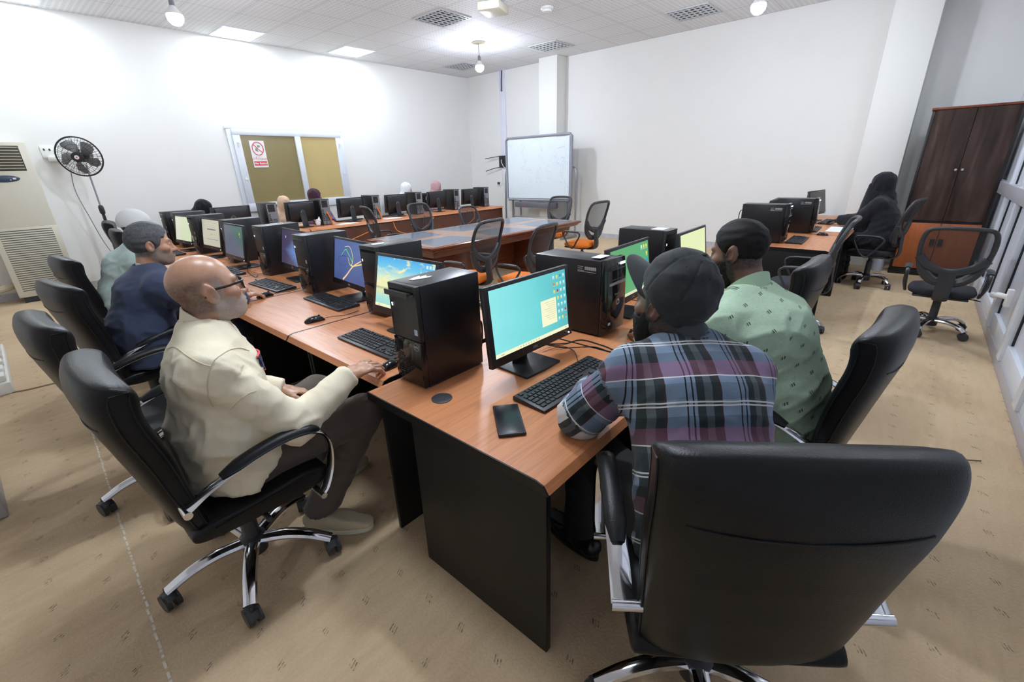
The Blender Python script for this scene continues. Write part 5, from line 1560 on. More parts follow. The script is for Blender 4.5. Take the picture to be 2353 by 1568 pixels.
sstep = lambda a, b, x: (lambda t: t * t * (3 - 2 * t))(np.clip((x - a) / (b - a), 0, 1))
def beard_zone(L):
    ax = np.abs(L[:, 1])
    z_top = np.where(L[:, 0] > 0.062, -0.040 - 0.0 * ax, -0.028 + (0.062 - L[:, 0]) * 0.22)
    m = sstep(0.006, -0.010, L[:, 2] - z_top) * sstep(-0.022, -0.002, L[:, 0]) * sstep(-0.135, -0.112, L[:, 2] + 0.0)
    lips = np.exp(-(((L - [0.102, 0, -0.063]) / [0.016, 0.022, 0.009]) ** 2).sum(1) * 1.2)
    burn = sstep(0.022, 0.010, np.abs(L[:, 0] - 0.016)) * sstep(0.05, 0.02, L[:, 2]) * sstep(-0.04, -0.02, L[:, 2]) * (ax > 0.045)
    return np.clip(np.maximum(m * (1 - lips), burn * 0.8), 0, 1)
def scalp_zone(L, top=0.055):
    """fringe of short hair round the back and sides"""
    hair_low = -0.062 + 0.0 * L[:, 0]
    front = np.where(L[:, 2] > 0.02, 0.035, 0.012)
    ear = np.exp(-((L[:, 0] + 0.010) / 0.026) ** 2 - (L[:, 2] / 0.042) ** 2) * sstep(0.068, 0.074, np.abs(L[:, 1]))
    return (1 - np.clip(ear * 1.6, 0, 1)) * sstep(top + 0.02, top - 0.02, L[:, 2]) * sstep(hair_low - 0.01, hair_low + 0.01, L[:, 2]) * sstep(front + 0.012, front - 0.012, L[:, 0])
def brow_zone(L):
    ax = np.abs(L[:, 1])
    return np.exp(-((L[:, 2] - 0.024 - 0.12 * (0.03 - np.abs(ax - 0.03))) / 0.0055) ** 2) * sstep(0.008, 0.014, ax) * sstep(0.052, 0.044, ax) * (L[:, 0] > 0.05)


def eyes(h, parent, iris=(0.05, 0.025, 0.015)):
    WE = mat('eye_white', (0.62, 0.58, 0.54), 0.15); IR = mat('eye_iris', iris, 0.1)
    for y in (-1, 1):
        m = MB()
        T = Matrix.Translation(h.w((0.0785, y * 0.032, 0.0025))) @ Matrix([list(h.M[i]) for i in range(3)]).to_4x4()
        m.ball((0, 0, 0), 0.0132 * h.S, 14, T)
        o = m.build('eye', WE, parent)
        m = MB(); m.ball((0.0085 * h.S, 0, 0), (0.0055 * h.S, 0.0062 * h.S, 0.0062 * h.S), 12, T); m.build('iris', IR, o)
        o.location -= parent.location


def fold_disp(V, N, dirs, seed=1):
    """cloth folds: stretched ridged noise; dirs = [(direction of the fold, frequency across, amplitude, mask array)]"""
    D = np.zeros(len(V))
    for i, (d, f, amp, mask) in enumerate(dirs):
        d = nrm(d); a = nrm(np.cross(d, [0.3, 0.2, 0.9])); b = np.cross(d, a)
        Pn = np.stack([V @ d * 0.13, V @ a, V @ b], 1)
        Pn = Pn + 0.018 * np.stack([vnoise(V, 7, seed + 20 + i)] * 3, 1)
        n = vnoise(Pn, f, seed + i)
        r = 1 - np.abs(2 * n - 1); r = r ** 2
        D += amp * (r - 0.35) * mask
    return V + N * D[:, None]


def seg_t(V, a, b):
    d = b - a; t = np.clip((V - a) @ d / (d @ d), -0.3, 1.3)
    return t, np.linalg.norm(V - (a + np.clip(t, 0, 1)[:, None] * d), axis=1)


def make_shirt(p, name, m, parent, g=0.014, hem=None, cuffs=True, h=0.009, folds=1.0, uv=None, fat=None, sleeves='LR', collar=True, extra=(), cut=(), hemdir=None, relaxn=1, sleeve_end=1.0):
    j, S = p.J, p.S
    P = p.torso(g, fat)
    for a in sleeves:
        w = j[a + 'el'] + (j[a + 'wr'] - j[a + 'el']) * sleeve_end
        P += [cap(j[a + 'sh'], j[a + 'el'], 0.060 * S + g, 0.050 * S + g, 0.028), cap(j[a + 'el'], w, 0.050 * S + g, 0.034 * S + g, 0.025)]
    P += list(extra)
    for a in sleeves:
        d = nrm(j[a + 'wr'] - j[a + 'el'])
        # flat cuff end
        w = j[a + 'el'] + (j[a + 'wr'] - j[a + 'el']) * sleeve_end
        c = w + d * 0.002
        P.append(Prim((lambda c, d: (lambda X, Y, Z: np.maximum(-((X - c[0]) * d[0] + (Y - c[1]) * d[1] + (Z - c[2]) * d[2]), np.sqrt((X - c[0]) ** 2 + (Y - c[1]) ** 2 + (Z - c[2]) ** 2) - 0.09)))(c, d), c - 0.09, c + 0.09, 0.004, 's'))
    nk = j['neck']; up = nrm(p.head.w((-0.028, 0, -0.055)) - nk)
    P.append(cap(nk - up * 0.03, nk + up * 0.2, 0.062 * S, 0.070 * S, 0.008, 's'))
    if hem is not None:
        P.append(plane(hem, hemdir if hemdir is not None else (0, 0, -1)))
    P += list(cut)
    V, Q = surface(P, h)
    V, Q = keep_main(V, Q)
    V = relax(V, Q, relaxn)
    N = vnormals(V, Q)
    ts = {}
    d_arm = np.full(len(V), 9.0); ta = np.zeros(len(V)); which = np.zeros(len(V), int)
    for a in sleeves:
        t1, e1 = seg_t(V, j[a + 'sh'], j[a + 'el']); t2, e2 = seg_t(V, j[a + 'el'], j[a + 'wr'])
        e = np.minimum(e1 - 0.06 * S, e2 - 0.045 * S); tt = np.where(e1 - 0.06 * S < e2 - 0.045 * S, t1, 1 + t2)
        m_ = e < d_arm; d_arm = np.where(m_, e, d_arm); ta = np.where(m_, tt, ta); which = np.where(m_, 'LR'.index(a) + 1, which)
    d_tor = evalp(p.torso(g, fat), V)
    on_arm = (d_arm < d_tor + 0.0) & (ta > 0.12)
    mt = np.where(on_arm, 0, 1.0) * sstep(0.0, 0.06, nk[2] - V[:, 2])
    elbow = np.exp(-((ta - 1.0) / 0.28) ** 2) * on_arm
    fw = p.fwd; sl = p.sl
    if folds:
        V = fold_disp(V, N, [((sl + [0, 0, -0.55]) * 1.0, 15, 0.013 * folds, mt * sstep(0.10, 0.35, nk[2] - V[:, 2])), ((fw * 0.8 + [0, 0, -0.6]), 12, 0.010 * folds, mt), ((sl - np.array([0, 0, 0.9])), 22, 0.005 * folds, mt),
                             (np.cross(j['Rel'] - j['Rsh'], fw), 24, 0.009 * folds, elbow), (np.cross(j['Rwr'] - j['Rel'], [0, 0, 1.0]), 20, 0.007 * folds, on_arm * 1.0)], seed=int(abs(nk[0] * 100)) % 50)
    at = {}
    if uv:
        up_ = nrm(j['neck'] - j['pelvis'])
        l = (V - j['chest']) @ sl; f = (V - j['chest']) @ np.cross(up_, sl)
        u = np.arctan2(l, np.where(f * np.sign((np.cross(up_, sl) @ -fw)) > 0, 1, 1) * 0 + 0.30) * 0.30 if False else l
        v = (V - j['pelvis']) @ up_
        U = np.stack([u, v, np.zeros(len(V))], 1)
        for i, a in enumerate('LR'):
            mk = on_arm & (which == i + 1)
            if not mk.any(): continue
            s0, e0, w0 = j[a + 'sh'], j[a + 'el'], j[a + 'wr']
            ax1 = nrm(e0 - s0); ax2 = nrm(w0 - e0)
            al = np.where(ta < 1, np.clip((V - s0) @ ax1, 0, 9), np.linalg.norm(e0 - s0) + np.clip((V - e0) @ ax2, 0, 9))
            axs = np.where((ta < 1)[:, None], ax1, ax2)
            o = np.where((ta < 1)[:, None], V - s0, V - e0)
            o = o - axs * (o * axs).sum(1)[:, None]
            rf = nrm(np.cross(ax1, [0.2, 0.1, 1.0])); r2 = np.cross(axs, rf)
            ang = np.arctan2((o * r2).sum(1), o @ rf)
            U[mk, 0] = (o @ nrm(np.cross(ax1, nrm([0 - s0[0], 0 - s0[1], 1.65 - s0[2]]))))[mk] + 0.02; U[mk, 1] = 0.03 - al[mk]
        at['cloth_uv'] = U
    o = mesh_obj(name, V, Q, m, parent, at, None)
    o.location = -np.array(parent.location) if parent is not None else (0, 0, 0)
    return o


def put(o, parent):
    o.parent = parent; o.location = Vector(o.location) - parent.location; return o


def collar_mesh(p, m, parent, hgt=0.042, r=0.068, open_front=0.35, name='collar', flare=0.0, up=None, dz=0.0, fd=0.03):
    j, S = p.J, p.S
    up = nrm(p.head.w((-0.03, 0, -0.05)) - j['neck']) if up is None else nrm(up)
    f = nrm(p.fwd - up * (p.fwd @ up)); l = np.cross(up, f)
    b = MB(); n = 36; rings = [[], [], [], []]
    for i in range(n + 1):
        a = open_front + (2 * PI - 2 * open_front) * i / n
        c = f * math.cos(a) + l * math.sin(a)
        k = 0.5 + 0.5 * math.cos(a)                                  # 1 at the front
        base = j['neck'] + up * (dz - 0.018 - fd * k) + f * 0.012
        rr = r * S
        rings[0].append(base + c * (rr + 0.004)); rings[1].append(base + c * (rr + flare) + up * hgt * S * (1.0 - 0.25 * k))
        rings[2].append(base + c * (rr + flare - 0.0045) + up * hgt * S * (1.0 - 0.25 * k)); rings[3].append(base + c * (rr - 0.003))
    R4 = [[rings[q][i] for q in range(4)] for i in range(n + 1)]
    b.loft(R4)
    return put(b.build(name, m, None, bevel=0.0, angle=50), parent)


def shoe(an, toe, m, sole, parent, S, name='shoe'):
    a = np.array(an, float); t = np.array(toe, float); d = nrm([t[0] - a[0], t[1] - a[1], 0]); l = np.cross([0, 0, 1.0], d)
    c = np.array([a[0], a[1], 0.0]); L = 0.28 * S
    P = [cap(c + d * -0.05 * S + [0, 0, 0.055], c + d * 0.10 * S + [0, 0, 0.052], 0.042 * S, 0.042 * S, 0.03), cap(c + d * 0.08 * S + [0, 0, 0.045], c + d * 0.185 * S + [0, 0, 0.040], 0.044 * S, 0.036 * S, 0.03), cap(c + [0, 0, 0.05], c + [0, 0, 0.105], 0.042 * S, 0.042 * S, 0.02), plane((0, 0, 0.026), (0, 0, -1)), plane(c + [0, 0, 0.112] + d * 0, (0.25 * d[0], 0.25 * d[1], 1))]
    V, Q = surface(P, 0.008); o = put(mesh_obj(name, V, Q, m), parent)
    b = MB(); out = []
    for k in range(28):
        q = 2 * PI * k / 28; x = 0.065 * S + 0.155 * S * math.cos(q); w = 0.048 * S * (1 + 0.10 * math.cos(q)) * math.sin(q)
        out.append(c + d * x + l * w)
    b.loft([[tuple(q + np.array([0, 0, 0.002])) for q in out], [tuple(q + np.array([0, 0, 0.03])) for q in out]])
    so_ = b.build('sole', sole, None, bevel=0.004); so_.parent = o; so_.location = (0, 0, 0)
    return o


def trousers(p, m, parent, g=0.012, name='trousers', h=0.011, folds=1.0):
    j, S = p.J, p.S
    P = [ecap(j['pelvis'] + [0, 0, -0.02], j['pelvis'] * 0.6 + j['waist'] * 0.4, 0.175 * S + g - 0.004, 0.16 * S, 0.122 * S, 0.112 * S, p.pl, 0.05)]
    for a in 'LR':
        P += [cap(j[a + 'hip'], j[a + 'kn'], 0.092 * S + g, 0.066 * S + g, 0.03), cap(j[a + 'kn'], j[a + 'an'], 0.064 * S + g, 0.056 * S + g, 0.03), plane(j[a + 'an'] + [0, 0, 0.008], (0, 0, -1))]
    V, Q = surface(P, h); V, Q = keep_main(V, Q); V = relax(V, Q, 1); N = vnormals(V, Q)
    V = fold_disp(V, N, [((0.3, 1, 0.2), 14, 0.010 * folds, np.ones(len(V))), ((0.8, 0.4, -0.6), 10, 0.008 * folds, np.ones(len(V)))], 9)
    return put(mesh_obj(name, V, Q, m), parent)


def make_body(p, label, hands, skinm, base, rules=(), lip=None, h=0.010, face=True, fine_head=0.0042, fine_hands=(), group=None):
    P = p.skin(hands, face)
    hc = p.head.c; S = p.S
    fine = []
    if fine_head: fine.append((hc - 0.135 * S, hc + 0.135 * S, fine_head))
    for c, r, f in fine_hands: fine.append((np.array(c) - r, np.array(c) + r, f))
    V, Q = surface(P, h, fine); V, Q = keep_main(V, Q)
    C = skin_colors(V, p.head, base, rules, lip)
    org = (p.J['pelvis'][0], p.J['pelvis'][1], 0.0)
    o = mesh_obj('person', V, Q, skinm, None, {'skin': C}, org)
    return tag(o, label, 'person', group)

SKIN = skin_mat('skin', 0.40)
SKINB = skin_mat('shiny_skin', 0.27)

# ---- bald man with glasses, cream shirt
S1 = 1.12
h1 = Head((0.462, 1.925, 1.252), R_(-1), R_(-6), R_(-2), 1.08)
p1 = Person(dict(pelvis=(0.40, 1.925, 0.575), waist=(0.40, 1.925, 0.74), chest=(0.405, 1.925, 0.935), neck=(0.415, 1.925, 1.128),
                 Lsh=(0.455, 2.12, 1.015), Rsh=(0.345, 1.735, 1.015), Lel=(0.49, 2.26, 0.74), Rel=(0.575, 1.69, 0.705),
                 Lwr=(0.70, 2.12, 0.675), Rwr=(0.855, 1.735, 0.805), Lhip=(0.42, 2.03, 0.56), Rhip=(0.42, 1.83, 0.56),
                 Lkn=(0.87, 2.14, 0.585), Rkn=(0.93, 1.80, 0.565), Lan=(0.84, 2.16, 0.12), Ran=(0.66, 1.87, 0.115),
                 Ltoe=(1.05, 2.17, 0), Rtoe=(0.80, 1.69, 0)), S1, h1, 1.16)
hR = hand_prims((0.852, 1.734, 0.806), (0.97, 0.20, 0.0), (0.05, -0.15, 1), 1, 1.30, (0.30, 0.42, 0.30), 1.0)
hL = hand_prims((0.70, 2.12, 0.675), (0.75, -0.45, -0.25), (0.2, 0.1, 1), -1, S1, (0.40, 0.55, 0.4), 0.6)
b1 = make_body(p1, 'bald man with glasses and grey stubble in a cream shirt, hand on a mouse', [hR, hL], SKINB, (0.545, 0.315, 0.21),
               [(lambda L: scalp_zone(L, 0.052), (0.16, 0.11, 0.085), 0.72), (beard_zone, (0.50, 0.44, 0.40), 0.85), (brow_zone, (0.05, 0.035, 0.03), 0.85)], (0.34, 0.12, 0.09),
               fine_hands=(((0.98, 1.77, 0.80), 0.11, 0.0045),))
CREAMS = cloth_mat('cream_cotton', (0.86, 0.77, 0.58))
sh1 = make_shirt(p1, 'shirt', CREAMS, b1, 0.016, cut=[Prim(lambda X, Y, Z: np.where(X < 0.57, 0.515 + 0.62 * np.maximum(X - 0.38, 0) - Z, -1.0), [-1e9] * 3, [1e9] * 3, 0.01, 'i')], h=0.009, folds=1.25, fat=1.18,
                 extra=[ecap((0.40, 1.925, 0.52), (0.40, 1.925, 0.70), 0.250, 0.205, 0.180, 0.155, (0, 1, 0), 0.05)])
collar_mesh(p1, CREAMS, b1, 0.060, 0.071, 0.10, 'shirt_collar', 0.004, dz=0.012, fd=0.05)
# yoke and shoulder seams, chest stripe band, collar buttons
b = MB(); NAVY = mat('navy_stripe', (0.012, 0.018, 0.06), 0.8)
def on_shirt(sh, P, lift=0.002):
    """drop points onto the shirt surface"""
    me = sh.data; co = np.empty(len(me.vertices) * 3); me.vertices.foreach_get('co', co); co = co.reshape(-1, 3)
    nn = np.empty(len(me.vertices) * 3); me.vertices.foreach_get('normal', nn); nn = nn.reshape(-1, 3)
    out = []
    for q in P:
        i = np.argmin(((co - np.array(q)) ** 2).sum(1)); out.append(co[i] + nn[i] * lift)
    return out
from mathutils.bvhtree import BVHTree
def seam_line(sh, pts, r, m, name, parent, n=6):
    """a fine stitched line following the cloth"""
    bv = BVHTree.FromPolygons([v.co for v in sh.data.vertices], [list(p.vertices) for p in sh.data.polygons])
    P = [bv.find_nearest(Vector(q))[:2] for q in spline(pts, n)]
    return put(MB().tube([tuple(a + b_ * 0.0006) for a, b_ in P], r, 5).build(name, m, None), parent)
SEAM = mat('cream_seam', (0.66, 0.57, 0.40), 0.9)
seam_line(sh1, [(0.27, 1.93, 1.08), (0.30, 1.851, 1.095), (0.301, 1.718, 1.099), (0.32, 1.664, 1.078), (0.344, 1.650, 1.060)], 0.0022, SEAM, 'yoke_seam', b1)
seam_line(sh1, [(0.344, 1.650, 1.060), (0.365, 1.658, 1.077), (0.415, 1.706, 1.077), (0.472, 1.783, 1.052), (0.515, 1.816, 1.018)], 0.0022, SEAM, 'shoulder_seam', b1)
seam_line(sh1, [(0.346, 1.650, 1.061), (0.331, 1.646, 1.034), (0.319, 1.648, 0.996), (0.317, 1.667, 0.948), (0.33, 1.70, 0.90)], 0.0026, SEAM, 'armhole_seam', b1)
seam_line(sh1, [(0.371, 1.674, 0.877), (0.39, 1.645, 0.906), (0.422, 1.639, 0.926), (0.455, 1.645, 0.924)], 0.0016, SEAM, 'sleeve_crease', b1)
def chest_band(sh, z, r, m):
    me = sh.data; co = np.empty(len(me.vertices) * 3); me.vertices.foreach_get('co', co); co = co.reshape(-1, 3)
    P = []
    for y in np.arange(1.80, 2.06, 0.018):
        q = co[(np.abs(co[:, 1] - y) < 0.014) & (np.abs(co[:, 2] - z - (1.92 - y) * 0.1) < 0.014) & (co[:, 0] < 0.72)]
        if len(q): P.append(np.array([q[:, 0].max() + 0.001, y, z + (1.92 - y) * 0.1]))
    P = [np.mean(P[max(0, i - 1):i + 2], 0) for i in range(len(P))]
    put(MB().tube([tuple(q) for q in P], r, 6, ry=0.004, up=(1, 0, 0)).build('chest_stripe', m, None), b1)
for dx, r_, mm_ in ((0, 0.016, NAVY), (0.034, 0.002, RED), (-0.034, 0.002, RED), (0.026, 0.0025, NAVY), (-0.026, 0.0025, NAVY)):
    chest_band(sh1, 0.945 + dx * 0.9, r_, mm_)
for q in ((0.498, 1.90, 1.105), (0.50, 1.905, 1.07)):
    put(MB().ball(q, 0.006, 10).build('button', GRAYP, None), b1)
TRO = cloth_mat('brown_grey_trousers', (0.105, 0.082, 0.068), 0.8)
trousers(p1, TRO, b1, 0.010)
BEI = mat('beige_suede', (0.55, 0.47, 0.32), 0.85); SOLE = mat('pale_sole', (0.66, 0.66, 0.52), 0.7); SOCK = mat('grey_sock', (0.50, 0.50, 0.52), 0.9)
for a in 'LR':
    an, toe = p1.J[a + 'an'], p1.J[a + 'toe']
    shoe(an, toe, BEI, SOLE, b1, S1)
    put(MB().tube([(an[0], an[1], 0.085), (an[0], an[1], 0.115), (an[0], an[1], 0.16)], 0.048, 14).build('sock', SOCK, None), b1)
eyes(h1, b1)
def glasses(h, parent):
    G = mat('glasses_black', (0.012, 0.012, 0.013), 0.25); LEN = mat('glasses_lens', (0.9, 0.9, 0.9), 0.03, alpha=0.10)
    go = MB()
    for y in (-1, 1):
        pts = []
        for k in range(24):
            q = 2 * PI * k / 24
            ca, sa = math.cos(q), math.sin(q)
            pts.append(h.w((0.110 - 0.012 * abs(y * 0.034 + 0.026 * ca) / 0.06, y * 0.034 + 0.026 * math.copysign(abs(ca) ** 0.6, ca), 0.003 + 0.020 * math.copysign(abs(sa) ** 0.6, sa))))
        go.tube(pts, 0.0026, 6, closed=True)
        go.tube([h.w((0.100, y * 0.062, 0.014)), h.w((0.094, y * 0.072, 0.014)), h.w((0.05, y * 0.078, 0.011)), h.w((-0.01, y * 0.0805, 0.013)), h.w((-0.03, y * 0.082, -0.008))], 0.0028, 6, ry=0.0045)
        go.tube([h.w((0.113, y * 0.009, 0.008)), h.w((0.117, 0, 0.010))], 0.0022, 5)
    g = put(go.build('glasses', G, None), parent)
    for y in (-1, 1):
        m = MB(); pts = [h.w((0.109 - 0.012 * abs(y * 0.034 + 0.024 * math.cos(q)) / 0.06, y * 0.034 + 0.024 * math.cos(q), 0.003 + 0.018 * math.sin(q))) for q in np.linspace(0, 2 * PI, 21)[:-1]]
        l = m.poly(pts).build('lens', LEN, g); l.location = -parent.location - g.location + parent.location if False else (0, 0, 0)
glasses(h1, b1)

# ---- grey haired man in navy blazer
S2 = 1.10
h2 = Head((0.655, 3.72, 1.24), R_(-8), R_(3), R_(-2), S2)
p2 = Person(dict(pelvis=(0.46, 3.72, 0.57), waist=(0.475, 3.72, 0.74), chest=(0.55, 3.72, 0.94), neck=(0.60, 3.72, 1.09),
                 Lsh=(0.62, 3.91, 1.00), Rsh=(0.60, 3.53, 1.00), Lel=(0.82, 4.02, 0.79), Rel=(0.82, 3.46, 0.79),
                 Lwr=(1.08, 3.98, 0.80), Rwr=(1.085, 3.66, 0.80), Lhip=(0.5, 3.82, 0.56), Rhip=(0.5, 3.62, 0.56),
                 Lkn=(0.98, 3.86, 0.57), Rkn=(0.98, 3.58, 0.57), Lan=(0.93, 3.86, 0.11), Ran=(0.93, 3.58, 0.11), Ltoe=(1.2, 3.88, 0), Rtoe=(1.2, 3.55, 0)), S2, h2, 1.08)
hR = hand_prims((1.085, 3.66, 0.80), (0.95, 0.28, 0.0), (0, 0, 1), 1, S2, (0.28, 0.40, 0.3))
hL = hand_prims((1.08, 3.98, 0.80), (0.9, -0.3, -0.05), (0, 0, 1), -1, S2, (0.15, 0.3, 0.3))
b2 = make_body(p2, 'grey haired bearded man in a navy blue blazer looking at the screens', [hR, hL], SKIN, (0.52, 0.285, 0.18),
               [(beard_zone, (0.26, 0.22, 0.19), 0.8), (lambda L: sstep(-0.010, -0.006, -np.abs(L[:, 2] + 0.0485)) * sstep(0.032, 0.024, np.abs(L[:, 1])) * (L[:, 0] > 0.08), (0.05, 0.04, 0.035), 0.9), (brow_zone, (0.05, 0.04, 0.035), 0.9), (lambda L: scalp_zone(L, 0.075), (0.10, 0.09, 0.085), 0.85)], (0.32, 0.12, 0.10), h=0.011,
               fine_hands=(((1.18, 3.70, 0.80), 0.10, 0.006),))
eyes(h2, b2)
def hair(h, m, parent, thick=0.012, front=0.052, low=-0.05, h_=0.006, rough=0.004, side=0.0, name='hair'):
    k = thick
    P = [h.E((-0.012, 0, 0.038), (0.098 + k, 0.078 + k * 0.8, 0.088 + k), 0.02)]
    P.append(Prim(lambda X, Y, Z: _hl(h, X, Y, Z, front, low), [-1e9] * 3, [1e9] * 3, 0.01, 'i'))
    P.append(h.E((-0.006, 0.083, -0.004), (0.022, 0.02, 0.034), 0.008, 's')); P.append(h.E((-0.006, -0.083, -0.004), (0.022, 0.02, 0.034), 0.008, 's'))
    V, Q = surface(P, h_, pad=0.02); V, Q = keep_main(V, Q); N = vnormals(V, Q)
    L = h.local(V)
    V = V + N * ((vnoise(np.stack([L[:, 0] * 0.25, L[:, 1], L[:, 2]], 1), 60, 2) - 0.5) * rough * 2)[:, None]
    return put(mesh_obj(name, V, Q, m), parent)
def _hl(h, X, Y, Z, front, low):
    sh_ = np.broadcast(X, Y, Z).shape
    px, py, pz = X - h.c[0], Y - h.c[1], Z - h.c[2]
    l = [(px * h.M[0, i] + py * h.M[1, i] + pz * h.M[2, i]) / h.S for i in range(3)]
    # hairline: forehead at the top, sideburn before the ear, nape below
    fr = np.where(l[2] > 0.045, front + (l[2] - 0.045) * 0.45 + 0.0 * l[0], np.where(l[2] > -0.02, 0.030 + (l[2] + 0.02) * 0.34, 0.016))
    d = np.maximum(l[0] - fr, low - l[2] + np.maximum(0, l[0] + 0.02) * 0.9)
    return np.broadcast_to(d * h.S, sh_)
def hair_mat(name, c1, c2):
    m = mat(name, c1, 0.6, spec=0.2)
    b = NB(m); v = b.mapping(b.coord(), scale=(1, 1, 1))
    b.put(b.bsdf().inputs['Base Color'], b.mix(b.ramp(b.noise(v, 110, 3, 1.0), [(0.35, (0, 0, 0)), (0.65, (1, 1, 1))]), c1, c2))
    b.put(b.bsdf().inputs['Normal'], b.bump(b.noise(v, 300, 3, 1.0), 0.3, 0.003))
    return m
hair(h2, hair_mat('grey_hair', (0.065, 0.065, 0.07), (0.115, 0.118, 0.125)), b2, 0.014, 0.066, -0.048, rough=0.003)
NAVYB = cloth_mat('navy_blazer_cloth', (0.042, 0.056, 0.105), 0.8)
sh2 = make_shirt(p2, 'blazer', NAVYB, b2, 0.024, hem=(0, 0, 0.50), h=0.011, folds=1.0, fat=1.1, extra=[ecap((0.45, 3.72, 0.5), (0.47, 3.72, 0.72), 0.215, 0.195, 0.155, 0.14, (0, 1, 0), 0.05)])
collar_mesh(p2, NAVYB, b2, 0.045, 0.078, 0.55, 'blazer_collar', 0.004)
collar_mesh(p2, PAPER, b2, 0.055, 0.066, 0.15, 'shirt_collar', 0.002)
trousers(p2, cloth_mat('dark_navy_trousers', (0.018, 0.022, 0.04)), b2, 0.010, h=0.016)
DSH = mat('black_shoe_leather', (0.015, 0.014, 0.014), 0.3)
for a in 'LR': shoe(p2.J[a + 'an'], p2.J[a + 'toe'], DSH, DSH, b2, S2)

# ---- man in white cap, pale green shirt
S3 = 1.10
h3 = Head((0.80, 4.86, 1.27), R_(22), R_(6), 0, S3)
p3 = Person(dict(pelvis=(0.58, 4.90, 0.57), waist=(0.59, 4.90, 0.74), chest=(0.66, 4.89, 0.95), neck=(0.735, 4.87, 1.11),
                 Lsh=(0.74, 5.08, 1.01), Rsh=(0.70, 4.70, 1.01), Lel=(0.90, 5.16, 0.80), Rel=(0.88, 4.62, 0.80), Lwr=(1.15, 5.08, 0.80), Rwr=(1.14, 4.72, 0.80),
                 Lhip=(0.62, 5.0, 0.56), Rhip=(0.62, 4.8, 0.56), Lkn=(1.05, 5.0, 0.57), Rkn=(1.05, 4.78, 0.57), Lan=(1.0, 5.0, 0.11), Ran=(1.0, 4.78, 0.11), Ltoe=(1.3, 5.0, 0), Rtoe=(1.3, 4.78, 0)), S3, h3, 1.1)
b3 = make_body(p3, 'man in a white knitted cap and pale green shirt, half hidden behind the navy blazer', [hand_prims((1.15, 5.08, 0.80), (1, -0.2, 0), (0, 0, 1), -1, S3), hand_prims((1.14, 4.72, 0.80), (1, 0.2, 0), (0, 0, 1), 1, S3)], SKIN, (0.20, 0.105, 0.065),
               [(lambda L: scalp_zone(L, 0.06), (0.02, 0.016, 0.014), 0.9), (beard_zone, (0.03, 0.02, 0.018), 0.7)], h=0.014, fine_head=0.006)
PGR = cloth_mat('pale_green_cotton', (0.42, 0.53, 0.50))
make_shirt(p3, 'shirt', PGR, b3, 0.022, hem=(0, 0, 0.50), h=0.012, folds=1.1, extra=[ecap((0.57, 4.9, 0.5), (0.58, 4.9, 0.72), 0.21, 0.19, 0.15, 0.14, (0, 1, 0), 0.05)])
collar_mesh(p3, PGR, b3, 0.045, 0.070, 0.3, 'shirt_collar', 0.003)
trousers(p3, mat('black_trousers', (0.02, 0.02, 0.022), 0.85), b3, 0.010, h=0.018)
for a in 'LR': shoe(p3.J[a + 'an'], p3.J[a + 'toe'], DSH, DSH, b3, S3)
def skull_cap(h, m, parent, z0=0.018, k=0.014, flat=0.0, name='knitted_cap'):
    P = [h.E((-0.012, 0, 0.040), (0.098 + k, 0.080 + k, 0.086 + k), 0.02), Prim(lambda X, Y, Z: _capcut(h, X, Y, Z, z0), [-1e9] * 3, [1e9] * 3, 0.01, 'i')]
    V, Q = surface(P, 0.006); return put(mesh_obj(name, V, Q, m), parent)
def _capcut(h, X, Y, Z, z0, sl_=0.25):
    px, py, pz = X - h.c[0], Y - h.c[1], Z - h.c[2]
    l = [(px * h.M[0, i] + py * h.M[1, i] + pz * h.M[2, i]) / h.S for i in range(3)]
    return np.broadcast_to(-(l[2] - z0 - sl_ * l[0]) * h.S, np.broadcast(X, Y, Z).shape)
KN = mat('white_knit', (0.80, 0.80, 0.78), 0.9, bump=0.6, bscale=320)
skull_cap(h3, KN, b3, 0.030, 0.013)

# ---- man in plaid shirt and black cap
S4 = 1.14
h4 = Head((1.462, 0.568, 1.185), R_(75), R_(-3), R_(3), S4)
p4 = Person(dict(pelvis=(1.185, 0.265, 0.575), waist=(1.225, 0.305, 0.75), chest=(1.335, 0.40, 0.93), neck=(1.435, 0.475, 1.07),
                 Lsh=(1.265, 0.585, 1.000), Rsh=(1.495, 0.315, 0.985), Lel=(1.185, 0.735, 0.818), Rel=(1.69, 0.50, 0.815),
                 Lwr=(1.41, 0.830, 0.800), Rwr=(1.80, 0.76, 0.80), Lhip=(1.13, 0.36, 0.56), Rhip=(1.27, 0.20, 0.56),
                 Lkn=(1.36, 0.80, 0.57), Rkn=(1.58, 0.62, 0.57), Lan=(1.36, 0.82, 0.11), Ran=(1.60, 0.66, 0.11), Ltoe=(1.42, 1.1, 0), Rtoe=(1.7, 0.95, 0)), S4, h4, 1.0)
hL = hand_prims((1.41, 0.830, 0.800), (1, 0.12, -0.05), (0, 0, 1), 1, S4, (0.2, 0.35, 0.3))
hR = hand_prims((1.80, 0.76, 0.80), (0.25, 1, -0.05), (0, 0, 1), -1, S4, (0.2, 0.35, 0.3))
DSK = (0.20, 0.105, 0.068)
b4 = make_body(p4, 'man in plaid shirt and black baseball cap, seen from behind at the nearest desk', [hL, hR], SKIN, DSK,
               [(lambda L: scalp_zone(L, 0.09), (0.015, 0.012, 0.011), 0.85), (beard_zone, (0.008, 0.007, 0.007), 1.0), (brow_zone, (0.01, 0.01, 0.01), 0.9)], None)
eyes(h4, b4)
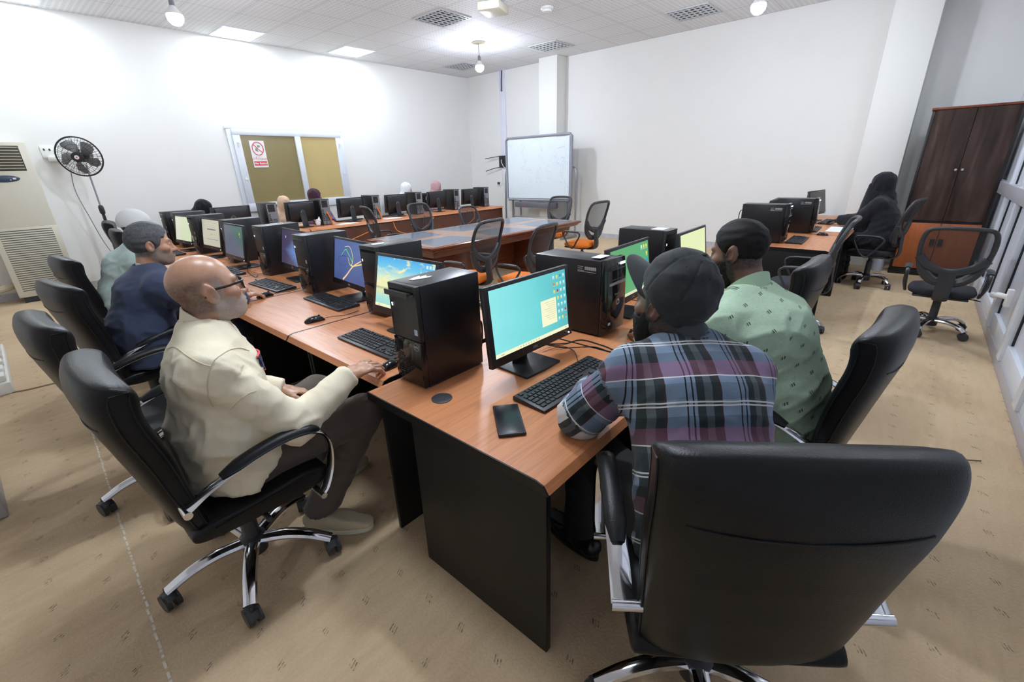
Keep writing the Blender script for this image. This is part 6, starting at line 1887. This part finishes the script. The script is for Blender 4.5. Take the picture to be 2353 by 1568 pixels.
def beard(h, m, parent, k=0.014, long=0.02):
    P = [h.E((0.03, 0, -0.045), (0.066 + k, 0.062 + k * 0.7, 0.078 + k), 0.02), h.E((0.06, 0, -0.10 - long * 0.4), (0.040, 0.042, 0.032 + long * 0.6), 0.03)]
    P.append(Prim(lambda X, Y, Z: _beardcut(h, X, Y, Z), [-1e9] * 3, [1e9] * 3, 0.01, 'i'))
    P.append(h.E((0.105, 0, -0.062), (0.03, 0.022, 0.010), 0.008, 's'))
    V, Q = surface(P, 0.0055); V, Q = keep_main(V, Q); N = vnormals(V, Q)
    V = V + N * ((vnoise(V, 210, 4) - 0.5) * 0.004)[:, None]
    return put(mesh_obj('beard', V, Q, m), parent)
def _beardcut(h, X, Y, Z):
    px, py, pz = X - h.c[0], Y - h.c[1], Z - h.c[2]
    l = [(px * h.M[0, i] + py * h.M[1, i] + pz * h.M[2, i]) / h.S for i in range(3)]
    top = np.where(l[0] > 0.05, -0.040, np.where(l[0] < 0.022, 0.015, 0.015 - (l[0] - 0.022) * 1.96))
    d = np.maximum(np.maximum(l[2] - top, 0.004 - l[0]), -(l[2] + 0.16))
    return np.broadcast_to(d * h.S, np.broadcast(X, Y, Z).shape)
BB = hair_mat('black_hair', (0.005, 0.0045, 0.0045), (0.014, 0.012, 0.011))
beard(h4, BB, b4, 0.013, 0.03)
CAPM = cloth_mat('black_cap_twill', (0.028, 0.031, 0.034), 0.8)
def ball_cap(h, m, parent):
    k = 0.016
    P = [h.E((-0.012, 0, 0.046), (0.100 + k, 0.083 + k, 0.108 + k), 0.02), Prim(lambda X, Y, Z: _capcut(h, X, Y, Z, -0.002, 0.42), [-1e9] * 3, [1e9] * 3, 0.01, 'i')]
    # panel seams pressed into the crown
    V, Q = surface(P, 0.0055); L = h.local(V); N = vnormals(V, Q)
    a = np.arctan2(L[:, 1], L[:, 0] + 0.012); g = np.abs(((a / (PI / 3)) % 1) - 0.5)
    up_ = sstep(0.01, 0.05, L[:, 2])
    V = V - N * (0.0035 * np.exp(-((0.5 - g) / 0.028) ** 2) * up_)[:, None]
    V = V + N * ((vnoise(np.stack([L[:, 0], L[:, 1], L[:, 2] * 0.6], 1), 22, 6) - 0.5) * 0.016 * (L[:, 2] > 0.03))[:, None]
    V = fold_disp(V, N, [(h.M[:, 0] - h.M[:, 2] * 0.5, 26, 0.003, sstep(0.0, 0.05, L[:, 2])), (h.M[:, 1] + h.M[:, 2], 18, 0.004, sstep(0.0, 0.05, L[:, 2]))], 8)
    c = put(mesh_obj('baseball_cap', V, Q, m), parent)
    rings = []
    for i, y in enumerate(np.linspace(-0.088, 0.088, 17)):
        t = y / 0.088; x1 = 0.060 + 0.125 * (1 - abs(t) ** 2.6); x0 = 0.062 * (1 - t * t) ** 0.5 + 0.03
        zz = 0.042 - 0.040 * t * t
        prof = [(x0, 0.0015), (x1 - 0.006, 0.0025), (x1, 0.0), (x1 - 0.006, -0.0025), (x0, -0.0025)]
        rings.append([h.w((px, y, zz + pz - 0.04 * max(0, px - 0.10) + 0.02 * (px - 0.06))) for px, pz in prof])
    br = MB().loft(rings).build('cap_brim', m, None, angle=60); br.parent = c; br.location = (0, 0, 0)
    bt = MB().ball(h.w((-0.012, 0, 0.171)), (0.012, 0.012, 0.007), 12).build('cap_button', m, None); bt.parent = c; bt.location = (0, 0, 0)
    for q in range(6):
        aa = PI / 6 + q * PI / 3
        e = MB().ball(h.w((-0.012 + 0.075 * math.cos(aa), 0.062 * math.sin(aa), 0.140)), 0.004, 8).build('eyelet', PLA, None); e.parent = c; e.location = (0, 0, 0)
    return c
ball_cap(Head(h4.w((0.004, 0, 0.018)), R_(81), R_(-27), R_(2), S4), CAPM, b4)


def plaid_mat():
    m = mat('plaid_flannel', (0.2, 0.25, 0.3), 0.9, spec=0.2)
    b = NB(m); a = b.n('ShaderNodeAttribute', attribute_name='cloth_uv'); s = b.sep(a.outputs['Vector'])
    wob = b.math('MULTIPLY', b.math('SUBTRACT', b.noise(a.outputs['Vector'], 9, 2), 0.5), 0.012)
    fx = b.math('FRACT', b.math('ADD', b.math('DIVIDE', b.math('ADD', s[0], wob), 0.150), 10.30))
    fy = b.math('FRACT', b.math('ADD', b.math('DIVIDE', b.math('ADD', s[1], wob), 0.200), 10.12))
    LB, DG_, GG, BK, MB_, WH = (0.20, 0.265, 0.35), (0.030, 0.042, 0.045), (0.10, 0.12, 0.13), (0.016, 0.016, 0.020), (0.20, 0.075, 0.115), (0.72, 0.70, 0.68)
    vx = b.ramp(fx, [(0.0, LB), (0.24, (0.05, 0.035, 0.04)), (0.30, DG_), (0.42, GG), (0.56, DG_), (0.70, LB), (0.755, BK), (0.785, LB), (0.86, BK), (0.89, LB)], True)
    hy = b.ramp(fy, [(0.0, (0.5, 0.5, 0.5)), (0.10, (0.30, 0.31, 0.33)), (0.34, (0.5, 0.5, 0.52)), (0.46, (0.62, 0.33, 0.44)), (0.70, (0.26, 0.27, 0.30)), (0.86, (0.48, 0.48, 0.50))], True)
    hm = b.ramp(fy, [(0.0, (0, 0, 0)), (0.46, (1, 1, 1)), (0.70, (0, 0, 0))], True)
    base = b.mix(0.75, vx, hy, 'OVERLAY')
    base = b.mix(b.math('MULTIPLY', hm, 0.42), base, MB_)
    wl = b.ramp(fy, [(0.0, (1, 1, 1)), (0.022, (0, 0, 0)), (0.05, (1, 1, 1)), (0.072, (0, 0, 0)), (0.435, (1, 1, 1)), (0.455, (0, 0, 0))], True)
    base = b.mix(b.math('MULTIPLY', wl, 0.85), base, WH)
    tw_ = b.math('SINE', b.math('MULTIPLY', b.math('ADD', s[0], s[1]), 2600))
    base = b.mix(b.math('MULTIPLY', b.math('ADD', b.math('MULTIPLY', tw_, 0.5), 0.5), 0.18), base, (0.0, 0.0, 0.0))
    b.put(b.bsdf().inputs['Base Color'], base)
    b.put(b.bsdf().inputs['Normal'], b.bump(b.noise(b.coord(), 24, 4, 1.2), 0.25, 0.006))
    b.bsdf().inputs['Sheen Weight'].default_value = 0.1
    return m
PLD = plaid_mat()
make_shirt(p4, 'plaid_shirt', PLD, b4, 0.022, hem=(0, 0, 0.50), h=0.009, folds=0.7, uv=True,
           extra=[ecap((1.18, 0.26, 0.5), (1.21, 0.29, 0.72), 0.205, 0.19, 0.15, 0.14, p4.pl, 0.05)])
collar_mesh(p4, mat('dark_plaid_collar', (0.05, 0.055, 0.065), 0.9), b4, 0.052, 0.070, 0.3, 'shirt_collar', 0.006, dz=0.01)
trousers(p4, mat('black_trousers', (0.02, 0.02, 0.022), 0.85), b4, 0.010, h=0.014)
for a in 'LR': shoe(p4.J[a + 'an'], p4.J[a + 'toe'], DSH, DSH, b4, S4)

# ---- man in light green printed shirt
S5 = 1.10
h5 = Head((2.135, 0.545, 1.268), R_(83), R_(10), R_(2), S5)
p5 = Person(dict(pelvis=(2.09, 0.24, 0.575), waist=(2.075, 0.28, 0.75), chest=(2.06, 0.365, 0.95), neck=(2.10, 0.455, 1.11),
                 Lsh=(1.915, 0.495, 0.995), Rsh=(2.175, 0.335, 1.005), Lel=(1.90, 0.76, 0.82), Rel=(2.40, 0.52, 0.82), Lwr=(2.10, 0.93, 0.80), Rwr=(2.42, 0.80, 0.80),
                 Lhip=(2.03, 0.29, 0.56), Rhip=(2.24, 0.26, 0.56), Lkn=(2.04, 0.76, 0.57), Rkn=(2.32, 0.72, 0.57), Lan=(2.04, 0.8, 0.11), Ran=(2.3, 0.78, 0.11), Ltoe=(2.03, 1.1, 0), Rtoe=(2.33, 1.05, 0)), S5, h5, 0.98)
b5 = make_body(p5, 'man with short black hair in a light green printed shirt, beyond the black cap', [hand_prims((2.10, 0.93, 0.80), (0.8, 0.6, -0.05), (0, 0, 1), 1, S5), hand_prims((2.42, 0.80, 0.80), (0.1, 1, -0.05), (0, 0, 1), -1, S5)], SKIN, (0.21, 0.11, 0.072),
               [(lambda L: scalp_zone(L, 0.09), (0.022, 0.016, 0.013), 0.75), (beard_zone, (0.010, 0.008, 0.008), 0.95), (brow_zone, (0.01, 0.01, 0.01), 0.9)], None)
eyes(h5, b5)
hair(h5, BB, b5, 0.0065, 0.058, -0.03, rough=0.003)
beard(h5, BB, b5, 0.008, 0.012)


def print_mat():
    m = mat('green_printed_cotton', (0.42, 0.55, 0.40), 0.85, spec=0.2)
    b = NB(m); a = b.n('ShaderNodeAttribute', attribute_name='cloth_uv')
    v = b.mapping(a.outputs['Vector'], scale=(1, 1, 1), rot=(0, 0, 0.25)); s = b.sep(v)
    row = b.math('FLOOR', b.math('DIVIDE', s[1], 0.060))
    off = b.math('MULTIPLY', b.math('FRACT', b.math('MULTIPLY', row, 0.5)), 0.090)
    ux = b.math('SUBTRACT', b.math('FRACT', b.math('DIVIDE', b.math('ADD', s[0], off), 0.090)), 0.5)
    uy = b.math('SUBTRACT', b.math('FRACT', b.math('DIVIDE', s[1], 0.060)), 0.5)
    ux2 = b.math('ADD', ux, b.math('MULTIPLY', uy, 0.12))
    inx = b.math('LESS_THAN', b.math('ABSOLUTE', ux2), 0.10); iny = b.math('LESS_THAN', b.math('ABSOLUTE', uy), 0.10)
    ln = b.math('GREATER_THAN', b.math('SINE', b.math('MULTIPLY', ux2, 70)), -0.35)
    mk = b.math('MULTIPLY', b.math('MULTIPLY', inx, iny), ln)
    vo = b.n('ShaderNodeTexVoronoi', feature='DISTANCE_TO_EDGE'); b.put(vo.inputs['Vector'], b.mapping(a.outputs['Vector'], scale=(1, 1, 1))); vo.inputs['Scale'].default_value = 95
    cr = b.math('LESS_THAN', vo.outputs['Distance'], 0.035)
    base = b.mix(b.noise(a.outputs['Vector'], 8, 2), (0.39, 0.52, 0.375), (0.45, 0.58, 0.43))
    base = b.mix(b.math('MULTIPLY', cr, 0.16), base, (0.06, 0.12, 0.06))
    base = b.mix(b.math('MULTIPLY', mk, 0.85), base, (0.03, 0.045, 0.04))
    b.put(b.bsdf().inputs['Base Color'], base)
    b.put(b.bsdf().inputs['Normal'], b.bump(b.noise(b.coord(), 24, 4, 1.2), 0.3, 0.006))
    return m
PRN = print_mat()
make_shirt(p5, 'printed_shirt', PRN, b5, 0.022, hem=(0, 0, 0.50), h=0.009, folds=1.1, uv=True,
           extra=[ecap((2.09, 0.24, 0.5), (2.08, 0.27, 0.72), 0.195, 0.185, 0.155, 0.145, p5.pl, 0.05)])
collar_mesh(p5, mat('plain_green_collar', (0.42, 0.58, 0.40), 0.85), b5, 0.072, 0.072, 0.35, 'shirt_collar', 0.010, dz=0.012)
trousers(p5, mat('black_trousers', (0.02, 0.02, 0.022), 0.85), b5, 0.010, h=0.014)
for a in 'LR': shoe(p5.J[a + 'an'], p5.J[a + 'toe'], DSH, DSH, b5, S5)

# ---- women
def woman(hc, yaw, pitch, roll, pel, label, cloth, scarf, face_open=True, arms=None, mask=None, S=1.06, facew=1.0, fy=None, skin=(0.48, 0.28, 0.19), h_=0.014, group=None, drape=0.0):
    """seated woman; fy = direction her body faces"""
    h = Head(hc, R_(yaw), R_(pitch), R_(roll), S); fy = R_(yaw if fy is None else fy)
    f = np.array([math.cos(fy), math.sin(fy), 0]); l = np.array([-math.sin(fy), math.cos(fy), 0]); pel = np.array(pel, float); up = np.array([0, 0, 1.0])
    nk = h.w((-0.03, 0, -0.15)); ch = pel * 0.35 + nk * 0.65 - up * 0.05
    J = dict(pelvis=pel, waist=pel * 0.65 + nk * 0.35 - up * 0.02, chest=ch, neck=nk, Lhip=pel + l * 0.1, Rhip=pel - l * 0.1, Lkn=pel + l * 0.1 + f * 0.46, Rkn=pel - l * 0.1 + f * 0.46, Lan=pel + l * 0.1 + f * 0.44 - up * 0.45, Ran=pel - l * 0.1 + f * 0.44 - up * 0.45, Ltoe=pel + l * 0.1 + f * 0.7 - up * 0.57, Rtoe=pel - l * 0.1 + f * 0.7 - up * 0.57)
    sh0 = nk - up * 0.09
    J.update(Lsh=sh0 + l * 0.175, Rsh=sh0 - l * 0.175)
    if arms is None:
        arms = (sh0 + l * 0.24 + f * 0.12 - up * 0.24, sh0 + l * 0.14 + f * 0.36 - up * 0.24, sh0 - l * 0.24 + f * 0.12 - up * 0.24, sh0 - l * 0.14 + f * 0.36 - up * 0.24)
    J.update(Lel=arms[0], Lwr=arms[1], Rel=arms[2], Rwr=arms[3])
    p = Person(J, S, h, 1.0)
    hd = [hand_prims(J['Lwr'], J['Lwr'] - J['Lel'], up, -1, S * 0.92, (0.2, 0.3, 0.3)), hand_prims(J['Rwr'], J['Rwr'] - J['Rel'], up, 1, S * 0.92, (0.2, 0.3, 0.3))]
    bo = make_body(p, label, hd, SKIN, skin, [(brow_zone, (0.03, 0.02, 0.02), 0.8)], (0.40, 0.14, 0.12), h=h_, fine_head=0.006, group=group)
    make_shirt(p, 'robe', cloth, bo, 0.03, hem=None, h=0.016, folds=0.9, collar=False, extra=[cap(J[a + 'hip'], J[a + 'kn'], 0.13, 0.11, 0.06) for a in 'LR'] + [cap(J[a + 'kn'], J[a + 'an'] - up * 0.06, 0.11, 0.11, 0.06) for a in 'LR'] + [plane((0, 0, 0.02), (0, 0, -1))])
    P = [h.E((-0.014, 0, 0.036), (0.116, 0.096, 0.104), 0.02), h.E((0.016, 0, -0.04), (0.085, 0.085, 0.10), 0.05), cap(h.w((-0.03, 0, -0.06)), nk - up * 0.01, 0.092, 0.115, 0.06),
         ecap(nk - up * 0.02, nk - up * 0.16 + f * 0.02, 0.12, 0.20 + drape, 0.11, 0.16, l, 0.05)]
    if face_open:
        P.append(h.E((0.125, 0, -0.012), (0.085, 0.056 * facew, 0.078), 0.012, 's'))
    V, Q = surface(P, 0.0075 if face_open else 0.009); V, Q = keep_main(V, Q); V = relax(V, Q, 1); N = vnormals(V, Q)
    V = fold_disp(V, N, [((0.3, 0.2, -1), 16, 0.008, np.ones(len(V))), (h.M[:, 0] * 0.6 - h.M[:, 2], 26, 0.006, np.ones(len(V)))], 3)
    sc = put(mesh_obj('headscarf', V, Q, scarf), bo)
    if face_open: eyes(h, bo)
    if mask is not None:
        P = [h.E((0.045, 0, -0.058), (0.070, 0.062, 0.052), 0.02), Prim(lambda X, Y, Z: _maskcut(h, X, Y, Z), [-1e9] * 3, [1e9] * 3, 0.01, 'i')]
        V, Q = surface(P, 0.006); put(mesh_obj('face_mask', V, Q, mask), bo)
    return bo, h, p
def _maskcut(h, X, Y, Z):
    px, py, pz = X - h.c[0], Y - h.c[1], Z - h.c[2]
    l = [(px * h.M[0, i] + py * h.M[1, i] + pz * h.M[2, i]) / h.S for i in range(3)]
    return np.broadcast_to(np.maximum(0.05 - l[0], l[2] + 0.022) * h.S, np.broadcast(X, Y, Z).shape)

BLC = cloth_mat('black_robe_cloth', (0.0075, 0.0075, 0.011), 0.9)
NV = 'women seated at the far desks'
woman((3.79, 9.06, 1.125), -85, 22, 0, (3.82, 9.22, 0.56), 'woman in a light beige headscarf bent behind a far row monitor', mat('beige_robe', (0.55, 0.38, 0.27), 0.9), cloth_mat('beige_scarf', (0.60, 0.41, 0.29)), group=NV)
woman((4.43, 9.08, 1.225), -14, 2, 0, (4.42, 9.22, 0.56), 'woman in a maroon headscarf and dark face mask turned to the right', mat('violet_robe', (0.14, 0.07, 0.16), 0.9), cloth_mat('maroon_scarf', (0.055, 0.018, 0.035)), mask=mat('dark_mask', (0.05, 0.045, 0.04), 0.9), fy=-90, group=NV)
woman((6.66, 9.08, 1.245), -40, 12, 0, (6.66, 9.24, 0.56), 'woman in a white headscarf looking down behind the far towers', mat('white_robe', (0.5, 0.5, 0.52), 0.9), cloth_mat('white_scarf', (0.74, 0.75, 0.79)), fy=-80, group=NV)
woman((7.56, 9.08, 1.24), -48, 12, 0, (7.56, 9.24, 0.56), 'woman in a dusty pink headscarf behind the far towers', mat('pink_robe', (0.4, 0.25, 0.26), 0.9), cloth_mat('pink_scarf', (0.46, 0.27, 0.28)), fy=-80, group=NV)
woman((2.44, 9.02, 1.15), -35, 38, -6, (2.36, 9.24, 0.56), 'woman all in black bent low at the left end of the far row', BLC, BLC, face_open=False, fy=-70, group=NV)
# woman in black face veil at the right
wb6, h6, p6 = woman((7.87, 0.385, 1.295), 100, 8, 0, (7.70, 0.22, 0.58), 'woman in a black veil and robe with black gloves at the right rear desk', BLC, BLC, face_open=False, fy=80, S=1.12,
      arms=(np.array((7.68, 0.50, 0.87)), np.array((7.83, 0.76, 0.83)), np.array((8.02, 0.30, 0.87)), np.array((8.02, 0.58, 0.83))), skin=(0.010, 0.010, 0.012), drape=0.03, h_=0.011)
capeP = [ecap(p6.J['neck'] - np.array([0, 0, 0.03]), p6.J['neck'] - np.array([-0.03, -0.10, 0.40]), 0.13, 0.29, 0.12, 0.25, p6.sl, 0.05), cap(p6.J['Lsh'], p6.J['Lel'], 0.10, 0.10, 0.08), cap(p6.J['Rsh'], p6.J['Rel'], 0.10, 0.10, 0.08)]
V, Q = surface(capeP, 0.012); N = vnormals(V, Q); V = fold_disp(V, N, [((0.2, 0.1, -1), 14, 0.012, np.ones(len(V)))], 5); put(mesh_obj('cape', V, Q, BLC), wb6)
P = [h6.C((0.085, 0, 0.0), (0.10, 0, -0.20), 0.045, 0.075, 0.03), cap(h6.w((0.05, 0, -0.1)), h6.w((0.09, 0, -0.30)), 0.10, 0.14, 0.05)]
V, Q = surface(P, 0.010); put(mesh_obj('face_veil', V, Q, BLC), wb6)
for x, y, rz, lb in ((2.45, 9.30, -75, 'black leather chair under the bent woman in black'), (3.83, 9.30, -90, 'black leather chair under the woman in light beige headscarf'), (4.42, 9.36, -95, 'black leather chair under the woman in maroon headscarf'), (6.66, 9.32, -85, 'black leather chair under the woman in white headscarf'), (7.56, 9.32, -85, 'black leather chair under the woman in pink headscarf')):
    dup(lc, x, y, R_(rz), lb)
